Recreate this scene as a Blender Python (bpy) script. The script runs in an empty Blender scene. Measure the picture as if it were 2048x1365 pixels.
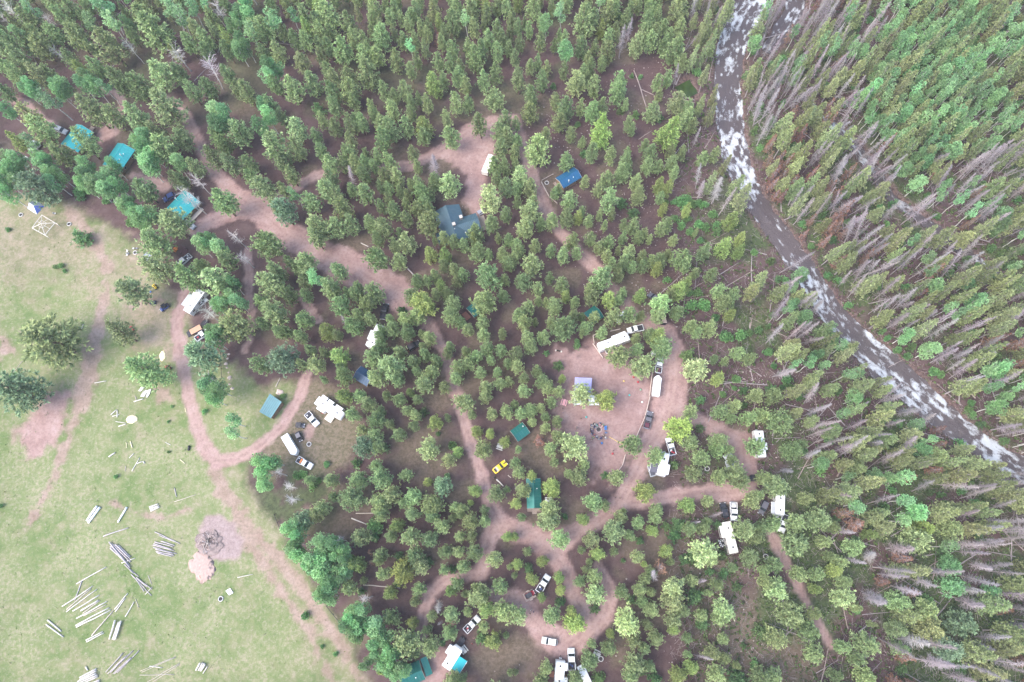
import bpy, bmesh, math, random
import numpy as np
from mathutils import Vector, Matrix, Euler
random.seed(7); RNG = np.random.default_rng(11)
PI = math.pi
SC = bpy.context.scene
# ------------------------------------------------------------------ camera, sky, sun, exposure
CAM_H, FPX = 198.0, 1365.0
PITCH, ROLL = math.radians(17.25), math.radians(-4.2)
cam_d = bpy.data.cameras.new('camera'); cam = bpy.data.objects.new('camera', cam_d)
SC.collection.objects.link(cam); SC.camera = cam
cam.location = (0, 0, CAM_H)
CROT = Matrix.Rotation(PITCH, 3, 'X') @ Matrix.Rotation(ROLL, 3, 'Z')
cam.rotation_euler = CROT.to_euler()
cam_d.sensor_fit = 'HORIZONTAL'; cam_d.sensor_width = 36.0; cam_d.lens = FPX / 2048.0 * 36.0
cam_d.clip_start = 1.0; cam_d.clip_end = 9000.0
W = bpy.data.worlds.new('World'); SC.world = W; W.use_nodes = True
wn = W.node_tree; bg = wn.nodes['Background']
sky = wn.nodes.new('ShaderNodeTexSky'); sky.sky_type = 'NISHITA'; sky.sun_disc = False
SUN_EL, SUN_AZ = math.radians(52), math.radians(246)     # azimuth measured clockwise from +Y
sky.sun_elevation = SUN_EL; sky.sun_rotation = SUN_AZ
sky.air_density = 1.0; sky.dust_density = 2.6; sky.ozone_density = 1.0
wn.links.new(sky.outputs[0], bg.inputs[0]); bg.inputs[1].default_value = 0.15
sun_d = bpy.data.lights.new('sun', 'SUN'); sun_d.energy = 0.9; sun_d.angle = math.radians(50); sun_d.color = (1.0, 0.965, 0.91)
sun = bpy.data.objects.new('sun', sun_d); SC.collection.objects.link(sun)
sdir = Vector((math.sin(SUN_AZ) * math.cos(SUN_EL), math.cos(SUN_AZ) * math.cos(SUN_EL), math.sin(SUN_EL)))
sun.rotation_euler = (-sdir).to_track_quat('-Z', 'Y').to_euler(); sun.location = sdir * 300
VS = SC.view_settings; VS.view_transform = 'Standard'; VS.look = 'None'; VS.gamma = 1.0; VS.use_curve_mapping = False
VS.exposure = 1.82
SC.cycles.use_denoising = True
SC.cycles.max_bounces = 6; SC.cycles.volume_bounces = 1; SC.cycles.diffuse_bounces = 3; SC.cycles.glossy_bounces = 2; SC.cycles.transmission_bounces = 3; SC.cycles.transparent_max_bounces = 4
# ------------------------------------------------------------------ helpers
COL = SC.collection
def G(px, py, z=0.0):
    """world point at height z seen at photograph pixel (px, py)"""
    d = CROT @ Vector(((px - 1024) / FPX, -(py - 682.5) / FPX, -1.0))
    t = (z - CAM_H) / d.z
    return Vector((d.x * t, d.y * t, z))
_CI = np.array(CROT.transposed())
def P(x, y, z):
    """photograph pixel of world points (arrays)"""
    p = np.stack([np.asarray(x, float), np.asarray(y, float), np.asarray(z, float) - CAM_H + 0 * np.asarray(x, float)], -1) @ _CI.T
    return 1024 + FPX * p[..., 0] / -p[..., 2], 682.5 - FPX * p[..., 1] / -p[..., 2]
def ss(a, b, x):
    t = np.clip((x - a) / (b - a), 0, 1); return t * t * (3 - 2 * t)
def vnoise(x, y, seed=0):
    x = np.asarray(x, float); y = np.asarray(y, float)
    xi = np.floor(x).astype(np.int64); yi = np.floor(y).astype(np.int64); fx = x - xi; fy = y - yi
    fx = fx * fx * (3 - 2 * fx); fy = fy * fy * (3 - 2 * fy)
    def h(a, b):
        n = (a * 374761393 + b * 668265263 + seed * 974711) & 0x7fffffff
        n = ((n ^ (n >> 13)) * 1274126177) & 0x7fffffff
        return ((n ^ (n >> 16)) & 0xffff) / 65535.0
    return (h(xi, yi) * (1 - fx) + h(xi + 1, yi) * fx) * (1 - fy) + (h(xi, yi + 1) * (1 - fx) + h(xi + 1, yi + 1) * fx) * fy
def fbm(x, y, seed=0, o=4):
    s = 0; a = .5; t = 0
    for i in range(o):
        s = s + a * vnoise(x, y, seed + i * 17); t += a; x = x * 2.03 + 5.1; y = y * 2.03 + 3.7; a *= .5
    return s / t
def tag(o, label=None, cat=None, group=None, kind=None):
    if label: o['label'] = label
    if cat: o['category'] = cat
    if group: o['group'] = group
    if kind: o['kind'] = kind
    return o
def empty(name, loc, rz=0.0, label=None, cat=None, group=None):
    o = bpy.data.objects.new(name, None); o.empty_display_size = .5; COL.objects.link(o)
    o.location = loc; o.rotation_euler = (0, 0, rz)
    return tag(o, label, cat, group)
def copy_tree(o, parent=None):
    c = o.copy(); COL.objects.link(c); c.parent = parent
    for ch in list(o.children):
        if ch.name in COL.objects: copy_tree(ch, c)
    return c
class MB:
    """collects simple solids and links them as one mesh object"""
    def __init__(s): s.v = []; s.f = []; s.m = []; s.cm = 0
    def add(s, vs, fs):
        b = len(s.v); s.v += [tuple(v) for v in vs]; s.f += [tuple(i + b for i in f) for f in fs]; s.m += [s.cm] * len(fs); return s
    def box(s, c, d, rz=0.0, taper=1.0):
        cx, cy, cz = c; x, y, z = d[0] / 2, d[1] / 2, d[2] / 2; ca, sa = math.cos(rz), math.sin(rz); vs = []
        for k, t in ((-1, 1.0), (1, taper)):
            for i, j in ((-1, -1), (1, -1), (1, 1), (-1, 1)):
                a, b = i * x * t, j * y * t; vs.append((cx + a * ca - b * sa, cy + a * sa + b * ca, cz + k * z))
        return s.add(vs, [(3, 2, 1, 0), (4, 5, 6, 7), (0, 1, 5, 4), (1, 2, 6, 5), (2, 3, 7, 6), (3, 0, 4, 7)])
    def quad(s, *p): return s.add(p, [tuple(range(len(p)))])
    def slab(s, p, t):
        """a flat polygon p given thickness t downwards along its normal"""
        p = [Vector(q) for q in p]; n = (p[1] - p[0]).cross(p[2] - p[0]).normalized(); k = len(p)
        return s.add(p + [q - n * t for q in p], [tuple(range(k)), tuple(range(2 * k - 1, k - 1, -1))] + [(i, k + i, k + (i + 1) % k, (i + 1) % k) for i in range(k)])
    def tube(s, pts, rad, n=7, cap=True):
        pts = [Vector(p) for p in pts]; R = rad if isinstance(rad, (list, tuple)) else [rad] * len(pts); vs = []; fs = []
        for i, p in enumerate(pts):
            d = (pts[min(i + 1, len(pts) - 1)] - pts[max(i - 1, 0)]).normalized()
            a = d.cross(Vector((0, 0, 1))) if abs(d.z) < .9 else d.cross(Vector((1, 0, 0))); a.normalize(); b = d.cross(a)
            for k in range(n):
                w = 2 * PI * k / n; vs.append(p + (a * math.cos(w) + b * math.sin(w)) * R[i])
        for i in range(len(pts) - 1):
            for k in range(n): fs.append((i * n + k, i * n + (k + 1) % n, (i + 1) * n + (k + 1) % n, (i + 1) * n + k))
        if cap: fs += [tuple(range(n - 1, -1, -1)), tuple(range((len(pts) - 1) * n, len(pts) * n))]
        return s.add(vs, fs)
    def loft(s, rings, cap=True):
        n = len(rings[0]); vs = [p for r in rings for p in r]; fs = []
        for i in range(len(rings) - 1):
            for k in range(n): fs.append((i * n + k, i * n + (k + 1) % n, (i + 1) * n + (k + 1) % n, (i + 1) * n + k))
        if cap: fs += [tuple(range(n - 1, -1, -1)), tuple(range((len(rings) - 1) * n, len(rings) * n))]
        return s.add(vs, fs)
    def ring(s, c, R, r, n=18, m=6):
        vs = []; fs = []
        for i in range(n):
            a = 2 * PI * i / n
            for j in range(m):
                b = 2 * PI * j / m; q = R + r * math.cos(b); vs.append((c[0] + q * math.cos(a), c[1] + q * math.sin(a), c[2] + r * 1.6 * math.sin(b)))
        for i in range(n):
            for j in range(m): fs.append((i * m + j, ((i + 1) % n) * m + j, ((i + 1) % n) * m + (j + 1) % m, i * m + (j + 1) % m))
        return s.add(vs, fs)
    def blob(s, c, r, seed=0, n=9, m=5, rough=.25):
        """irregular stone or heap; r = (rx, ry, rz)"""
        rr = random.Random(seed); vs = [(c[0], c[1], c[2] + r[2])]; fs = []
        for i in range(1, m):
            t = PI * .5 * i / (m - 1) * 1.25
            for j in range(n):
                a = 2 * PI * (j + .5 * (i % 2)) / n; k = 1 + rough * (rr.random() - .5) * 2
                vs.append((c[0] + r[0] * math.sin(min(t, PI / 2)) * math.cos(a) * k, c[1] + r[1] * math.sin(min(t, PI / 2)) * math.sin(a) * k, c[2] + r[2] * math.cos(t) * k))
        for j in range(n): fs.append((0, 1 + j, 1 + (j + 1) % n))
        for i in range(m - 2):
            for j in range(n): fs.append((1 + i * n + j, 1 + (i + 1) * n + j, 1 + (i + 1) * n + (j + 1) % n, 1 + i * n + (j + 1) % n))
        fs.append(tuple(1 + (m - 2) * n + j for j in range(n - 1, -1, -1)))
        return s.add(vs, fs)
    def mesh(s, name, mats):
        me = bpy.data.meshes.new(name); me.from_pydata(s.v, [], s.f)
        for m in (mats if isinstance(mats, (list, tuple)) else [mats]): me.materials.append(m)
        if any(s.m): me.polygons.foreach_set('material_index', s.m)
        me.update(); return me
    def build(s, name, mats, parent=None, bevel=0.0, smooth=False):
        o = bpy.data.objects.new(name, s.mesh(name, mats)); COL.objects.link(o); o.parent = parent
        if smooth: o.data.shade_smooth()
        if bevel:
            b = o.modifiers.new('bevel', 'BEVEL'); b.width = bevel; b.segments = 2; b.limit_method = 'ANGLE'
        return o
def part(name, mat, parent, fn, bevel=0.0, smooth=False):
    m = MB(); fn(m); return m.build(name, mat, parent, bevel, smooth)
MATS = {}
def mat(name, col, rough=.6, var=.12, scale=3.0, metal=0.0, bump=0.0, spec=.4, dirt=0.0):
    if name in MATS: return MATS[name]
    m = bpy.data.materials.new(name); m.use_nodes = True; nt = m.node_tree; b = nt.nodes['Principled BSDF']
    b.inputs['Roughness'].default_value = rough; b.inputs['Metallic'].default_value = metal; b.inputs['Specular IOR Level'].default_value = spec
    tc = nt.nodes.new('ShaderNodeTexCoord'); n = nt.nodes.new('ShaderNodeTexNoise'); n.inputs['Scale'].default_value = scale; n.inputs['Detail'].default_value = 5
    nt.links.new(tc.outputs['Object'], n.inputs['Vector'])
    r = nt.nodes.new('ShaderNodeValToRGB'); r.color_ramp.elements[0].position = .3; r.color_ramp.elements[1].position = .7
    r.color_ramp.elements[0].color = [c * (1 - var) for c in col] + [1]; r.color_ramp.elements[1].color = [min(1, c * (1 + var)) for c in col] + [1]
    nt.links.new(n.outputs['Fac'], r.inputs['Fac']); out = r.outputs[0]
    if dirt:
        n2 = nt.nodes.new('ShaderNodeTexNoise'); n2.inputs['Scale'].default_value = .9; n2.inputs['Detail'].default_value = 6; nt.links.new(tc.outputs['Object'], n2.inputs['Vector'])
        r2 = nt.nodes.new('ShaderNodeValToRGB'); r2.color_ramp.elements[0].position = .5; r2.color_ramp.elements[1].position = .75; r2.color_ramp.elements[1].color = (dirt, dirt, dirt, 1)
        nt.links.new(n2.outputs['Fac'], r2.inputs['Fac'])
        mx = nt.nodes.new('ShaderNodeMix'); mx.data_type = 'RGBA'; nt.links.new(r2.outputs[0], mx.inputs['Factor']); nt.links.new(out, mx.inputs[6]); mx.inputs[7].default_value = (.30, .22, .18, 1); out = mx.outputs[2]
    nt.links.new(out, b.inputs['Base Color'])
    if bump:
        bp = nt.nodes.new('ShaderNodeBump'); bp.inputs['Strength'].default_value = bump; bp.inputs['Distance'].default_value = .05
        nt.links.new(n.outputs['Fac'], bp.inputs['Height']); nt.links.new(bp.outputs[0], b.inputs['Normal'])
    MATS[name] = m; return m
def mesh_arrays(name, V, F, mats, attrs=None, cols=None, midx=None):
    """mesh from numpy vertices (n,3) and faces (m,k)"""
    me = bpy.data.meshes.new(name); n, (m, k) = len(V), F.shape
    me.vertices.add(n); me.vertices.foreach_set('co', V.astype(np.float32).ravel())
    me.loops.add(m * k); me.loops.foreach_set('vertex_index', F.astype(np.int32).ravel())
    me.polygons.add(m); me.polygons.foreach_set('loop_start', np.arange(0, m * k, k, dtype=np.int32))
    for q in mats: me.materials.append(q)
    if midx is not None: me.polygons.foreach_set('material_index', midx.astype(np.int32))
    me.update(calc_edges=True)
    for a, val in (attrs or {}).items():
        at = me.attributes.new(a, 'FLOAT', 'POINT'); at.data.foreach_set('value', val.astype(np.float32))
    if cols is not None:
        at = me.color_attributes.new('Col', 'FLOAT_COLOR', 'POINT'); c4 = np.ones((n, 4), np.float32); c4[:, :3] = cols; at.data.foreach_set('color', c4.ravel())
    return me
def link(name, me, parent=None):
    o = bpy.data.objects.new(name, me); COL.objects.link(o); o.parent = parent; return o
# ------------------------------------------------------------------ the ground: one sheet, cut into forest floor, meadow, roads, clearings and river bed
def line(s): return [tuple(float(a) for a in t.split(',')) for t in s.split()]
# photograph pixels x,y and half width in metres at each point
ROADS = [
 ('main', '285,178,1.6 340,203,1.8 375,235,2 400,290,2 428,345,2.3 470,388,3 520,425,4 575,470,4.5 640,507,4.6 700,535,5.6 770,572,5.4 812,605,4 858,652,2.2 890,705,1.8 905,760,1.8 922,820,1.7 942,885,1.7 962,950,1.8 985,1015,2.2 1005,1055,3'),
 ('lodge', '500,408,2.2 560,392,1.8 620,357,1.8 665,337,1.5 740,337,1.5 820,330,1.8 880,306,2.4 940,262,2.5 985,243,2.5 1030,238,2'),
 ('forest', '1030,238,1.7 1048,300,1.9 1066,352,2 1088,412,2.1 1112,455,2 1142,490,2.1 1182,525,2.2 1212,562,2 1240,600,2 1282,640,2 1330,664,3.2 1346,700,3.4 1346,760,4.2 1336,815,5.2 1318,862,3.4 1290,910,2.7 1268,955,2.5 1242,1000,2.4 1200,1040,2.2 1150,1062,2 1100,1080,2.6 1050,1068,3 1005,1055,3'),
 ('camp', '1340,812,2 1400,845,2 1450,868,2.4 1488,892,3.4 1490,930,2.8 1505,965,2'),
 ('camp', '1245,1008,1.8 1310,1000,1.9 1400,985,2.1 1460,985,3 1500,980,2'),
 ('lower', '1060,1068,2.5 1108,1108,3.4 1134,1150,2.2 1150,1195,2 1172,1232,3 1165,1268,3.6 1130,1292,3.6 1085,1262,2.6 1052,1225,3 1035,1198,2.6 985,1192,1.8'),
 ('lower', '1108,1108,2 1150,1075,2'),
 ('lower', '1195,1130,1.5 1222,1180,1.8 1210,1235,2.2 1172,1268,3'),
 ('lower', '985,1040,2 975,1095,2 962,1150,1.8 930,1152,1.6 890,1160,1.7 858,1190,1.7 846,1235,1.6 842,1290,2 862,1330,4.5 855,1390,4'),
 ('meadow', '408,545,1.4 372,590,2 352,640,2.1 362,710,2 375,770,1.9 386,830,1.9 406,890,2.1 432,922,2.4 470,920,2 520,892,1.7 566,852,1.7 598,795,1.7 612,755,1.6 622,730,1.3'),
 ('cabin', '20,198,1.6 48,208,1.8 75,235,1.7 112,258,1.6'),
 ('cabin', '205,178,1.3 235,190,1.4 246,205,1.3 240,225,1.2 225,262,3 205,272,2.5'),
 ('cabin', '330,372,2.2 300,362,1.5 265,352,1.3'),
 ('cabin', '388,462,2 425,440,3.2 455,430,2.6 490,425,2.4'),
 ('trail', '496,500,1.1 497,560,1.2 502,620,1.3 498,680,1.1 490,700,1'),
 ('trail', '595,585,1 620,615,1.1 636,640,1.1'),
 ('trail', '1538,1062,1.4 1560,1100,1.8 1580,1140,1.4 1620,1220,1.2 1660,1290,1'),
]
TRACKS = ['430,945,2 455,1000,2.2 500,1060,2 560,1125,1.6 622,1200,1.4 682,1285,1.5 745,1390,1.6',
 '500,1090,2 550,1165,1.3 620,1270,1.2 680,1390,1.2', '218,570,1.6 194,645,2 184,715,2.6 168,785,3.2 142,865,1.4 112,940,1.2 86,1000,1.1 62,1045,1',
 '210,560,1.2 260,615,1 330,600,1', '0,720,1 12,700,2 5,680,1', '225,1010,.5 320,1040,.5 400,1010,.5', '130,375,1.5 140,390,2 150,430,3 190,480,2 215,540,2']
POLYS = {  # bare dirt or thin grass, photograph pixels, softness in metres, strength
 'camp': ('1112,700 1195,692 1285,715 1312,790 1300,850 1262,930 1232,985 1192,962 1150,905 1108,868 1118,780', 3.0, .85),
 'lodge': ('878,312 945,255 1005,238 990,310 972,350 968,405 952,440 922,405 932,352 888,325', 1.5, .9),
 'mainw': ('640,500 690,498 730,520 760,520 815,560 825,610 790,600 700,550', 1.5, .75),
 'patch': ('25,862 75,815 112,772 140,780 142,812 128,850 106,890 80,918 55,925', 2, .95),
 'pad': ('845,1310 885,1285 905,1330 890,1380 850,1380', 2, .9),
 'low': ('1035,1200 1085,1190 1080,1250 1120,1280 1110,1310 1060,1270', 2, .5),
 'ash': ('412,1035 445,1030 470,1055 484,1085 480,1112 448,1122 415,1110 395,1090 402,1060', .8, .9),
 'saw': ('305,778 340,775 345,800 315,808', 1.2, .7),
 'upmead': ('-60,395 60,392 130,400 215,445 300,505 345,590 372,640 330,690 250,660 200,600 120,560 30,600 -60,520', 9, .42),
 'upmead2': ('215,590 340,560 372,640 350,720 260,690', 5, .5), 'edge': ('490,960 560,1075 640,1190 745,1390 650,1390 560,1230 450,1040 440,960', 5, .28),
 'fire': ('262,500 290,505 300,545 262,545 240,520', 2, .5),
 'fifth': ('612,845 630,852 632,880 612,875', 1.2, .7),
 'site': ('1450,860 1520,865 1530,900 1505,965 1475,950', 2, .6),
}
CLEAR2 = '515,775 560,765 640,760 700,795 722,850 715,900 690,935 640,962 560,945 522,905'   # thin dry grass
MEADOW = '-60,392 60,388 125,398 170,430 215,440 262,478 300,500 318,545 345,585 372,625 392,690 440,705 505,760 525,790 560,765 600,770 560,860 500,915 490,955 520,1010 575,1080 640,1180 700,1272 752,1400 -60,1400'
GRASSY = ['1020,1255 1075,1280 1080,1340 1000,1400 930,1330 960,1280', '1420,1180 1540,1180 1640,1300 1640,1400 1440,1400', '560,1040 640,1010 720,1040 700,1100 620,1080',
          '1010,870 1110,860 1150,930 1100,960 1030,930', '780,860 900,840 930,930 860,960 780,930']
RIVER = [t for t in line('1560,-90,6.5 1518,-20,6.5 1482,40,5.8 1462,100,4.8 1455,160,4.3 1460,240,4.3 1474,320,4.3 1508,398,3.6 1560,470,3.4 1606,532,3.6 1655,612,3.6 1705,672,4.2 1770,730,5.0 1840,790,4.8 1915,855,3.8 1985,905,3.2 2060,945,3.2 2160,1000,4')]
CREEK = [t for t in line('1600,-40,3 1590,20,3.6 1556,75,3 1530,110,2')] ; CREEK2 = [t for t in line('1598,180,1.2 1640,225,1.6 1690,270,2.0 1740,325,2.1 1790,400,1.7 1850,440,1.8 1900,480,2.0 1960,520,1.2 2060,590,1.2')]
POND = [t for t in line('1365,165,3 1385,190,2.4')]
def wl(pts): return [(G(p[0], p[1]).x, G(p[0], p[1]).y, p[2] if len(p) > 2 else 0) for p in pts]
def dist_line(X, Y, pts):
    """distance to a polyline divided by its local half width, and the plain distance"""
    bn = np.full(X.shape, 1e6); bd = np.full(X.shape, 1e6)
    for (x0, y0, w0), (x1, y1, w1) in zip(pts[:-1], pts[1:]):
        dx, dy = x1 - x0, y1 - y0; t = np.clip(((X - x0) * dx + (Y - y0) * dy) / (dx * dx + dy * dy), 0, 1)
        d = np.hypot(X - x0 - t * dx, Y - y0 - t * dy); w = w0 + t * (w1 - w0); k = d - w
        m = k < bn; bn = np.where(m, k, bn); bd = np.where(m, d, bd)
    return bn, bd            # signed distance to the edge (negative inside), distance to the centre line
def poly_sd(X, Y, pts):
    """signed distance to a polygon, negative inside"""
    ins = np.zeros(X.shape, bool); bd = np.full(X.shape, 1e6); n = len(pts)
    for i in range(n):
        (x0, y0), (x1, y1) = pts[i][:2], pts[(i + 1) % n][:2]; dx, dy = x1 - x0, y1 - y0
        t = np.clip(((X - x0) * dx + (Y - y0) * dy) / (dx * dx + dy * dy), 0, 1); bd = np.minimum(bd, np.hypot(X - x0 - t * dx, Y - y0 - t * dy))
        if dy != 0: ins ^= ((y0 > Y) != (y1 > Y)) & (X < dx * (Y - y0) / dy + x0)
    return np.where(ins, -bd, bd)
W_ROADS = [(n, wl(line(s))) for n, s in ROADS]; W_TRACKS = [wl(line(s)) for s in TRACKS]
W_POLY = {k: (wl(line(v[0])), v[1], v[2]) for k, v in POLYS.items()}
W_MEADOW = wl(line(MEADOW)); W_CLEAR = wl(line(CLEAR2)); W_GRASSY = [wl(line(s)) for s in GRASSY]
W_RIVER, W_CREEK, W_CREEK2, W_POND = wl(RIVER), wl(CREEK), wl(CREEK2), wl(POND)
def water_sd(X, Y):
    a = dist_line(X, Y, W_RIVER)[0]
    for q in (W_CREEK, W_CREEK2, W_POND): a = np.minimum(a, dist_line(X, Y, q)[0])
    return a
def HGT(x, y):
    x = np.asarray(x, float); y = np.asarray(y, float)
    px, py = P(x, y, 0 * x); k = ss(1400, 1560, px)
    h = k * (fbm(x / 14, y / 14, 5, 3) - .5) * 1.8 + ss(1960, 2200, px) * ss(300, -100, py) * 4
    w = water_sd(x, y) + (fbm(x / 3, y / 3, 9, 2) - .5) * 1.4
    return h * ss(0, 5, w) - 1.15 * ss(1.2, -1.0, w)
# --- grid
x0, x1, y0, y1, st = -205.0, 205.0, -52.0, 212.0, .62
gx = np.arange(x0, x1 + .01, st); gy = np.arange(y0, y1 + .01, st)
ex = np.array([6, 16, 36, 80, 180, 420, 800.]); gx = np.concatenate([x0 - ex[::-1], gx, gx[-1] + ex]); gy = np.concatenate([y0 - ex[::-1], gy, gy[-1] + ex])
GX, GY = np.meshgrid(gx, gy); NX, NY = len(gx), len(gy)
PXg, PYg = P(GX, GY, 0 * GX)
GZ = HGT(GX, GY)
jit = (fbm(GX / 2.2, GY / 2.2, 3, 3) - .5)
road = np.zeros(GX.shape); rut = np.zeros(GX.shape); road_id = np.full(GX.shape, -1)
names = ['main', 'lodge', 'forest', 'camp', 'lower', 'meadow', 'cabin', 'trail']
for n, pts in W_ROADS:
    e, c = dist_line(GX, GY, pts); e = e + jit * 1.9; r = ss(.55, -.55, e)
    m = (r > road) & (r > .45); road_id[m] = names.index(n); road = np.maximum(road, r); rut = np.maximum(rut, r * ss(.55, .1, np.abs(c - .85)))
bare = np.zeros(GX.shape)
for k, (pts, sf, stg) in W_POLY.items():
    d = poly_sd(GX, GY, pts) + jit * 3 * sf; bare = np.maximum(bare, ss(sf, -sf, d) * stg)
ash = ss(1, -.8, poly_sd(GX, GY, W_POLY['ash'][0]) + jit * 2)
track = np.zeros(GX.shape)
for pts in W_TRACKS:
    e, c = dist_line(GX, GY, pts); track = np.maximum(track, ss(1.6, -1.2, e + jit * 4.5))
meadow = ss(2, -2.5, poly_sd(GX, GY, W_MEADOW) + jit * 4)
clear2 = ss(2.5, -2.5, poly_sd(GX, GY, W_CLEAR) + jit * 4)
for g in W_GRASSY: clear2 = np.maximum(clear2, .6 * ss(4, -4, poly_sd(GX, GY, g) + jit * 8))
clear2 = np.maximum(clear2, .55 * ss(.52, .66, fbm(GX / 9 + 40, GY / 9, 21, 3)) * (PXg < 1500))
wsd = water_sd(GX, GY)
green = ss(.42, .62, fbm(GX / 11, GY / 11, 31, 4)) * ss(1330, 1520, PXg) * ss(-.5, 2.5, wsd)
green = np.maximum(green, .9 * ss(.45, .6, fbm(GX / 7, GY / 7, 37, 3)) * ss(70, 20, np.hypot(PXg - 470, PYg - 780)))
green = np.maximum(green, .85 * ss(.36, .55, fbm(GX / 5, GY / 5, 39, 3)) * ss(110, 50, np.hypot(PXg - 590, (PYg - 1000) * 1.2)))
green = np.maximum(green, .5 * ss(.50, .64, fbm(GX / 10, GY / 10, 43, 3)) * ss(330, 120, PYg) * (PXg < 1440))
wet = ss(2.2, -.2, wsd + jit * 2)
cat = np.zeros(GX.shape, int)                                   # 0 forest floor 1 meadow 2 river bed 10+ roads 30 clearing
cat[meadow > .5] = 1; cat[bare > .42] = 30; cat[ash > .5] = 31; cat[(bare > .42) & (meadow > .6)] = 1; cat[road > .45] = 10 + road_id[road > .45]; cat[wsd < .3] = 2
fc = cat[:-1, :-1].ravel()
II = np.arange(NX * NY).reshape(NY, NX); FQ = np.stack([II[:-1, :-1], II[:-1, 1:], II[1:, 1:], II[1:, :-1]], -1).reshape(-1, 4)
GV = np.stack([GX, GY, GZ], -1).reshape(-1, 3)
GA = dict(road=road, rut=rut, bare=np.maximum(bare, track * meadow * .72), ash=ash, meadow=meadow, clear=clear2, green=green, wet=wet)
GA = {k: v.ravel() for k, v in GA.items()}
# --- its material
def ground_material():
    m = bpy.data.materials.new('soil_and_grass'); m.use_nodes = True; nt = m.node_tree; L = nt.links; b = nt.nodes['Principled BSDF']
    b.inputs['Roughness'].default_value = .95; b.inputs['Specular IOR Level'].default_value = .1
    tc = nt.nodes.new('ShaderNodeTexCoord')
    def att(n): a = nt.nodes.new('ShaderNodeAttribute'); a.attribute_name = n; return a.outputs['Fac']
    def noise(sc, det=6, ro=.6, w=0.0, dis=0.0):
        n = nt.nodes.new('ShaderNodeTexNoise'); n.inputs['Scale'].default_value = sc; n.inputs['Detail'].default_value = det; n.inputs['Roughness'].default_value = ro; n.inputs['Distortion'].default_value = dis
        mp = nt.nodes.new('ShaderNodeMapping'); mp.inputs['Location'].default_value = (w * 13.7, w * 7.1, w); L.new(tc.outputs['Object'], mp.inputs[0]); L.new(mp.outputs[0], n.inputs['Vector']); return n.outputs['Fac']
    def ramp(f, stops):
        r = nt.nodes.new('ShaderNodeValToRGB'); e = r.color_ramp.elements
        for i, (p, c) in enumerate(stops):
            q = e[i] if i < 2 else e.new(p)
            q.position = p; q.color = (*c, 1)
        L.new(f, r.inputs[0]); return r.outputs[0]
    def mix(f, a, c):
        x = nt.nodes.new('ShaderNodeMix'); x.data_type = 'RGBA'; L.new(f, x.inputs['Factor'])
        for s, v in ((6, a), (7, c)):
            if isinstance(v, tuple): x.inputs[s].default_value = (*v, 1)
            else: L.new(v, x.inputs[s])
        return x.outputs[2]
    def math_(op, a, c=None):
        x = nt.nodes.new('ShaderNodeMath'); x.operation = op; x.use_clamp = True
        for s, v in ((0, a), (1, c)):
            if v is None: continue
            if isinstance(v, float): x.inputs[s].default_value = v
            else: L.new(v, x.inputs[s])
        return x.outputs[0]
    big, mid, fine, tiny = noise(.05, 5), noise(.28, 6, .62, 1.0), noise(1.3, 7, .68, 2.0), noise(4.5, 5, .7, 3.0)
    litter = ramp(mid, [(.30, (.056, .033, .035)), (.52, (.088, .053, .053)), (.72, (.130, .089, .085))])
    litter = mix(ramp(fine, [(.40, (0, 0, 0)), (.70, (1, 1, 1))]), litter, (.105, .072, .070))
    litter = mix(math_('MULTIPLY', ramp(tiny, [(.60, (0, 0, 0)), (.72, (1, 1, 1))]), .5), litter, (.28, .22, .20))
    dryg = mix(ramp(fine, [(.38, (0, 0, 0)), (.64, (1, 1, 1))]), (.105, .098, .052), (.215, .172, .128))
    c = mix(math_('MULTIPLY', att('clear'), .85), litter, dryg)
    undr = mix(ramp(fine, [(.35, (0, 0, 0)), (.66, (1, 1, 1))]), (.030, .055, .022), (.095, .140, .050))
    c = mix(math_('MULTIPLY', att('green'), .8), c, undr)
    gr = ramp(mid, [(.26, (.098, .148, .048)), (.46, (.138, .182, .070)), (.58, (.190, .200, .100)), (.74, (.285, .245, .175))])
    gr = mix(ramp(big, [(.42, (0, 0, 0)), (.62, (1, 1, 1))]), gr, mix(ramp(fine, [(.35, (0, 0, 0)), (.65, (1, 1, 1))]), (.150, .195, .075), (.30, .275, .175)))
    gr = mix(math_('MULTIPLY', ramp(fine, [(.52, (0, 0, 0)), (.72, (1, 1, 1))]), .75), gr, (.315, .275, .200))
    gr = mix(math_('MULTIPLY', ramp(tiny, [(.60, (0, 0, 0)), (.75, (1, 1, 1))]), .65), gr, (.065, .118, .038))
    c = mix(att('meadow'), c, gr)
    dirt = ramp(mid, [(.30, (.27, .168, .153)), (.55, (.36, .243, .224)), (.75, (.415, .305, .287))])
    dirt = mix(math_('MULTIPLY', ramp(fine, [(.35, (1, 1, 1)), (.55, (0, 0, 0))]), .55), dirt, (.215, .135, .120))
    thin = math_('ADD', math_('MULTIPLY', fine, .9), -.28)
    bb = att('bare'); edge = math_('MULTIPLY', math_('ADD', math_('MULTIPLY', bb, 1.5), thin), bb)
    c = mix(edge, c, dirt)
    rd = att('road'); c = mix(math_('MULTIPLY', rd, math_('ADD', math_('MULTIPLY', fine, .5), .68)), c, dirt)
    c = mix(math_('MULTIPLY', att('rut'), .45), c, (.40, .285, .25))
    c = mix(att('ash'), c, mix(ramp(fine, [(.35, (0, 0, 0)), (.68, (1, 1, 1))]), (.24, .178, .165), (.35, .275, .262)))
    c = mix(att('wet'), c, mix(ramp(fine, [(.38, (0, 0, 0)), (.62, (1, 1, 1))]), (.050, .034, .032), (.185, .125, .110)))
    L.new(c, b.inputs['Base Color'])
    bp = nt.nodes.new('ShaderNodeBump'); bp.inputs['Strength'].default_value = .55; bp.inputs['Distance'].default_value = .25
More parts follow.
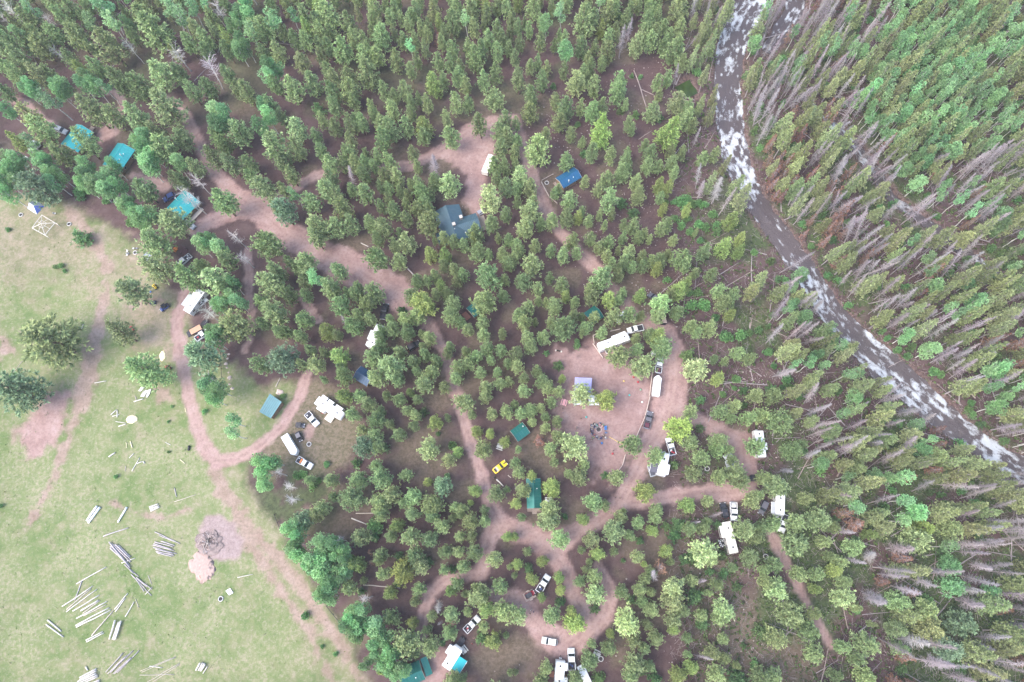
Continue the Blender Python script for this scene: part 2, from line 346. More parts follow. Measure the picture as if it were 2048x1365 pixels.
    L.new(math_('ADD', math_('MULTIPLY', fine, .7), math_('MULTIPLY', tiny, .4)), bp.inputs['Height']); L.new(bp.outputs[0], b.inputs['Normal'])
    return m
GROUND = ground_material()
def cut(name, sel, label=None):
    F = FQ[sel]; u, inv = np.unique(F, return_inverse=True)
    o = link(name, mesh_arrays(name, GV[u], inv.reshape(-1, 4), [GROUND], {k: v[u] for k, v in GA.items()})); o['kind'] = 'structure'
    if label: o['label'] = label
    return o
cut('forest_floor', fc == 0, 'red brown forest floor between the trees')
cut('meadow', fc == 1, 'green and straw coloured meadow beside the forest')
cut('river_bed', fc == 2, 'stony bed under the rushing river')
for i, l in enumerate(['wide pink dirt road crossing the camp', 'dirt drive leading to the lodge', 'narrow dirt road beside the river side cabins', 'dirt lane to the trailer sites', 'reddish dirt tracks at the bottom of the camp',
                       'curved dirt road at the meadow edge', 'dirt yards and drives by the turquoise roofs', 'narrow footpath through the trees']):
    cut('dirt_road', fc == 10 + i, l)
cut('dirt_clearing', fc == 30, 'trampled bare dirt of the camp clearings')
cut('ash_ground', fc == 31, 'grey ash covered ground of the burn heap')
# --- water
def water_material():
    m = bpy.data.materials.new('river_water'); m.use_nodes = True; nt = m.node_tree; L = nt.links; b = nt.nodes['Principled BSDF']
    a = nt.nodes.new('ShaderNodeAttribute'); a.attribute_name = 'foam'; tc = nt.nodes.new('ShaderNodeTexCoord')
    def fa(q): x = nt.nodes.new('ShaderNodeAttribute'); x.attribute_name = q; return x.outputs['Fac']
    fl = nt.nodes.new('ShaderNodeCombineXYZ'); k1 = nt.nodes.new('ShaderNodeMath'); k1.operation = 'MULTIPLY'; k1.inputs[1].default_value = .45; L.new(fa('along'), k1.inputs[0]); L.new(k1.outputs[0], fl.inputs[0]); L.new(fa('across'), fl.inputs[1])
    n = nt.nodes.new('ShaderNodeTexNoise'); n.inputs['Scale'].default_value = 1.5; n.inputs['Detail'].default_value = 9; n.inputs['Roughness'].default_value = .74; n.inputs['Distortion'].default_value = 2.2
    L.new(fl.outputs[0], n.inputs['Vector'])
    n2 = nt.nodes.new('ShaderNodeTexNoise'); n2.inputs['Scale'].default_value = .75; n2.inputs['Detail'].default_value = 8; n2.inputs['Roughness'].default_value = .62; n2.inputs['Distortion'].default_value = 3.0; L.new(fl.outputs[0], n2.inputs['Vector'])
    def mth(op, p, q):
        x = nt.nodes.new('ShaderNodeMath'); x.operation = op
        for i_, v_ in ((0, p), (1, q)):
            if isinstance(v_, float): x.inputs[i_].default_value = v_
            else: L.new(v_, x.inputs[i_])
        return x.outputs[0]
    rid = mth('SUBTRACT', 1.0, mth('MULTIPLY', mth('ABSOLUTE', mth('SUBTRACT', n2.outputs['Fac'], .5), 0.0), 9.0))
    ad = nt.nodes.new('ShaderNodeMath'); ad.operation = 'ADD'; L.new(a.outputs['Fac'], ad.inputs[0]); L.new(mth('ADD', mth('MULTIPLY', n.outputs['Fac'], .75), mth('MULTIPLY', mth('MAXIMUM', rid, -.4), .22)), ad.inputs[1])
    r = nt.nodes.new('ShaderNodeValToRGB'); e = r.color_ramp.elements; e[0].position = .62; e[1].position = 1.02; L.new(ad.outputs[0], r.inputs[0])
    mx = nt.nodes.new('ShaderNodeMix'); mx.data_type = 'RGBA'; L.new(r.outputs[0], mx.inputs['Factor']); mx.inputs[6].default_value = (.085, .066, .066, 1); mx.inputs[7].default_value = (.50, .52, .54, 1)
    L.new(mx.outputs[2], b.inputs['Base Color'])
    rr = nt.nodes.new('ShaderNodeMapRange'); rr.inputs[3].default_value = .12; rr.inputs[4].default_value = .8; L.new(r.outputs[0], rr.inputs[0]); L.new(rr.outputs[0], b.inputs['Roughness'])
    bp = nt.nodes.new('ShaderNodeBump'); bp.inputs['Strength'].default_value = .8; bp.inputs['Distance'].default_value = .3; L.new(n.outputs['Fac'], bp.inputs['Height']); L.new(bp.outputs[0], b.inputs['Normal'])
    return m
WATER = water_material()
def water(name, pts, label, level, foamk, step=.4, ext=1.6, mt=None):
    pts = np.array(pts); seg = np.hypot(*(pts[1:, :2] - pts[:-1, :2]).T); s = np.concatenate([[0], np.cumsum(seg)]); n = int(s[-1] / step)
    q = np.linspace(0, s[-1], n); cx, cy, w = (np.interp(q, s, pts[:, i]) for i in range(3))
    k = np.ones(25) / 25
    sm = lambda v: np.convolve(np.pad(v, 12, mode='edge'), k, 'valid')
    if n > 60: cx, cy, w = sm(cx), sm(cy), sm(w)
    tx, ty = np.gradient(cx), np.gradient(cy); l = np.hypot(tx, ty); tx, ty = tx / l, ty / l; mcol = 41
    u = np.linspace(-1, 1, mcol)[None]; X = cx[:, None] - ty[:, None] * u * (w[:, None] + ext); Y = cy[:, None] + tx[:, None] * u * (w[:, None] + ext)
    S = q[:, None] + 0 * u; A = u * w[:, None]
    streak = fbm(S / 2.2, A / .8, 51, 4); big = fbm(S / 14, A / 5, 53, 3)
    foam = (big - .5) * 1.1 + (streak - .5) * 1.6 + foamk(S / s[-1], u)
    Z = level + (fbm(S / 2.0, A / 1.2, 57, 3) - .5) * .7 * np.clip(foam + .45, .15, 1) - .1 * np.abs(u)
    I = np.arange(n * mcol).reshape(n, mcol); F = np.stack([I[:-1, :-1], I[1:, :-1], I[1:, 1:], I[:-1, 1:]], -1).reshape(-1, 4)
    o = link(name, mesh_arrays(name, np.stack([X, Y, Z], -1).reshape(-1, 3), F[:, ::-1], [mt or WATER], {'foam': foam.ravel(), 'along': S.ravel(), 'across': A.ravel()})); o['kind'] = 'structure'; o['label'] = label; o.data.shade_smooth(); return o
def foam_river(t, u):
    prof = np.interp(t, [0, .08, .16, .24, .32, .40, .47, .52, .58, .66, .72, .78, .85, .92, 1], [.18, .22, .20, .24, .22, .24, .04, -.02, .04, .08, .12, .16, .13, .13, .13])
    side = np.interp(t, [0, .3, .5, .62, .7, .85, 1], [0, 0, .3, .22, 0, -.08, .15])
    return prof + side * -u * .6
water('river', W_RIVER, 'dark rushing river streaked with white water', -.42, foam_river)
water('creek', W_CREEK2, 'narrow dark side channel among dead trees', -.6, lambda t, u: .16 + 0 * t * u, .5, .8)
water('side_channel', W_CREEK, 'dark calm arm of the river at the top edge', -.6, lambda t, u: .0 + 0 * t * u, .5, .8)
water('pond', W_POND, 'small green pool beside the river', -.55, lambda t, u: -1.0 + 0 * t * u, .5, .6, mat('pond_water', (.035, .060, .014), .15, .3, .6))
# ------------------------------------------------------------------ trees: prototypes
def leaf_material(name, trans=.25, hue=.022, val=.24):
    m = bpy.data.materials.new(name); m.use_nodes = True; nt = m.node_tree; L = nt.links; b = nt.nodes['Principled BSDF']; out = nt.nodes['Material Output']
    a = nt.nodes.new('ShaderNodeAttribute'); a.attribute_name = 'Col'; oi = nt.nodes.new('ShaderNodeObjectInfo')
    mx = nt.nodes.new('ShaderNodeMix'); mx.data_type = 'RGBA'; mx.blend_type = 'MULTIPLY'; mx.inputs['Factor'].default_value = 1
    L.new(a.outputs['Color'], mx.inputs[6]); L.new(oi.outputs['Color'], mx.inputs[7])
    hs = nt.nodes.new('ShaderNodeHueSaturation'); L.new(mx.outputs[2], hs.inputs['Color'])
    for sock, lo, hi, k in (('Hue', .5 - hue, .5 + hue, 1.0), ('Value', 1 - val, 1 + val, 7.31)):
        mu = nt.nodes.new('ShaderNodeMath'); mu.operation = 'MULTIPLY'; mu.inputs[1].default_value = k; L.new(oi.outputs['Random'], mu.inputs[0])
        fr = nt.nodes.new('ShaderNodeMath'); fr.operation = 'FRACT'; L.new(mu.outputs[0], fr.inputs[0])
        mr = nt.nodes.new('ShaderNodeMapRange'); mr.inputs[3].default_value = lo; mr.inputs[4].default_value = hi; L.new(fr.outputs[0], mr.inputs[0]); L.new(mr.outputs[0], hs.inputs[sock])
    L.new(hs.outputs[0], b.inputs['Base Color']); b.inputs['Roughness'].default_value = .7; b.inputs['Specular IOR Level'].default_value = .25
    if trans:
        tr = nt.nodes.new('ShaderNodeBsdfTranslucent'); L.new(hs.outputs[0], tr.inputs[0]); ms = nt.nodes.new('ShaderNodeMixShader'); ms.inputs[0].default_value = trans
        L.new(b.outputs[0], ms.inputs[1]); L.new(tr.outputs[0], ms.inputs[2]); L.new(ms.outputs[0], out.inputs[0])
    return m
NEEDLE = leaf_material('needle_foliage'); LEAF = leaf_material('broad_leaf_foliage', .4); TWIG = leaf_material('bare_grey_twigs', 0, .01, .18)
BARK = mat('pine_bark', (.16, .105, .08), .9, .3, 6, bump=.4); GREYWOOD = mat('weathered_grey_wood', (.33, .285, .285), .9, .22, 5, bump=.3); WHITEBARK = mat('pale_aspen_bark', (.62, .60, .55), .8, .2, 4)
PINKWOOD = mat('barkless_log', (.33, .265, .245), .9, .25, 3, bump=.3)
def unit(v): return v / np.maximum(1e-9, np.linalg.norm(v, axis=-1, keepdims=True))
def blades(pos, dirs, ln, wd, cb, ct, rng):
    """diamond shaped needle tufts / leaves: four corners each"""
    n = len(pos); side = unit(np.cross(dirs, rng.normal(size=(n, 3)))); ln = np.asarray(ln).reshape(-1, 1); wd = np.asarray(wd).reshape(-1, 1)
    V = np.stack([pos, pos + dirs * ln * .5 + side * wd, pos + dirs * ln, pos + dirs * ln * .5 - side * wd], 1).reshape(-1, 3)
    C = np.stack([cb, (cb + ct) / 2, ct, (cb + ct) / 2], 1).reshape(-1, 3)
    return V, np.arange(4 * n).reshape(-1, 4), C
def join(parts):
    V = []; F = []; C = []; o = 0
    for v, f, c in parts: V.append(v); F.append(f + o); C.append(c); o += len(v)
    return np.concatenate(V), np.concatenate(F), np.concatenate(C)
def sticks(a, b, r0, r1, col):
    """thin three sided sticks from points a to points b, as quads"""
    d = unit(b - a); s = unit(np.cross(d, np.tile([[.3, .2, .93]], (len(a), 1)))); t = np.cross(d, s); V = []
    r0 = np.asarray(r0).reshape(-1, 1) if np.ndim(r0) else r0; r1 = np.asarray(r1).reshape(-1, 1) if np.ndim(r1) else r1
    for k in range(3):
        w = 2 * PI * k / 3; o = s * math.cos(w) + t * math.sin(w); V += [a + o * r0, b + o * r1]
    V = np.stack(V, 1).reshape(-1, 3); n = len(a); base = np.arange(n)[:, None] * 6; F = np.concatenate([base + np.array([[0, 2, 3, 1]]), base + np.array([[2, 4, 5, 3]]), base + np.array([[4, 0, 1, 5]])])
    return V, F, np.repeat(col, 6, 0) if np.ndim(col) == 2 else np.tile(col, (6 * n, 1))
def conifer(seed, R, h, zb, prof, levels, per, nt_, nb, ln, wd, droop, tip, base, grey=0.0, up=.35, jit=.28, lean=0.0):
    rng = np.random.default_rng(seed); P0 = []; D0 = []; K = []; tw = []; off = rng.normal(size=(5, 2)) * .18
    lob = rng.uniform(.72, 1.15, 9)
    for i in range(levels):
        t = (i + rng.uniform(-.3, .3)) / (levels - 1); t = min(max(t, 0), 1); z = zb + (h - zb) * t * .97; r = R * prof(t)
        n = max(3, int(per * (r / R) ** .6 + .5)); a0 = rng.uniform(0, 6.28)
        for j in range(n):
            a = a0 + 2 * PI * j / n + rng.normal() * .25; rr = r * rng.uniform(.72, 1.12) * lob[int((a % 6.283) / 6.2832 * 9) % 9]
            el = (droop + (up + .9 - droop) * t ** 2.2) + rng.normal() * .12; d = np.array([math.cos(a) * math.cos(el), math.sin(a) * math.cos(el), math.sin(el)])
            c0 = np.array([0, 0, z]); k = max(2, int(nt_ * rr / R + .6)); f = np.linspace(.32, 1, k) if rr > .8 else np.linspace(.5, 1, k)
            for q in f:
                p = c0 + d * rr * q + rng.normal(size=3) * jit * (.4 + .6 * q); p[2] += .10 * rr * q * q
                P0.append(p); D0.append(d); K.append(q)
            if grey and rng.random() < grey * (1 - t): tw.append((c0, c0 + d * rr * rng.uniform(.6, 1.1)))
    P0 = np.array(P0); D0 = np.array(D0); K = np.array(K); n = len(P0)
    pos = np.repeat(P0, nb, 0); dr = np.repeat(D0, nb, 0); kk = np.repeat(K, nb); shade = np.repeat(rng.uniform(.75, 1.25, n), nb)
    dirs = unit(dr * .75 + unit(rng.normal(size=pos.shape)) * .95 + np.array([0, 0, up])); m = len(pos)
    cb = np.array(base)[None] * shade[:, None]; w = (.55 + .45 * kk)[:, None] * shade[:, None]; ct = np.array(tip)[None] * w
    parts = [blades(pos + rng.normal(size=pos.shape) * .08, dirs, ln * rng.uniform(.7, 1.25, m), wd * rng.uniform(.7, 1.3, m), cb, ct, rng)]
    if tw:
        A = np.array([q[0] for q in tw]); B = np.array([q[1] for q in tw]); parts.append(sticks(A, B, .035, .012, np.array([.36, .31, .29])))
    return join(parts)
PINE_P = lambda t: (1 - t ** 1.9) ** .75 * (.62 + .38 * min(1, t / .22)) * 1.0 + .04
FIR_P = lambda t: (1 - t) ** .82 * (.75 + .25 * min(1, t / .1)) + .03
CONE_P = lambda t: (1 - t) ** .62 * (.55 + .45 * min(1, t / .25)) + .03
T_TIP, T_BASE = (.475, .585, .255), (.105, .17, .08)  # pale new growth; contrast widened so colour imitates lit tips and dark gaps
def pine(seed): 
    r = random.Random(seed); return conifer(seed, 3.0, 12.0, 2.4 + r.random(), (CONE_P, PINE_P, CONE_P)[seed % 3], 15, 8.2, 5, 8, .62, .125, -.12, T_TIP, T_BASE)
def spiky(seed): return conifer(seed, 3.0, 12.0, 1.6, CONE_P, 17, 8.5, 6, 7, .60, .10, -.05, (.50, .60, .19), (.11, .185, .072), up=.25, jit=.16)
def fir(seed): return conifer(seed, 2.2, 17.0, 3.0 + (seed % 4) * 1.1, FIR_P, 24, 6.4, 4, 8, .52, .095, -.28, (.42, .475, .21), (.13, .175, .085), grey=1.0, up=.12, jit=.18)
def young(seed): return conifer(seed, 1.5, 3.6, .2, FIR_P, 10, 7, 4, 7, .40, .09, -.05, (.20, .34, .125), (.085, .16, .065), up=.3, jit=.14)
def snag(seed):
    rng = np.random.default_rng(seed); h = 17.0; A = []; B = []; C = []; D = []
    n = 150 + (seed % 3) * 50; zz = h * (.20 + .78 * rng.random(n) ** .8); t = zz / h
    L = (2.3 * (1 - t) ** .7 + .35) * rng.uniform(.45, 1.1, n); a = rng.uniform(0, 6.28, n); el = rng.normal(-.15, .28, n)
    d = np.stack([np.cos(a) * np.cos(el), np.sin(a) * np.cos(el), np.sin(el)], -1); p = np.stack([0 * a, 0 * a, zz], -1); q = p + d * (L * .6)[:, None]; e = q + unit(d + rng.normal(size=d.shape) * .35 + [0, 0, .15]) * (L * .45)[:, None]
    col = np.array([.36, .315, .32])[None] * rng.uniform(.75, 1.2, (n, 1))
    parts = [sticks(p, q, .05, .032, col), sticks(q, e, .032, .012, col)]
    for k in range(3):
        f = rng.uniform(.35, 1, n)[:, None]; s = p + (q - p) * f; g = s + unit(d * .7 + rng.normal(size=d.shape) * .6) * (L * .42)[:, None] * rng.uniform(.5, 1, (n, 1)); parts.append(sticks(s, g, .024, .010, col))
    return join(parts)
def rust(seed):
    v = snag(seed); b = conifer(seed, 1.7, 11, 2.5, FIR_P, 14, 6, 4, 6, .5, .09, -.2, (.33, .185, .125), (.20, .11, .075)); v = (v[0] * np.array([.8, .8, .64]), v[1], v[2]); return join([v, b])
def leafy(seed, R, z0, z1, lobes, per, size, tip, base, branches=True):
    rng = np.random.default_rng(seed); parts = []
    zz = np.linspace(z0, z1, lobes); ang = rng.uniform(0, 6.28, lobes); t = np.linspace(0, 1, lobes); rad = R * np.sin(PI * (.16 + .80 * t)) * rng.uniform(.35, .75, lobes)
    ctr = np.stack([np.cos(ang) * rad, np.sin(ang) * rad, zz + rng.normal(size=lobes) * .3], -1); lr = R * rng.uniform(.38, .62, lobes)
    u = unit(rng.normal(size=(lobes, per, 3))); r = rng.uniform(.35, 1.05, (lobes, per, 1)) ** .5; p = ctr[:, None] + u * r * lr[:, None, None] * np.array([1, 1, .72])
    sh = np.repeat(rng.uniform(.78, 1.22, lobes), per); p = p.reshape(-1, 3); u = u.reshape(-1, 3); m = len(p); sh = sh * rng.uniform(.8, 1.2, m)
    parts.append(blades(p, unit(u + rng.normal(size=p.shape) * .8 + [0, 0, .2]), size * rng.uniform(.7, 1.3, m), size * .36 * rng.uniform(.8, 1.3, m), np.array(base)[None] * sh[:, None], np.array(tip)[None] * sh[:, None], rng))
    if branches:
        s = np.stack([0 * zz, 0 * zz, np.maximum(z0 * .75, zz - 1.4)], -1); parts.append(sticks(s, ctr, .05, .02, np.array([.50, .47, .42])))
    return join(parts)
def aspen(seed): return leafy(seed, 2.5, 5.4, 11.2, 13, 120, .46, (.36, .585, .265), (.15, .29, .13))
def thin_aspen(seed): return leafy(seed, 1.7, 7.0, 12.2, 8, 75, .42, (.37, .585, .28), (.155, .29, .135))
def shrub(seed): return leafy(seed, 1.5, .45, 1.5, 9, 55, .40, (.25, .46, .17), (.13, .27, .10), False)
def bare_aspen(seed):
    rng = np.random.default_rng(seed); parts = []; col = np.array([.60, .565, .535]); n = 34; z = rng.uniform(5.5, 12, n); a = rng.uniform(0, 6.28, n); L = rng.uniform(1.0, 2.6, n)
    p = np.stack([0 * a, 0 * a, z], -1); d = unit(np.stack([np.cos(a), np.sin(a), rng.uniform(.3, 1.1, n)], -1)); q = p + d * L[:, None]; parts.append(sticks(p, q, .05, .025, np.tile(col, (n, 1))))
    for k in range(7):
        s = p + (q - p) * rng.uniform(.3, 1, (n, 1)); e = s + unit(d + rng.normal(size=d.shape) * .7) * rng.uniform(.4, 1.1, (n, 1)); parts.append(sticks(s, e, .022, .010, np.tile(col * .95, (n, 1))))
    return join(parts)
def trunk_mesh(seed, h, r, mt, limbs=7, z0=.25, bend=.15, reach=.6):
    rr = random.Random(seed); m = MB(); pts = []; x = y = 0
    for i in range(6):
        pts.append((x, y, h * i / 5 - (.25 if i == 0 else 0))); x += rr.uniform(-bend, bend); y += rr.uniform(-bend, bend)
    x5, y5 = pts[-1][:2]; pts = [(p[0] - x5 * i / 5, p[1] - y5 * i / 5, p[2]) for i, p in enumerate(pts)]
    m.tube(pts, [r * (1 - .9 * i / 5) + .015 for i in range(6)], 7)
    for k in range(limbs):
        z = h * (z0 + (.9 - z0) * k / max(1, limbs)); a = rr.uniform(0, 6.28); l = reach * rr.uniform(.7, 1.2) * (1 - .5 * k / max(1, limbs))
        m.tube([(0, 0, z), (math.cos(a) * l, math.sin(a) * l, z + .15 * l)], [r * .25, r * .08], 4)
    return m.mesh('trunk', mt)
PROTO = {}
def proto(kind, builder, lm, n, seed0, h, tr, tm, R, **kw):
    L = []
    for i in range(n):
        V, F, C = builder(seed0 + i); L.append((mesh_arrays(kind + '_crown', V, F, [lm], cols=C), trunk_mesh(seed0 + i, h, tr, tm, **kw)))
    PROTO[kind] = (L, h, R)
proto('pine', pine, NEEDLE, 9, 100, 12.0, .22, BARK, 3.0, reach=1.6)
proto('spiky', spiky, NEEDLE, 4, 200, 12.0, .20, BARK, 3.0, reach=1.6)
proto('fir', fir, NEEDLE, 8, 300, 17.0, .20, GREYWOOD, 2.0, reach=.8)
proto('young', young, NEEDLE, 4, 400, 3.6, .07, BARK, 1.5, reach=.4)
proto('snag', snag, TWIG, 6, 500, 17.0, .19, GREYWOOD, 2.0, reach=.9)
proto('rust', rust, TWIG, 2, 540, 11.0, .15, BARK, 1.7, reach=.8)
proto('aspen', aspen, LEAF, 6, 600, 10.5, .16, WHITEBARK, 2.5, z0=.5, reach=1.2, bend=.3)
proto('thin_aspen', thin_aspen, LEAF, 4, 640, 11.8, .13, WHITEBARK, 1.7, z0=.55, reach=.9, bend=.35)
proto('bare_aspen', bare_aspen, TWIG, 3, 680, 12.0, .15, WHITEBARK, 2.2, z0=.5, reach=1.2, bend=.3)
proto('shrub', shrub, LEAF, 4, 700, 1.3, .05, BARK, 1.5, z0=.2, reach=.7)
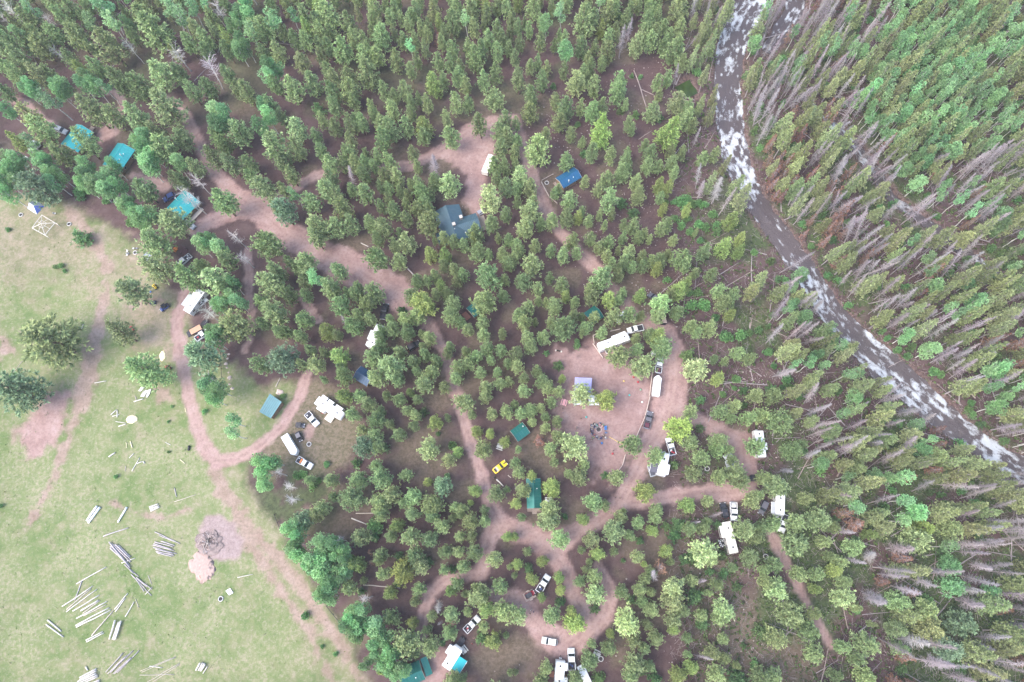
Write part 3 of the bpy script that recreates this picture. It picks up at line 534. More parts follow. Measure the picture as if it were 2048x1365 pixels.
# ------------------------------------------------------------------ trees seen one by one: crown centres and half widths read off the photograph
# per sheet: origin; every entry x,y,r in quarter pixels; letters: a aspen, t thin aspen, e bare aspen, d dead grey, o rust, y yellow green, b blue green, l pale, k young dark, s shrub, f narrow fir
SHEETS = [
(0, 0, '230,170,75 330,370,75 150,470,75 430,270,65 600,300,75 700,180,55t 880,370,112l 1240,230,125 1140,130,75 1560,250,62 1640,310,65 650,560,60y 770,540,65 960,650,85 1110,690,80 1290,600,90l 1430,590,55 1520,720,60 1660,690,60 1330,860,125 1080,930,85l 900,940,80 730,880,95 1310,1200,95 1455,1110,72 1920,1060,85 1760,940,105a 1830,600,60 1940,370,75a 500,1235,82 664,1150,84 260,940,80l 320,1050,90 130,1120,55y 240,720,65a 480,700,75a 700,670,85a 820,690,45t 400,790,60t 60,880,55a 1140,1140,88a 1185,1255,82a 1735,1090,55l 1790,1170,60 1700,1250,80 1850,1310,70 300,600,70 400,590,55 100,600,60 50,540,65 50,430,60 490,130,60 60,330,60 820,60,70t 420,50,60 1350,60,60t 1430,160,55t 1690,150,60 1950,100,85a 1880,200,65a 2000,250,55t 1440,440,65e 1690,570,70e 480,430,40e 1050,380,40e 100,80,55e 1760,80,45e 100,1300,85a 350,1290,80a 670,1310,52a 230,1130,45t 1560,1330,60 1420,1330,55a 30,730,60 1240,1060,70 1980,1300,60 900,1330,50a 200,330,60 560,470,50 900,200,55t 1050,280,45 1980,740,65 1900,720,50l 1180,1330,60a 560,60,60 250,60,50t 1530,60,50t'),
(512, 0, '375,110,60 480,170,50 580,110,80 740,190,68 940,60,60 930,150,45 1040,50,40 1075,150,55 1110,60,45 1160,150,40 1240,130,40 1280,90,52 1420,80,60 1570,170,62l 1680,170,35t 1745,230,48 1720,50,70 1930,50,50 2000,60,50 1930,230,48l 1970,310,50 220,260,52 60,240,70 310,320,45 395,330,52l 510,250,48 590,260,45 500,350,42l 170,420,55 370,500,58 580,380,45 680,400,80 520,450,50 870,330,48 1000,290,72 1180,330,48 1270,320,40 1370,280,45 1380,210,40 1320,220,35 1500,270,42 1220,190,40 1455,310,30o 1585,400,58 1690,390,38k 1290,480,42 1110,470,62 850,470,62 950,460,58 1460,490,50 1550,500,50 1750,460,62 1800,400,50l 1930,420,50 1240,570,42b 570,570,45 890,590,92 740,620,55 620,640,58 290,700,90 450,660,78b 160,670,58 110,560,85a 600,720,68 740,720,68 1020,730,52 1110,770,38 1190,720,58 1415,660,72y 1500,640,48 1630,540,45 1620,620,55 1680,680,45 1820,640,52 1920,600,58 1600,820,62b 1700,830,42 1910,790,68 1240,830,45 1370,830,50 1300,790,28 920,860,42 940,920,42 1100,890,62 1240,910,45 780,810,48b 630,860,60b 500,880,48k 120,830,60 210,940,50 100,940,50a 530,960,45 620,1010,60 330,1030,85 800,970,48 850,980,48b 760,1000,58 1000,990,55 1070,1030,70 1000,1110,72 1200,1010,62b 1340,1010,72y 1340,1090,48 1520,940,48 1570,1090,78 1790,1000,58 2000,960,55 1960,1050,60 1960,1180,55 2010,1100,60 140,1180,105 330,1190,70b 220,1300,60 480,1090,48 520,1210,52 590,1310,68 740,1230,60 700,1310,50 790,1300,50 880,1240,40 870,1300,42 970,1250,50 1070,1290,60 940,1330,40 1260,1240,52 1290,1330,40 750,1130,48b 1410,1320,58d 1910,1330,60 1990,1330,50 300,140,40t 130,150,60t 60,420,50 60,840,50a 40,1010,50a'),
(1024, 0, '170,60,65 400,100,45t 570,170,88 650,150,55 770,110,65 820,40,55 940,90,42 860,150,42s 1110,60,48 1170,40,40 1330,70,75 1460,60,40d 50,220,40 100,190,25 60,340,40 230,340,50 270,190,42a 340,370,28 380,290,25 430,390,55a 550,380,52l 770,300,48 830,230,30 760,430,62 610,470,32l 25,470,40 880,330,45d 935,250,40d 1000,370,58 1090,170,55 1110,330,62 1060,270,50 1140,270,50 1210,220,40 1260,290,40 1350,220,42 1310,420,85 1360,500,45 1420,300,32d 1490,320,30f 1440,460,32f 1510,430,32f 1560,200,42f 1600,360,35f 50,640,62 150,540,40 240,640,52 210,500,35 280,550,38 420,570,40 510,660,72 600,630,35 670,690,58 630,540,42 720,510,35 570,580,40 150,760,58 140,880,62 870,650,72 850,740,75 1160,660,42 1250,630,48 1180,760,33 1320,610,30d 1470,590,40s 1540,620,32f 350,810,42b 440,880,72 380,970,58 550,860,42 640,890,58 720,860,50 910,840,33 1120,890,58 1310,820,68 1400,870,48 1500,850,32f 1620,770,30f 1590,920,38f 270,1090,48 200,1200,92 470,1080,48 560,1140,28 710,1050,98y 930,990,45 960,1040,32l 990,920,35k 1180,950,35k 1250,1050,100y 1400,950,65l 1440,1010,50 640,1220,58l 790,1240,50l 570,1230,30k 920,1230,40 910,1310,62l 1060,1170,45 1110,1230,50l 1270,1210,42 1360,1220,42l 1480,1090,25d 1620,1240,42 1530,1270,40 1700,1320,32f 430,1290,50b 30,990,38 40,1130,42 30,1320,42 1080,1330,50 1170,1330,40 1280,1310,48 20,1220,48 870,890,30k 520,1000,30s 330,690,25k 960,610,20k 1030,620,22s 180,820,25k'),
(0, 342, '290,130,118b 660,540,72k 90,60,90a 440,50,75a 800,130,95a 690,80,75a 900,100,85a 1150,150,95 1040,280,75a 640,190,60s 850,240,38s 1060,410,55s 1130,370,85a 1250,340,65 1390,430,98 1250,570,102 1260,760,98l 1060,960,122 1490,850,98 1780,240,92 1600,600,55a 1660,560,65a 1740,870,120l 1620,770,58 1820,700,78 1850,950,75a 1670,1140,65e 1760,1080,75a 1870,1230,105 1720,1320,85a 1900,1050,55a 1410,60,60 1450,80,55 1490,210,65e 1560,250,55e 1600,90,45e 1960,700,50e 1900,540,45e 960,1290,93 2010,50,60 65,470,22s 490,760,26s 450,770,22s 520,800,20s 700,20,50a 1760,600,60a 60,180,55a'),
(0, 684, '395,-10,215 150,400,145b 1180,240,132 1610,110,125b 1700,400,100a 1700,330,60e 1860,630,52t 1870,730,45t 1690,300,45a 1380,520,14s 1350,640,14s 1350,880,15s 930,1075,20s 10,1310,22s 125,290,45s 1640,560,25s'),
(512, 342, '60,130,80 220,150,48 300,190,40t 230,330,85b 150,290,48 280,30,58 550,150,82 600,60,60 640,190,60 450,250,68 500,430,88 480,540,68 650,440,75b 690,310,68 770,430,62 740,40,40d 870,180,72 770,150,40 860,30,50 1030,40,50 1120,50,60 1000,130,40 1060,140,45 1150,170,42 1210,190,35 1290,100,45 1240,110,35 1330,180,58 1540,110,88 1430,80,55 1390,190,40 1000,280,45 1060,230,40 1100,310,52 1200,270,40 1200,380,52 1290,300,50 1360,250,50 1390,310,50 1380,430,78 910,410,52 1020,460,72 970,540,45 1150,500,40 1110,590,52 1200,570,75 960,690,78 1140,720,55b 1500,540,52 1590,570,45 1430,560,25 1460,610,20o 1660,590,45 1390,660,58y 1510,670,58y 1500,760,40b 1760,500,72 1740,545,40y 1880,420,55 1860,220,92l 1990,130,60 1930,60,50 2000,350,50 1760,650,60 1860,670,40 1970,660,45 1940,540,30b 2020,550,40 2020,740,50 1850,820,108 1990,870,40 1580,790,50 1660,830,45 1610,880,45 1430,840,48 1370,880,40 1290,880,50 1480,920,45y 1440,990,45 1320,1040,105y 1240,1010,58 1530,980,45b 1590,1060,62 1550,1160,60 1820,1050,88 1980,1000,45 1640,1210,45 1690,1270,50l 1810,1210,55 1820,1310,55 1970,1300,40 80,580,98 270,730,45 390,740,80 330,780,50 170,800,75 130,900,95l 380,880,58 470,850,52t 400,1000,48l 270,990,62 590,920,68 620,970,60 670,790,68 730,970,35 800,990,55 820,940,45 940,970,68 880,1050,58 680,1080,78 910,1180,50 820,1150,52 780,1240,78 150,1130,98 60,1220,55 380,1180,72 190,1290,55 240,1280,50 350,1320,52l 560,1280,68y 650,1310,45b 680,1200,28d 1075,1190,40 1170,1120,42k 1180,1190,58 1280,1170,58 1090,1260,55l 1210,1260,50 1210,1310,48b 990,1330,52 1330,1310,35b 1390,1340,50 1000,1270,30 40,1050,60'),
(1024, 342, '60,50,78 150,130,60 40,150,50 140,320,72 40,250,40 230,420,38 170,250,45 110,460,68l 320,400,48 340,180,32b 370,150,32 455,240,68l 450,390,58 530,370,42y 560,330,35 700,350,34 610,400,42 740,440,30 580,90,42l 690,150,42 780,220,78l 800,350,33l 880,260,45k 970,340,46k 880,10,55 760,70,55 990,90,48 1010,190,52 1180,110,48y 1250,130,45y 1190,210,38l 1210,300,40y 1300,20,40 1350,260,58s 1400,310,42y 1510,50,40d 1520,150,40d 1650,160,62d 1700,270,38d 1590,90,38f 1780,120,45f 1840,230,55f 1760,390,62y 970,440,58l 1010,530,40l 1240,430,48 1190,470,48 890,530,40b 890,430,30b 1100,550,28b 1060,500,28 470,560,62 630,540,50 700,610,48 770,570,45 520,660,45b 410,680,55 310,640,45 180,600,50 40,590,50l 70,640,40l 20,700,48l 160,750,82 90,880,62 300,850,40l 210,940,50b 410,920,58 430,1000,40y 210,1040,33l 270,1050,33l 130,1090,60b 340,1080,58b 500,1050,38l 490,1160,48 50,1150,48 100,1220,60 310,1210,48l 410,1260,88 130,1330,60 250,1330,50 185,1210,25 560,1170,30 590,1260,48l 660,1170,50 720,1290,48b 640,1000,58 620,950,40l 700,870,88 750,820,50 780,1020,68y 880,980,45 850,1040,40 820,1160,70l 950,1140,62 1030,1160,35 1030,990,55y 1180,1060,82l 1170,1150,58 850,830,52 870,770,45 760,680,45 800,740,40 850,640,28l 930,650,58 900,720,45 960,770,45l 1040,690,45l 1040,760,45 1110,720,40 1170,720,55 1160,780,48y 1240,680,40 1350,690,82 1290,550,38l 1390,770,42l 1340,950,72y 1390,900,55y 1320,1130,52 1270,990,45 1460,820,40 1590,830,55b 1540,640,58b 1700,600,68y 1830,540,48y 1820,640,48y 1440,1090,58s 1540,1080,55s 1650,960,58l 1760,1000,68b 1690,1060,58l 1920,960,48f 1990,900,50f 1570,1260,62l 1430,1240,48b 1480,1290,40b 1620,1180,38s 1750,1150,48y 1350,440,40s 1420,500,38s 1500,570,30s 1470,490,22b 1540,460,38s 1640,440,38s 1640,490,38k 1290,250,28s 1400,240,40s 1440,270,40s 1500,260,35s 1300,380,35s 1390,380,40s 1230,260,25s 1160,1320,78y 990,1340,40 1100,1310,50 1940,650,33s 1720,1330,55s 1830,1330,50s 1900,1290,38s 1980,1280,38s 1240,880,35s 1480,990,40s 1420,990,35s 1600,360,40s 1540,280,35s 1490,430,40s 560,1300,25 520,1370,25k'),
(512, 684, '40,180,78b 220,150,100b 430,60,45 370,180,48 480,180,72 540,80,40 660,110,78y 540,300,28b 690,290,72 680,210,45 700,430,70y 830,430,58l 940,140,68 1060,210,108l 960,290,70l 1130,300,58 1150,90,52 1000,30,50 960,70,40 1260,160,55b 1350,100,50 1330,40,35 1440,150,50 1400,240,55 1340,340,78l 1290,240,40 1510,360,45l 1230,400,35y 1040,430,35 1140,470,50 1160,450,40 1290,460,40 900,510,60 960,620,68 770,580,58l 1000,560,40 1210,550,45l 1280,590,45 1340,560,45k 1430,640,62y 1530,600,30 1260,670,45 1070,660,40b 1140,740,58b 850,700,50b 950,750,65l 870,840,82b 970,840,50 1030,850,38k 800,970,40k 960,990,48b 820,1110,72b 760,1260,92 1010,1080,88 1080,1220,78 990,1290,78 1200,1060,48b 1390,860,78l 1610,880,50y 1530,960,60 1570,830,38s 1370,1120,40y 1490,1150,82b 1250,1240,78 1180,1290,50 1410,1310,78 1750,1190,60y 1715,1285,28y 1590,1320,48 1650,1340,40 1820,850,78 1760,710,52y 1870,730,45y 1990,800,50y 1670,480,72b 1730,580,40 1830,440,55l 1890,580,50l 2000,560,50b 1610,200,50 1690,180,50 1600,290,55 1800,240,48l 1530,90,45 1550,40,40 1760,110,45 1680,80,40 1880,150,38b 1850,60,50 1960,60,50 1930,240,40 1840,360,58 1950,330,45 2010,170,40 2020,320,40 1920,1220,60 2010,1180,25 1830,1350,40 600,1110,62b 430,1110,38b 500,1110,30s 540,1320,68 340,1070,40s 460,1160,38s 620,1240,40b 220,440,26s 170,520,22s 160,560,20s 70,1000,95a 150,960,55a 60,1130,55a 250,1150,45e 300,1250,45e 180,1050,40e 380,1060,35s 560,980,30s 1460,740,22s 1530,1080,28s'),
(1024, 684, '40,80,60 40,190,50 150,30,50 200,230,50 240,310,58 290,370,50 370,390,48 400,290,33y 90,290,45 90,390,58l 20,500,40 70,570,52 150,550,50 160,640,38l 230,530,40 270,600,40 360,630,48 270,680,45 320,480,50 275,90,24k 560,420,82l 750,450,92y 860,110,92 1040,180,95l 1000,60,55 1200,60,78 1470,210,95l 1400,110,55k 1650,290,58y 1620,140,30 1700,150,33b 1810,90,55 1900,140,45 1790,300,38s 1510,470,38k 1850,390,38k 1690,420,33s 1780,370,25s 1660,560,70l 1780,510,58l 1860,510,30k 1950,430,62l 1990,590,70 1890,610,60 1750,610,38 1340,670,108y 1430,560,58l 1500,690,38k 1430,810,72 1650,790,78l 1640,860,68 1740,870,40 1520,930,62l 1150,910,78l 1460,1060,68 1300,985,38k 1670,1080,68 1790,1030,78 1830,1110,72 1960,840,78 1070,1190,88y 960,820,82 840,1080,68l 745,1070,33k 500,830,102l 305,850,58 340,960,40 370,760,50 350,740,28l 225,790,38o 50,860,30 450,1050,38 540,1080,78 580,980,50l 160,1070,48y 50,1050,55 310,1170,82y 90,1190,58 30,960,48 30,1290,50y 290,1330,78l 660,1280,78 740,1310,40 1410,1300,68y 1570,1270,48b 1920,1280,68 1970,1230,50 2010,1080,48 520,35,28k 1160,1345,58 890,1350,25 1760,940,40 370,190,40k'),
(1536, 684, '100,640,88 50,430,68l 180,870,68 260,820,48 60,1130,98 170,1000,38d 300,1250,58l 30,380,40k 240,440,40s'),
(512, 1024, '380,50,85b 480,20,58 310,150,85a 310,300,88a 560,280,105a 500,400,110a 690,350,78a 560,500,105a 690,500,78a 570,640,95a 450,450,78a 790,420,78y 750,600,68 850,200,78 670,230,38e 740,280,25e 910,320,20o 925,415,18o 1000,340,58 980,390,40 1010,500,58l 860,550,33 1120,110,62y 1080,190,55 1230,190,78l 1390,220,72 1260,350,72l 1140,350,38k 1170,480,105y 1320,440,62 1380,400,42k 1300,620,62 1070,650,58y 840,640,33k 1270,720,42 880,690,42e 820,790,85a 760,880,85a 730,830,55a 800,970,75a 970,990,105a 900,900,45a 1080,850,62 950,860,48t 1190,1060,105 1090,1120,78a 1000,1170,78a 880,1200,48a 1060,1240,70a 1160,1280,85a 1010,1270,48y 1250,890,52y 1360,950,40 1390,1080,70b 1280,1140,38 1400,840,45 1560,820,72 1550,970,58 1440,710,48d 1470,890,20d 1570,880,35o 1490,110,58l 1570,50,40 1720,70,62 1630,200,50 1720,190,50 1830,70,52 1630,20,40 1510,320,52 1620,320,52l 1750,330,62l 1660,440,58 1510,460,45 1570,460,33k 1610,570,58l 1550,640,48y 1760,610,33b 1670,660,28b 1780,680,88 1840,780,72y 1690,800,42 1900,380,72l 1940,600,68 2010,200,50y 1980,800,78 1900,1040,72y 1820,920,50 1810,1010,55k 2000,990,28 1580,1340,60b 1650,1340,40 970,110,68s 1000,20,58 1410,30,60 1250,20,60 2030,440,25 2030,1290,28 1490,1050,28s 390,825,38s 535,1080,18s 640,1140,24s 1130,560,40s 950,200,40s'),
(1024, 1024, '290,60,92l 75,40,38 570,60,58y 420,40,28s 390,230,72 130,320,38l 245,395,55y 40,420,50y 20,200,40y 130,450,38k 20,510,28 160,540,58y 240,690,40y 40,820,68 380,530,52y 390,630,48y 320,830,78b 500,900,92y 480,800,50y 540,560,42 590,460,28l 620,400,33l 660,520,58l 670,660,82l 690,340,62y 630,230,62 560,310,33l 815,320,38 820,170,98l 870,40,58 940,190,40 1010,90,58l 1020,230,38k 1130,150,52y 1150,40,52 1010,360,58 890,390,20k 1060,420,28y 1240,310,58y 1270,400,33 1190,450,48o 1110,480,42l 1070,540,48 1170,560,48d 1300,620,88l 1290,700,88l 1370,790,50l 880,640,50 1020,620,50 1110,640,42l 950,700,42k 1040,720,45 920,880,108l 1110,780,58 1090,910,45b 790,980,40y 770,1090,58 640,1060,42 620,1190,78l 970,1040,58 1150,1010,58 1060,1090,45 980,1200,88 960,1300,70 1100,1230,45l 1290,860,72 1300,950,50y 1410,1010,42 1410,1140,33 1330,1310,70y 1440,1250,62y 1600,1130,62 1700,1170,42l 1640,1300,68l 1500,1170,28d 1800,1230,28l 1690,1020,48 1700,780,88l 1670,860,68l 1520,830,52l 1520,900,50k 1460,680,68k 1580,650,33 1520,570,32d 1450,550,50 1520,310,108l 1600,380,58 1380,380,48k 1330,110,58k 1420,130,58 1470,85,24d 1530,130,58 1560,80,40 1620,30,28d 1650,110,38k 1300,200,58k 1850,140,92 1950,200,58 1990,130,48 1910,370,78 1680,350,42k 1770,450,40b 1800,600,42k 1640,580,48b 1690,500,38k 1580,480,38k 1990,960,58k 1850,1070,28k 1800,1330,78k 1990,1320,68l 2020,560,50l 2010,470,40l 1930,1210,38s 660,780,38k 380,720,38k 280,1250,48 230,1340,60 500,1330,58 690,1330,48k 30,1290,25 1040,1290,28k 1140,1330,58k 1450,370,45k 1230,120,40k'),
(1536, 1024, '40,110,58 240,90,78 400,60,88 520,120,48 240,270,98l 450,240,58l 490,350,42l 690,290,78 580,400,58 540,470,58y 600,560,58 400,500,58l 390,620,48y 610,700,92l 240,500,58 80,620,88l 40,420,68l 210,830,108 330,960,82 370,820,48 60,1020,88l 370,1140,78l 590,1090,62 770,1050,98 700,1180,58 50,1320,68 540,1310,58 790,1310,78 1050,720,88l 1040,460,68 1300,930,98l 1200,230,110l 1260,120,88y 1450,140,78b 820,180,48y 870,670,80d 1120,600,65d 870,380,60d 1150,1040,80d 1350,1220,75d 1260,540,60d 680,370,40d 640,140,40d 1650,720,70d 1560,890,105b 1450,1100,105b 1270,800,95 1060,1090,58 700,780,40s 830,900,30b 700,770,35b'),
]
KINDS = {'': ('pine', 'pine_tree', (1, 1, 1)), 'y': ('spiky', 'pine_tree', (1.02, 1.03, .92)), 'l': ('pine', 'pine_tree', (1.28, 1.22, 1.25)), 'b': ('pine', 'pine_tree', (.82, .98, 1.22)), 'k': ('young', 'young_fir', (1, 1, 1)),
 'a': ('aspen', 'aspen_tree', (1, 1, 1)), 't': ('thin_aspen', 'aspen_tree', (1, 1, 1)), 'e': ('bare_aspen', 'bare_aspen_tree', (1, 1, 1)), 'd': ('snag', 'dead_tree', (1, 1, 1)), 'o': ('rust', 'rust_red_tree', (1, 1, 1)), 's': ('shrub', 'shrub', (1, 1, 1)), 'f': ('fir', 'spruce_tree', (1, 1, 1))}
TREES = []          # dict per tree: kind letter, base x y, height, radius, pixel
def crown_centre(k, h): return {'s': .5, 'k': .4, 'a': .78, 't': .8, 'e': .72, 'd': .55, 'f': .55}.get(k, .6) * h
def add_tree(k, px, py, rpx, h=None):
    g = G(px, py, 7); sc_ = FPX / ((CAM_H - 7) * math.cos(PITCH) + math.hypot(g.x, g.y) * 0 + g.y * math.sin(PITCH)); R = rpx / sc_
    if h is None:
        h = {'s': R * 1.0, 'k': R * 2.3, 'a': 6.5 + R * 2.2, 't': 9 + R * 2, 'e': 7.5 + R * 1.8, 'd': 9 + R * 2.6, 'o': 4 + R * 2.6, 'f': 9 + R * 3.8}.get(k, 5.0 + R * (2.8 if py < 760 else 2.2))
        h = min(h, 19) * random.uniform(.90, 1.10)
    R *= {'s': 1.05, 'd': 1.0, 'a': 1.12, 'e': 1.05, 't': 1.1}.get(k, 1.14)
    c = G(px, py, crown_centre(k, h)); TREES.append(dict(k=k, x=c.x, y=c.y, h=h, R=R, px=px, py=py, rpx=rpx, listed=True))
for ox, oy, s in SHEETS:
    for t in s.split():
        k = t[-1] if t[-1].isalpha() else ''; x, y, r = (float(q) for q in t.rstrip('abcdefghijklmnopqrstuvwxyz').split(',')); 
        if k == 'a' and r > 62:
            q = random.uniform(0, 6.28)
            for w in (0, 2.1, 4.2): add_tree(k, ox + x / 4 + .13 * r * math.cos(q + w), oy + y / 4 + .13 * r * math.sin(q + w), r * .155)
        else: add_tree(k, ox + x / 4, oy + y / 4, r / 4)
# --- the close forest on the far side of the river and outside the picture, spread at random
occ = [(t['x'], t['y'], t['R']) for t in TREES]; OCC = np.array(occ)
ocell = {}
def ofree(x, y, r):
    ci, cj = int(x // 8), int(y // 8)
    for i in (-1, 0, 1):
        for j in (-1, 0, 1):
            for (a, b, q) in ocell.get((ci + i, cj + j), ()):
                if (a - x) ** 2 + (b - y) ** 2 < (r + q) ** 2: return False
    return True
def oput(x, y, r): ocell.setdefault((int(x // 8), int(y // 8)), []).append((x, y, r))
for a, b, q in occ: oput(a, b, q * .75)
N = 26000; cx = RNG.uniform(-215, 215, N); cy = RNG.uniform(-60, 222, N); cpx, cpy = P(cx, cy, 0 * cx); cw = water_sd(cx, cy)
roadd = np.full(N, 1e6)
for _, pts in W_ROADS: roadd = np.minimum(roadd, dist_line(cx, cy, pts)[0])
mead = poly_sd(cx, cy, W_MEADOW); dens = fbm(cx / 16, cy / 16, 71, 3); asp = fbm(cx / 22, cy / 22, 77, 3)
lim = np.interp(cpy, [-100, 0, 400, 560, 700, 850, 1000, 1200, 1400], [1440, 1440, 1530, 1540, 1530, 1560, 1640, 1760, 1760])
for i in range(N):
    px, py = cpx[i], cpy[i]; inside = -5 < px < 2055 and -5 < py < 1372
    right = px > lim[i]
    if inside and not right:
        if py > 130 or px > 1440: continue
    if cw[i] < .7 or roadd[i] < 2.5 or mead[i] < 3: continue
    if not inside and (px < -330 or px > 2330): continue
    u = random.random()
    brightA = math.exp(-((px - 1860) / 150) ** 2 - ((py - 190) / 140) ** 2) + math.exp(-((px - 1700) / 80) ** 2 - ((py - 690) / 60) ** 2) * .4
    if right or px > 1400:
        if u < .22 + .6 * brightA and (brightA > .25 or asp[i] > .52): k = 't' if random.random() < .6 else 'a'
        elif u < .47 and dens[i] > .36: k = 'd'
        elif u < .48: k = 'o'
        elif u < .60: k = 's'
        elif u < .67: k = 'k'
        else: k = 'f'
        big = math.exp(-((px - 1750) / 260) ** 2 - ((py - 1200) / 200) ** 2)
        R = {'t': 1.5, 'a': 2.0, 'd': 1.45, 'o': 1.2, 's': 1.3, 'k': 1.2, 'f': 2.0}[k] * random.uniform(.75, 1.3) * (1 + .35 * big)
        h = {'t': 12, 'a': 10, 'd': 16, 'o': 10, 's': 1.3, 'k': 3.2, 'f': 15.5}[k] * random.uniform(.72, 1.22)
        sp = R * (.70 if k == 'f' else .60)
    else:
        k = random.choice(['', '', 'l', 'y', 'b', 't', 'f', 'e' if px < 500 else '', 'a' if px < 560 else '']); R = random.uniform(1.7, 2.6); h = R * 3.2 + 4; sp = R * .95
        if k == 'f': R *= .75
    if not ofree(cx[i], cy[i], sp): continue
    ux, uy = P(np.array([cx[i]]), np.array([cy[i]]), np.array([crown_centre(k, h)])); ux, uy = ux[0], uy[0]
    if k not in 'sk':
        g = G(ux, uy); q = float(dist_line(np.array([g.x]), np.array([g.y]), W_RIVER)[0][0])
        if q < -1.6 and random.random() < .93: continue
        g2 = P(np.array([cx[i]]), np.array([cy[i]]), np.array([h * .85])); g = G(g2[0][0], g2[1][0]); q = float(dist_line(np.array([g.x]), np.array([g.y]), W_RIVER)[0][0])
        if q < -2.2 and random.random() < .8: continue
        q = float(dist_line(np.array([g.x]), np.array([g.y]), W_CREEK2)[0][0])
        if q < -.3 and random.random() < .6: continue
    if k == 'd' and False: pass
    oput(cx[i], cy[i], sp); TREES.append(dict(k=k, x=cx[i], y=cy[i], h=h, R=R, px=ux, py=uy, rpx=R * 6.2, listed=False))
# ------------------------------------------------------------------ which trees are things of their own
for t in TREES:
    t['name'] = KINDS[t['k']][1]; fr = -2 < t['px'] < 2050 and -2 < t['py'] < 1367; t['score'] = (t['rpx'] ** 2 * (1 + t['h'] / 12 * (t['k'] in 'fdt'))) * (1.0 if t['listed'] else .8) if fr else -1
LIMIT = 300; STUFF = {}; ITEMS = {}
for nm in sorted({t['name'] for t in TREES}):
    L = sorted([t for t in TREES if t['name'] == nm], key=lambda t: -t['score']); inview = [t for t in L if t['score'] > 0]
    ITEMS[nm] = inview[:LIMIT]; STUFF[nm] = inview[LIMIT:] + [t for t in L if t['score'] <= 0]
HZ = HGT(np.array([t['x'] for t in TREES]), np.array([t['y'] for t in TREES]))
for t, z in zip(TREES, HZ): t['z'] = float(z)
ORD = ['', 'second ', 'third ', 'fourth ', 'fifth ', 'sixth ', 'seventh ', 'eighth ', 'ninth ', 'tenth ', 'eleventh ', 'twelfth ', 'thirteenth ', 'fourteenth ', 'fifteenth ', 'sixteenth ', 'seventeenth ', 'eighteenth ', 'nineteenth ', 'twentieth ']
NEAR = {}
def near_label(px, py, base):
    d = [(math.hypot(a - px, b - py), i) for i, (a, b, _) in enumerate(LANDMARKS)]; i = min(d)[1]; dx, dy = px - LANDMARKS[i][0], py - LANDMARKS[i][1]; a = math.degrees(math.atan2(-dy, dx)) % 360
    dr = ['right of', 'above right of', 'above', 'above left of', 'left of', 'below left of', 'below', 'below right of'][int((a + 22.5) // 45) % 8]; k = (base, dr, i); n = NEAR.get(k, 0); NEAR[k] = n + 1
    return f'{ORD[min(n, 19)]}{base} {dr} {LANDMARKS[i][2]}'
LANDMARKS = []      # (px, py, phrase) filled by the builders below; the trees are linked last
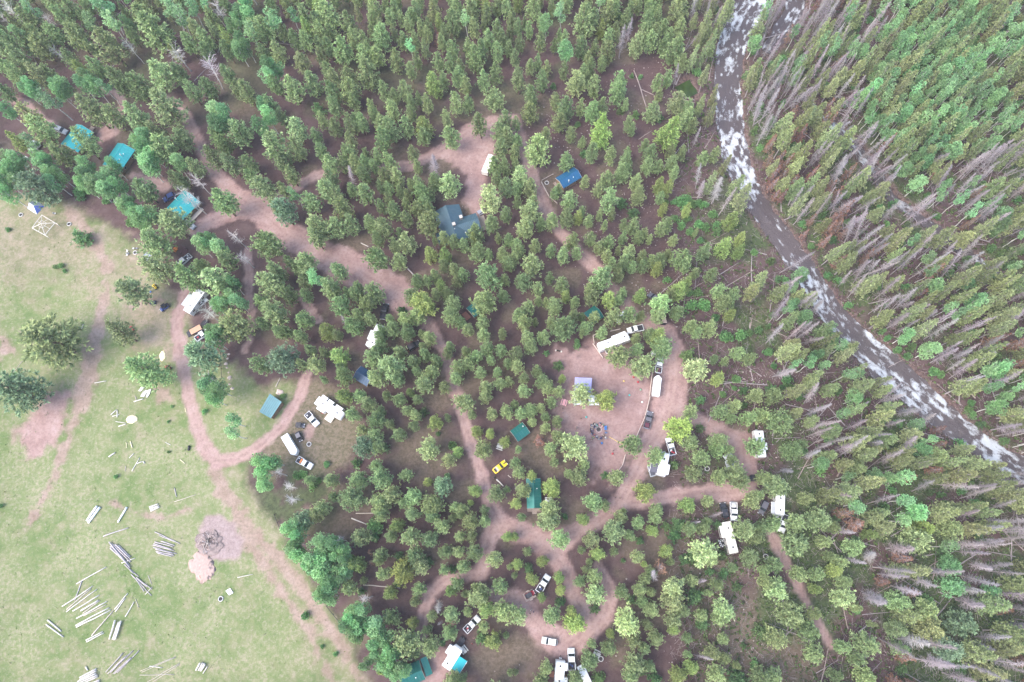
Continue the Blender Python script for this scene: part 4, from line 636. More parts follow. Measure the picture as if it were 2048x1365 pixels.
def place_trees():
    words = {'pine_tree': 'pine', 'spruce_tree': 'narrow spruce', 'aspen_tree': 'aspen', 'bare_aspen_tree': 'leafless pale aspen', 'dead_tree': 'dead grey conifer', 'rust_red_tree': 'rust brown dying conifer', 'young_fir': 'low young fir', 'shrub': 'green shrub'}
    cats = {'shrub': 'shrub', 'young_fir': 'young fir'}; used = {}; ords = ['', 'second ', 'third ', 'fourth ', 'fifth ', 'sixth ', 'seventh ', 'eighth ', 'ninth ', 'tenth ', 'eleventh ', 'twelfth ', 'thirteenth ', 'fourteenth ', 'fifteenth ', 'sixteenth ', 'seventeenth ', 'eighteenth ', 'nineteenth ', 'twentieth ']
    grp = {k: 'individual ' + k.replace('_', ' ') + 's of the camp and forest' for k in words}
    LM = np.array([(a, b) for a, b, _ in LANDMARKS])
    for nm, L in ITEMS.items():
        med = np.median([t['rpx'] for t in L]) if L else 1
        for t in sorted(L, key=lambda t: t['px'] * .01 + t['py']):
            d = np.hypot(LM[:, 0] - t['px'], LM[:, 1] - t['py']); i = int(d.argmin()); t['lm'] = (i, d[i])
        for t in sorted(L, key=lambda t: t['lm'][1]):
            i, d = t['lm']; dx, dy = t['px'] - LM[i][0], t['py'] - LM[i][1]; a = math.degrees(math.atan2(-dy, dx)) % 360
            dr = ['right of', 'above right of', 'above', 'above left of', 'left of', 'below left of', 'below', 'below right of'][int((a + 22.5) // 45) % 8]
            sz = 'large ' if t['rpx'] > med * 1.3 else 'small ' if t['rpx'] < med * .75 else ''
            cl = {'y': 'yellow green ', 'l': 'pale green ', 'b': 'bluish green '}.get(t['k'], '')
            key = (nm, sz, cl, dr, i); n = used.get(key, 0); used[key] = n + 1
            lab = f"{ords[min(n, 19)]}{sz}{cl}{words[nm]} {dr} {LANDMARKS[i][2]}"
            kind = KINDS[t['k']]; Lp, h0, R0 = PROTO[kind[0]]; cm, tm = random.choice(Lp)
            e = empty(nm, (t['x'], t['y'], t['z']), random.uniform(0, 6.28), lab, cats.get(nm, 'tree'), grp[nm])
            s = (t['R'] / R0, t['R'] / R0, t['h'] / h0); le = .10 if nm == 'dead_tree' else .035
            e.rotation_euler = (random.gauss(0, le), random.gauss(0, le), random.uniform(0, 6.28)); e.scale = s
            if nm == 'shrub': link('foliage', cm, e); link('stem', tm, e); continue
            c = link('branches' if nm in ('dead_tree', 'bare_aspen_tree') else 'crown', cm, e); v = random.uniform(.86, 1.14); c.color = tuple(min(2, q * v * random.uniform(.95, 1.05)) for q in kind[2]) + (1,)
            link('trunk', tm, e)
    # the rest of the wood reads as one mass
    for nm, L in STUFF.items():
        if not L: continue
        kinds = sorted({KINDS[t['k']][0] for t in L}); coll = bpy.data.collections.new('wood_' + nm); idx = {}; n = 0
        for kd in kinds:
            idx[kd] = []
            for j, (cm, tm) in enumerate(PROTO[kd][0]):
                bm = bmesh.new(); bm.from_mesh(cm); nc = len(bm.faces); bm.from_mesh(tm)
                for q, f in enumerate(bm.faces): f.material_index = 0 if q < nc else 1
                me = bpy.data.meshes.new('wood'); bm.to_mesh(me); bm.free(); me.materials.append(cm.materials[0]); me.materials.append(tm.materials[0])
                o = bpy.data.objects.new('w%03d' % n, me); coll.objects.link(o); idx[kd].append(n); n += 1
        me = bpy.data.meshes.new('wood_points'); me.vertices.add(len(L)); me.vertices.foreach_set('co', np.array([(t['x'], t['y'], t['z']) for t in L], np.float32).ravel())
        for a, ty, f in (('idx', 'INT', lambda t: random.choice(idx[KINDS[t['k']][0]])), ('rot', 'FLOAT', lambda t: random.uniform(0, 6.28))):
            at = me.attributes.new(a, ty, 'POINT'); at.data.foreach_set('value', [f(t) for t in L])
        at = me.attributes.new('scl', 'FLOAT_VECTOR', 'POINT'); at.data.foreach_set('vector', np.array([(t['R'] / PROTO[KINDS[t['k']][0]][2],) * 2 + (t['h'] / PROTO[KINDS[t['k']][0]][1],) for t in L], np.float32).ravel())
        o = link({'pine_tree': 'pine_wood', 'spruce_tree': 'spruce_wood', 'shrub': 'undergrowth', 'young_fir': 'young_fir_growth'}.get(nm, nm.replace('_tree', '_wood')), me); o['kind'] = 'stuff'
        o['label'] = {'pine_tree': 'the smaller pines filling the wood', 'spruce_tree': 'dense mass of narrow spruces across the river'}.get(nm, 'remaining ' + words[nm] + ' growth of the surrounding forest')
        ng = bpy.data.node_groups.new('wood', 'GeometryNodeTree'); ng.interface.new_socket('Geometry', in_out='INPUT', socket_type='NodeSocketGeometry'); ng.interface.new_socket('Geometry', in_out='OUTPUT', socket_type='NodeSocketGeometry')
        N_ = ng.nodes; LK = ng.links; gi = N_.new('NodeGroupInput'); go = N_.new('NodeGroupOutput'); ci = N_.new('GeometryNodeCollectionInfo'); ci.inputs['Collection'].default_value = coll; ci.inputs['Separate Children'].default_value = True; ci.inputs['Reset Children'].default_value = True
        ip = N_.new('GeometryNodeInstanceOnPoints'); ip.inputs['Pick Instance'].default_value = True
        def na(n_, ty): q = N_.new('GeometryNodeInputNamedAttribute'); q.data_type = ty; q.inputs['Name'].default_value = n_; return q.outputs['Attribute']
        cb = N_.new('ShaderNodeCombineXYZ'); LK.new(na('rot', 'FLOAT'), cb.inputs[2]); LK.new(gi.outputs[0], ip.inputs['Points']); LK.new(ci.outputs[0], ip.inputs['Instance']); LK.new(na('idx', 'INT'), ip.inputs['Instance Index'])
        LK.new(cb.outputs[0], ip.inputs['Rotation']); LK.new(na('scl', 'FLOAT_VECTOR'), ip.inputs['Scale']); LK.new(ip.outputs[0], go.inputs[0])
        md = o.modifiers.new('wood', 'NODES'); md.node_group = ng
# ------------------------------------------------------------------ buildings
def roof_mat(name, col):
    return mat(name, col, .38, .08, 1.2, metal=.25, spec=.5)
M_LOG = mat('brown_log_wall', (.21, .135, .085), .85, .25, 4, bump=.3); M_TRIM = mat('pale_trim_wood', (.52, .46, .40), .7, .12, 4); M_GLASS = mat('dark_window_glass', (.03, .04, .05), .1, .1, 2, spec=.6)
M_PIPE = mat('light_metal_pipe', (.66, .66, .66), .4, .1, 3, metal=.5); M_STONE = mat('grey_stone', (.33, .29, .27), .9, .25, 4, bump=.4); M_DECK = mat('weathered_deck_board', (.34, .27, .23), .85, .2, 5, bump=.2)
M_REDDECK = mat('red_brown_deck_board', (.27, .115, .085), .8, .2, 5, bump=.2); M_CONC = mat('pale_concrete', (.52, .46, .42), .9, .12, 3); M_DARK = mat('near_black_plastic', (.018, .018, .02), .5, .2, 3); M_WHITE = mat('white_painted_metal', (.80, .80, .79), .4, .04, 2, dirt=.18)
TURQ = roof_mat('turquoise_metal_roof', (.035, .36, .38)); GREENR = roof_mat('dark_green_metal_roof', (.018, .145, .125)); SLATE = roof_mat('slate_green_metal_roof', (.07, .125, .155)); NAVY = roof_mat('blue_metal_roof', (.020, .115, .235)); DNAVY = roof_mat('navy_metal_roof', (.030, .070, .135)); TEALR = roof_mat('dull_teal_metal_roof', (.055, .150, .178))
def slope(m, a, b, c, d, rib=.75):
    """one metal roof slope: ridge a-b, eave c-d (below b and a), with standing seams"""
    a, b, c, d = map(Vector, (a, b, c, d)); m.slab([a, d, c, b], .09); n = (d - a).cross(b - a).normalized(); L = (b - a).length; k = max(3, int(L / rib)); u = (b - a).normalized()
    for i in range(1, k):
        p = a.lerp(b, i / k); q = d.lerp(c, i / k); w = u * .03; h = n * .06
        m.add([p - w, p + w, q + w, q - w, p - w * .5 + h, p + w * .5 + h, q + w * .5 + h, q - w * .5 + h], [(4, 7, 6, 5), (0, 3, 7, 4), (1, 5, 6, 2), (0, 4, 5, 1), (3, 2, 6, 7)])
def cabin(A, B, width, rm, label, wall=2.5, rise=None, chim=(), porch=0, vents=1, deck=None, L=None, door_side=0, name='log_cabin'):
    rise = rise if rise is not None else width * .24; zr = wall + rise; a = G(A[0], A[1], zr); b = G(B[0], B[1], zr); mid = (a + b) / 2; v = b - a; ln = L or v.length; rz = math.atan2(v.y, v.x)
    t = empty(name, (mid.x, mid.y, 0), rz, label, 'cabin'); hx = ln / 2; hy = width / 2; ov = .35; wx, wy = hx - ov, hy - ov
    for s in (-1, 1):
        part('roof_slope', rm, t, lambda m: slope(m, (-hx * s, 0, zr), (hx * s, 0, zr), (hx * s, -hy * s, wall - .02), (-hx * s, -hy * s, wall - .02)))
    part('ridge_cap', rm, t, lambda m: m.slab([(-hx - .02, -.16, zr + .03), (hx + .02, -.16, zr + .03), (hx + .02, 0, zr + .10), (-hx - .02, 0, zr + .10)], .03).slab([(-hx - .02, 0, zr + .10), (hx + .02, 0, zr + .10), (hx + .02, .16, zr + .03), (-hx - .02, .16, zr + .03)], .03))
    for s in (-1, 1):
        def w(m):
            n = int(wall / .25)
            for i in range(n - 1): m.tube([(-wx, s * wy, .12 + i * .25), (wx, s * wy, .12 + i * .25)], .13, 6)
        part('side_wall', M_LOG, t, w)
        def gable(m):
            for i in range(int(zr / .25) - 1):
                z = .12 + i * .25; q = wy if z < wall - .25 else max(.1, wy * (zr - z - .25) / rise)
                m.tube([(s * wx, -q, z), (s * wx, q, z)], .13, 6)
        part('gable_wall', M_LOG, t, gable)
        part('fascia', M_TRIM, t, lambda m: m.slab([(s * (hx + .03), -hy, wall - .06), (s * (hx + .03), 0, zr - .06), (s * (hx + .03), 0, zr - .26), (s * (hx + .03), -hy, wall - .26)], s * .05).slab([(s * (hx + .03), 0, zr - .06), (s * (hx + .03), hy, wall - .06), (s * (hx + .03), hy, wall - .26), (s * (hx + .03), 0, zr - .26)], s * .05))
        for x in ((-.25, .25) if ln > 5 else (0,)):
            wn_ = part('window', M_TRIM, t, lambda m: m.box((x * ln, s * (wy + .13), 1.45), (.95, .10, .95))); part('pane', M_GLASS, wn_, lambda m: m.box((x * ln, s * (wy + .17), 1.45), (.75, .06, .75)))
    dr = part('door', M_TRIM, t, lambda m: m.box((wx + .14, .2, 1.0), (.08, .95, 2.0))); part('handle', M_DARK, dr, lambda m: m.box((wx + .21, -.15, 1.0), (.06, .06, .12)))
    for (u, q) in chim:
        z = zr - abs(q) * rise / hy
        c = part('chimney', M_PIPE, t, lambda m: m.tube([(u * hx, q, z - .2), (u * hx, q, zr + .55)], .14, 8)); part('chimney_cap', M_PIPE, c, lambda m: m.tube([(u * hx, q, zr + .5), (u * hx, q, zr + .68)], [.26, .06], 8))
    for i in range(vents):
        part('roof_vent', M_WHITE, t, lambda m: m.box((hx * (-.3 + .5 * i), hy * .45, zr - .45 * rise + .12), (.22, .22, .3)))
    if porch:
        d = part('porch_deck', M_DECK, t, lambda m: [m.box((hx + porch / 2, -hy + .1 + (k + .5) * (width - .2) / 10, .38), (porch, (width - .2) / 10 - .02, .06)) for k in range(10)]); part('steps', M_DECK, d, lambda m: [m.box((hx + porch + .17 + .3 * k, 0, .27 - .14 * k), (.32, 1.3, .06)) for k in range(2)] )
        for s in (-1, 1): part('porch_post', M_LOG, t, lambda m: m.tube([(hx + porch - .12, s * (hy - .3), 0), (hx + porch - .12, s * (hy - .3), 1.35)], .07, 6))
        [part('porch_rail', M_LOG, t, lambda m: m.tube([(hx + porch - .12, s * (hy - .3), 1.2), (hx + porch - .12, s * .8, 1.2)], .05, 6)) for s in (-1, 1)]
    if deck:
        x, y, w_, h_, dm = deck
        part('deck', dm, t, lambda m: [m.box((x, y - h_ / 2 + (k + .5) * h_ / 8, .35), (w_, h_ / 8 - .03, .08)) for k in range(8)]); [part('deck_post', M_LOG, t, lambda m: m.box((x + i * (w_ / 2 - .1), y + j * (h_ / 2 - .1), .16), (.12, .12, .3))) for i in (-1, 1) for j in (-1, 1)]
    LANDMARKS.append(((A[0] + B[0]) / 2, (A[1] + B[1]) / 2, 'the ' + label.split(' with')[0].split(' under')[0].split(' beside')[0].split(' half')[0])); return t
cabin((163.5, 250.8), (131.7, 290.8), 7.4, TURQ, 'topmost turquoise roofed cabin with a wooden ramp', chim=((-.4, .8),), deck=(-5.4, 0, 2.4, 1.6, M_DECK))
cabin((247, 287.6), (216.8, 331.4), 7.0, TURQ, 'middle turquoise roofed cabin with a black stove pipe', chim=((-.1, 1.6),), porch=1.3, vents=2)
cabin((379, 387), (344, 423), 7.4, TURQ, 'lowest turquoise roofed cabin beside leafless aspens', chim=((0, -2.2),), deck=(0, 4.3, 6, 1.4, M_CONC))
cabin((1156, 341), (1119.3, 363.2), 4.6, NAVY, 'small blue metal roofed cabin with a rail fence', chim=((.3, 1.5),), porch=1.0)
cabin((940, 624), (957, 611), 4.0, GREENR, 'tiny green roofed hut with a red deck', vents=0, deck=(-2.9, .6, 1.7, 2.6, M_REDDECK), wall=2.2)
cabin((1177, 636), (1199, 620), 4.6, GREENR, 'dark green roofed cabin half hidden by pines', vents=0)
cabin((712, 742.5), (740, 759), 4.4, DNAVY, 'navy roofed cabin half hidden under a broad pine', vents=0)
cabin((1028, 872), (1052.2, 854.2), 3.9, GREENR, 'small green roofed cabin with a white chimney', chim=((.7, .6),), vents=0, wall=2.3)
cabin((1066.5, 957), (1068.8, 1016.6), 4.1, GREENR, 'long green roofed cabin with pale front steps', vents=1, porch=.8)
tb = cabin((843, 1341), (800, 1360), 5.0, GREENR, 'green roofed cabin at the bottom edge with a lean-to', chim=(), vents=1)
part('lean_to_roof', GREENR, tb, lambda m: slope(m, (-3.35, -2.6, 2.4), (-3.35, 2.0, 2.4), (-5.1, 2.0, 2.0), (-5.1, -2.6, 2.0))); part('lean_to_post', M_LOG, tb, lambda m: [m.tube([(-5.0, y, 0), (-5.0, y, 2.0)], .08, 6) for y in (-2.4, 1.8)])
# the single pitch hut in the small clearing
def shed_roof(corners, zl, zh, rm, label, name='shed', wallm=M_LOG, skirt=True, ribs=8):
    """corners in photograph pixels: two on the high edge, then two on the low edge"""
    z = [zh, zh, zl, zl]; p = [G(c[0], c[1], q) for c, q in zip(corners, z)]; ctr = sum((Vector((q.x, q.y, 0)) for q in p), Vector()) / 4; v = p[1] - p[0]; rz = math.atan2(v.y, v.x)
    t = empty(name, ctr, rz, label, 'shed'); inv = Matrix.Rotation(-rz, 3, 'Z'); q = [inv @ (Vector((c.x, c.y, c.z)) - ctr) for c in p]
    part('roof', rm, t, lambda m: slope(m, q[0], q[1], q[2], q[3], .6))
    for i in range(4):
        a, b = q[i], q[(i + 1) % 4]; c = (q[0] + q[2]) / 2
        def w(m):
            s = .9; A = c + (a - c) * s; B = c + (b - c) * s; m.slab([(A.x, A.y, 0), (B.x, B.y, 0), (B.x, B.y, B.z - .16), (A.x, A.y, A.z - .16)], .1)
        if skirt: part('wall', wallm, t, w)
        else: part('post', M_TRIM, t, lambda m: m.box((c.x + (a.x - c.x) * .92, c.y + (a.y - c.y) * .92, (a.z - .1) / 2), (.12, .12, a.z - .1)))
    part('fascia', M_WHITE, t, lambda m: m.slab([q[2] + Vector((0, 0, -.10)), q[3] + Vector((0, 0, -.10)), q[3] + Vector((0, 0, -.32)), q[2] + Vector((0, 0, -.32))], .05))
    if skirt:
        A = q[2].lerp(q[3], .5); c = (q[0] + q[2]) / 2; d = part('door', M_TRIM, t, lambda m: m.box(((c + (A - c) * .93).x, (c + (A - c) * .93).y, .95), (.8, .12, 1.9), math.atan2((q[3] - q[2]).y, (q[3] - q[2]).x))); part('handle', M_DARK, d, lambda m: m.box(((c + (A - c) * .97).x + .25, (c + (A - c) * .97).y, 1), (.08, .08, .1)))
    LANDMARKS.append((sum(c[0] for c in corners) / 4, sum(c[1] for c in corners) / 4, 'the ' + label.split(' with')[0])); return t
shed_roof([(539.6, 787.8), (563.3, 804.3), (541.6, 837.3), (518.5, 824)], 2.5, 3.0, TEALR, 'dull teal roofed hut with a white front fascia')
LAV = roof_mat('pale_lavender_roof_sheet', (.36, .35, .58))
shed_roof([(1150, 755), (1184, 756.5), (1182, 786), (1148, 785)], 2.5, 2.9, LAV, 'open pavilion with a lavender sheet roof', 'pavilion', skirt=False)
shed_roof([(1325, 634), (1331.5, 634), (1334, 646), (1323.5, 646)], 2.1, 2.3, mat('tan_plywood_roof', (.52, .40, .33), .8, .1, 3), 'narrow outhouse with a tan roof and dark front', 'outhouse', wallm=mat('dark_stained_board', (.07, .055, .06), .8, .2, 3))
# the lodge with crossing roofs
def lodge():
    zr = 4.6; wall = 2.7; a = G(891, 411, zr); b = G(914.5, 479, zr); mid = (a + b) / 2; v = b - a; rz = math.atan2(v.y, v.x); ln = v.length
    t = empty('lodge', (mid.x, mid.y, 0), rz, 'large cross gabled lodge with slate green metal roof', 'lodge'); hx = ln / 2; hy = 4.3; ov = .4
    for s in (-1, 1): part('roof_slope', SLATE, t, lambda m: slope(m, (-hx * s, 0, zr), (hx * s, 0, zr), (hx * s, -hy * s, wall), (-hx * s, -hy * s, wall), .55))
    part('ridge_cap', SLATE, t, lambda m: m.slab([(-hx, -.2, zr + .02), (hx, -.2, zr + .02), (hx, 0, zr + .11), (-hx, 0, zr + .11)], .03).slab([(-hx, 0, zr + .11), (hx, 0, zr + .11), (hx, .2, zr + .02), (-hx, .2, zr + .02)], .03))
    def wing(x, y1, hw, zz, nm):
        w = empty(nm, (0, 0, 0)); w.parent = t; s = 1 if y1 > 0 else -1
        for q in (-1, 1): part('roof_slope', SLATE, w, lambda m: slope(m, *(((x, y1, zz), (x, 0.3 * s, zz), (x - hw, s * 2.2, wall + .02), (x - hw, y1, wall + .02)) if q * s < 0 else ((x, 0.3 * s, zz), (x, y1, zz), (x + hw, y1, wall + .02), (x + hw, s * 2.2, wall + .02))), .55))
        part('gable_wall', M_LOG, w, lambda m: [m.tube([(x - (hw - .3) * min(1, max(.05, (zz - .2 - z) / (zz - wall))), y1 - s * .4, z), (x + (hw - .3) * min(1, max(.05, (zz - .2 - z) / (zz - wall))), y1 - s * .4, z)], .13, 6) for z in np.arange(.12, zz - .25, .25)])
        for q in (-1, 1): part('side_wall', M_LOG, w, lambda m: [m.tube([(x + q * (hw - .35), s * 3.6, z), (x + q * (hw - .35), y1 - s * .4, z)], .13, 6) for z in np.arange(.12, wall - .2, .25)])
        part('fascia', M_TRIM, w, lambda m: m.slab([(x - hw, y1 + s * .03, wall - .05), (x, y1 + s * .03, zz - .05), (x, y1 + s * .03, zz - .28), (x - hw, y1 + s * .03, wall - .28)], .05).slab([(x, y1 + s * .03, zz - .05), (x + hw, y1 + s * .03, wall - .05), (x + hw, y1 + s * .03, wall - .28), (x, y1 + s * .03, zz - .28)], .05))
    wing(1.4, 8.4, 2.9, 4.2, 'right_wing'); wing(3.2, -5.8, 1.9, 3.7, 'left_wing')
    for s in (-1, 1):
        part('gable_wall', M_LOG, t, lambda m: [m.tube([(s * (hx - ov), -(hy - .4) * min(1, max(.05, (zr - .25 - z) / (zr - wall))), z), (s * (hx - ov), (hy - .4) * min(1, max(.05, (zr - .25 - z) / (zr - wall))), z)], .13, 6) for z in np.arange(.12, zr - .3, .25)])
        part('side_wall', M_LOG, t, lambda m: [m.tube([(-hx + ov, s * (hy - .4), z), (hx - ov, s * (hy - .4), z)], .13, 6) for z in np.arange(.12, wall - .2, .25)])
        for x in (-3.4, -1.2, 4):
            w_ = part('window', M_TRIM, t, lambda m: m.box((x, s * (hy - .27), 1.5), (1.1, .12, 1.0))); part('pane', M_GLASS, w_, lambda m: m.box((x, s * (hy - .22), 1.5), (.9, .08, .8)))
    for x, y, h in ((1.2, .5, 5.3), (-.9, 3.4, 4.4)):
        c = part('chimney', M_STONE, t, lambda m: m.box((x, y, h - 1), (.8, .8, 2.2))); part('chimney_cap', M_TRIM, c, lambda m: m.box((x, y, h + .16), (1.0, 1.0, .14)))
    for x, y in ((2.5, .3), (4.3, 3.2)): part('roof_vent', M_WHITE, t, lambda m: m.tube([(x, y, 3.0), (x, y, 4.65 - abs(y) * .3)], .12, 7))
    dk = part('porch_deck', M_DECK, t, lambda m: [m.box((1.4 - 2.6 + .27 + k * .52, 9.6, .38), (.48, 2.4, .07)) for k in range(10)])
    part('steps', M_DECK, dk, lambda m: [m.box((1.4, 10.95 + .3 * k, .27 - .13 * k), (2.0, .3, .06)) for k in range(2)])
    dr = part('door', M_TRIM, t, lambda m: m.box((1.4, 8.1, 1.05), (1.0, .1, 2.1))); part('handle', M_DARK, dr, lambda m: m.box((1.75, 8.18, 1.05), (.08, .08, .12)))
    LANDMARKS.append((905, 445, 'the large slate roofed lodge'))
lodge()
# ------------------------------------------------------------------ vehicles (x forward, z up)
def paint(name, col, rough=.3): return mat('paint_' + name, col, rough, .03, 1.5, metal=.0, spec=.5, dirt=.25)
WH = paint('white', (.80, .80, .80)); BK = paint('black', (.022, .022, .028)); SV = paint('silver', (.50, .51, .53)); RD = paint('red', (.45, .03, .05)); YL = paint('yellow', (.80, .56, .015)); GY = paint('grey', (.12, .115, .13)); BL = paint('blue', (.035, .065, .22)); CR = paint('cream', (.74, .70, .64)); MAR = paint('maroon', (.11, .03, .045)); ORG = paint('orange', (.72, .21, .03))
M_TYRE = mat('tyre_rubber', (.020, .020, .021), .8, .2, 8); M_RIM = mat('wheel_rim_metal', (.42, .42, .43), .35, .05, 3, metal=.8); M_LAMP = mat('clear_lamp_glass', (.75, .77, .78), .15, .05, 3); M_RLAMP = mat('red_lamp_glass', (.40, .02, .02), .2, .05, 3); M_CHROME = mat('bumper_chrome', (.55, .55, .56), .25, .05, 3, metal=.9); M_LINER = mat('black_bed_liner', (.035, .035, .045), .8, .3, 3)
def posed(F, Rr, z, lo, hi):
    a = G(F[0], F[1], z); b = G(Rr[0], Rr[1], z); v = a - b; L = min(hi, max(lo, v.length)); m = (a + b) / 2; return m, math.atan2(v.y, v.x), L
def wheels(t, xs, W, r=.38, w=.26):
    for x in xs:
        for s in (-1, 1):
            wh = part('wheel', M_TYRE, t, lambda m: m.tube([(x, s * (W / 2 - w), r), (x, s * (W / 2 + .01), r)], r, 14)); part('rim', M_RIM, wh, lambda m: m.tube([(x, s * (W / 2 - .02), r), (x, s * (W / 2 + .03), r)], r * .58, 10))
def hull(m, st):
    """st: stations (x, half width, z bottom, z shoulder, z top)"""
    m.loft([[(x, -w * .96, zb), (x, -w, (zb + zs) / 2), (x, -w * .97, zs), (x, -w * .80, zt), (x, 0, zt + .02), (x, w * .80, zt), (x, w * .97, zs), (x, w, (zb + zs) / 2), (x, w * .96, zb)] for x, w, zb, zs, zt in st])
def greenhouse(t, pm, x0, x1, x2, x3, W, zb, zt):
    """x0 windshield base, x1 roof front, x2 roof rear, x3 rear glass base"""
    h = W / 2; q = h * .82
    c = part('cab', pm, t, lambda m: m.loft([[(x0, -h * .94, zb), (x0, h * .94, zb), (x0 - .02, h * .94, zb + .04), (x0 - .02, -h * .94, zb + .04)], [(x1, -h * .93, zb), (x1, h * .93, zb), (x1, q, zt), (x1, -q, zt)], [((x1 + x2) / 2, -h * .93, zb), ((x1 + x2) / 2, h * .93, zb), ((x1 + x2) / 2, q, zt + .05), ((x1 + x2) / 2, -q, zt + .05)], [(x2, -h * .93, zb), (x2, h * .93, zb), (x2, q, zt), (x2, -q, zt)], [(x3, -h * .92, zb), (x3, h * .92, zb), (x3, h * .92, zb + .04), (x3, -h * .92, zb + .04)]]), .03)
    k = .015
    part('windshield', M_GLASS, t, lambda m: m.slab([(x0 - .06, -h * .85, zb + .10), (x0 - .06, h * .85, zb + .10), (x1 + .05, q * .93, zt - .02), (x1 + .05, -q * .93, zt - .02)], -.03) if False else m.add([(x0 - .07 + k, -h * .86, zb + .10), (x0 - .07 + k, h * .86, zb + .10), (x1 + .07, q * .92, zt - .01), (x1 + .07, -q * .92, zt - .01), (x0 - .07 + .05, -h * .86, zb + .14), (x0 - .07 + .05, h * .86, zb + .14), (x1 + .10, q * .92, zt + .03), (x1 + .10, -q * .92, zt + .03)], [(4, 5, 6, 7), (0, 3, 2, 1), (0, 1, 5, 4), (1, 2, 6, 5), (2, 3, 7, 6), (3, 0, 4, 7)]))
    part('rear_window', M_GLASS, t, lambda m: m.add([(x3 + .05 - k, -h * .80, zb + .12), (x3 + .05 - k, h * .80, zb + .12), (x2 - .03, q * .86, zt - .04), (x2 - .03, -q * .86, zt - .04), (x3 + .01, -h * .8, zb + .16), (x3 + .01, h * .8, zb + .16), (x2 - .07, q * .86, zt), (x2 - .07, -q * .86, zt)], [(4, 7, 6, 5), (0, 1, 2, 3), (0, 4, 5, 1), (1, 5, 6, 2), (2, 6, 7, 3), (3, 7, 4, 0)]))
    for s in (-1, 1):
        part('side_window', M_GLASS, t, lambda m: m.slab([(x0 - .35, s * (h * .935 + .012), zb + .12), (x3 + .25, s * (h * .935 + .012), zb + .12), (x2 + .12, s * (q * 1.03 + .012), zt - .10), (x1 + .0, s * (q * 1.03 + .012), zt - .10)], s * .03))
def lights(t, x, xr, W, z=.85):
    for s in (-1, 1):
        part('headlight', M_LAMP, t, lambda m: m.box((x, s * (W / 2 - .25), z), (.12, .36, .2))); part('tail_light', M_RLAMP, t, lambda m: m.box((xr, s * (W / 2 - .14), z + .05), (.08, .2, .32))); 
def mirrors(t, x, W, z, pm):
    for s in (-1, 1): part('mirror', pm, t, lambda m: m.box((x, s * (W / 2 + .13), z), (.14, .28, .18)))
def pickup(F, Rr, pm, label, bed=None, dually=False, crew=True, hood=None, roofbox=False, grp='vehicles parked in the camp'):
    c, rz, L = posed(F, Rr, .9, 5.0, 6.6); W = 1.98; t = empty('pickup_truck', (c.x, c.y, 0), rz, label, 'pickup truck', grp); f = L / 2; cabr = -f + L * (.36 if crew else .42)
    part('body', pm, t, lambda m: hull(m, [(f, .72 * W / 2, .45, .62, .68), (f - .12, .92 * W / 2, .38, .80, .98), (f - .9, W / 2, .36, .92, 1.10), (f - 1.5, W / 2, .36, .98, 1.15), (cabr, W / 2, .36, .98, 1.15)]), .03)
    greenhouse(t, pm, f - 1.25, f - 1.95, cabr + .18, cabr + .02, W, 1.13, 1.82)
    part('bed_floor', M_LINER, t, lambda m: m.box(((cabr - f) / 2, 0, .72), (cabr + f - .06, W - .2, .08)))
    for s in (-1, 1): part('bed_side', pm, t, lambda m: m.box(((cabr - f) / 2, s * (W / 2 - .07), .80), (cabr + f, .14, .62)), .02)
    part('tailgate', pm, t, lambda m: m.box((-f + .04, 0, .82), (.08, W - .3, .56)), .02); part('bumper', M_CHROME, t, lambda m: m.box((-f - .08, 0, .55), (.16, W * .9, .18))); part('front_bumper', M_CHROME, t, lambda m: m.box((f + .02, 0, .52), (.16, W * .84, .2)), .03)
    if dually:
        for s in (-1, 1): part('wide_fender', pm, t, lambda m: m.loft([[(-f + .9 + dx, s * (W / 2 - .02), .5), (-f + .9 + dx, s * (W / 2 + w_), .5), (-f + .9 + dx, s * (W / 2 + w_ * .8), .95), (-f + .9 + dx, s * (W / 2 - .02), 1.05)] for dx, w_ in ((-.75, .05), (-.4, .22), (.4, .22), (.75, .05))]))
    wheels(t, (f - .95, -f + 1.15), W); lights(t, f - .02, -f + .02, W, .82); mirrors(t, f - 1.65, W, 1.2, M_DARK)
    for i, (bx, by, sx, sy, sz, bm) in enumerate(bed or ()):
        part('cargo', bm, t, lambda m: m.box((-f + .3 + bx * (cabr + f - .5), by, .76 + sz / 2), (sx, sy, sz)), .02)
    if roofbox: part('roof_hatch', mat('grey_roof_panel', (.42, .43, .43), .5, .05), t, lambda m: m.box((f - 2.5, 0, 1.87), (.9, .8, .06)))
    return t
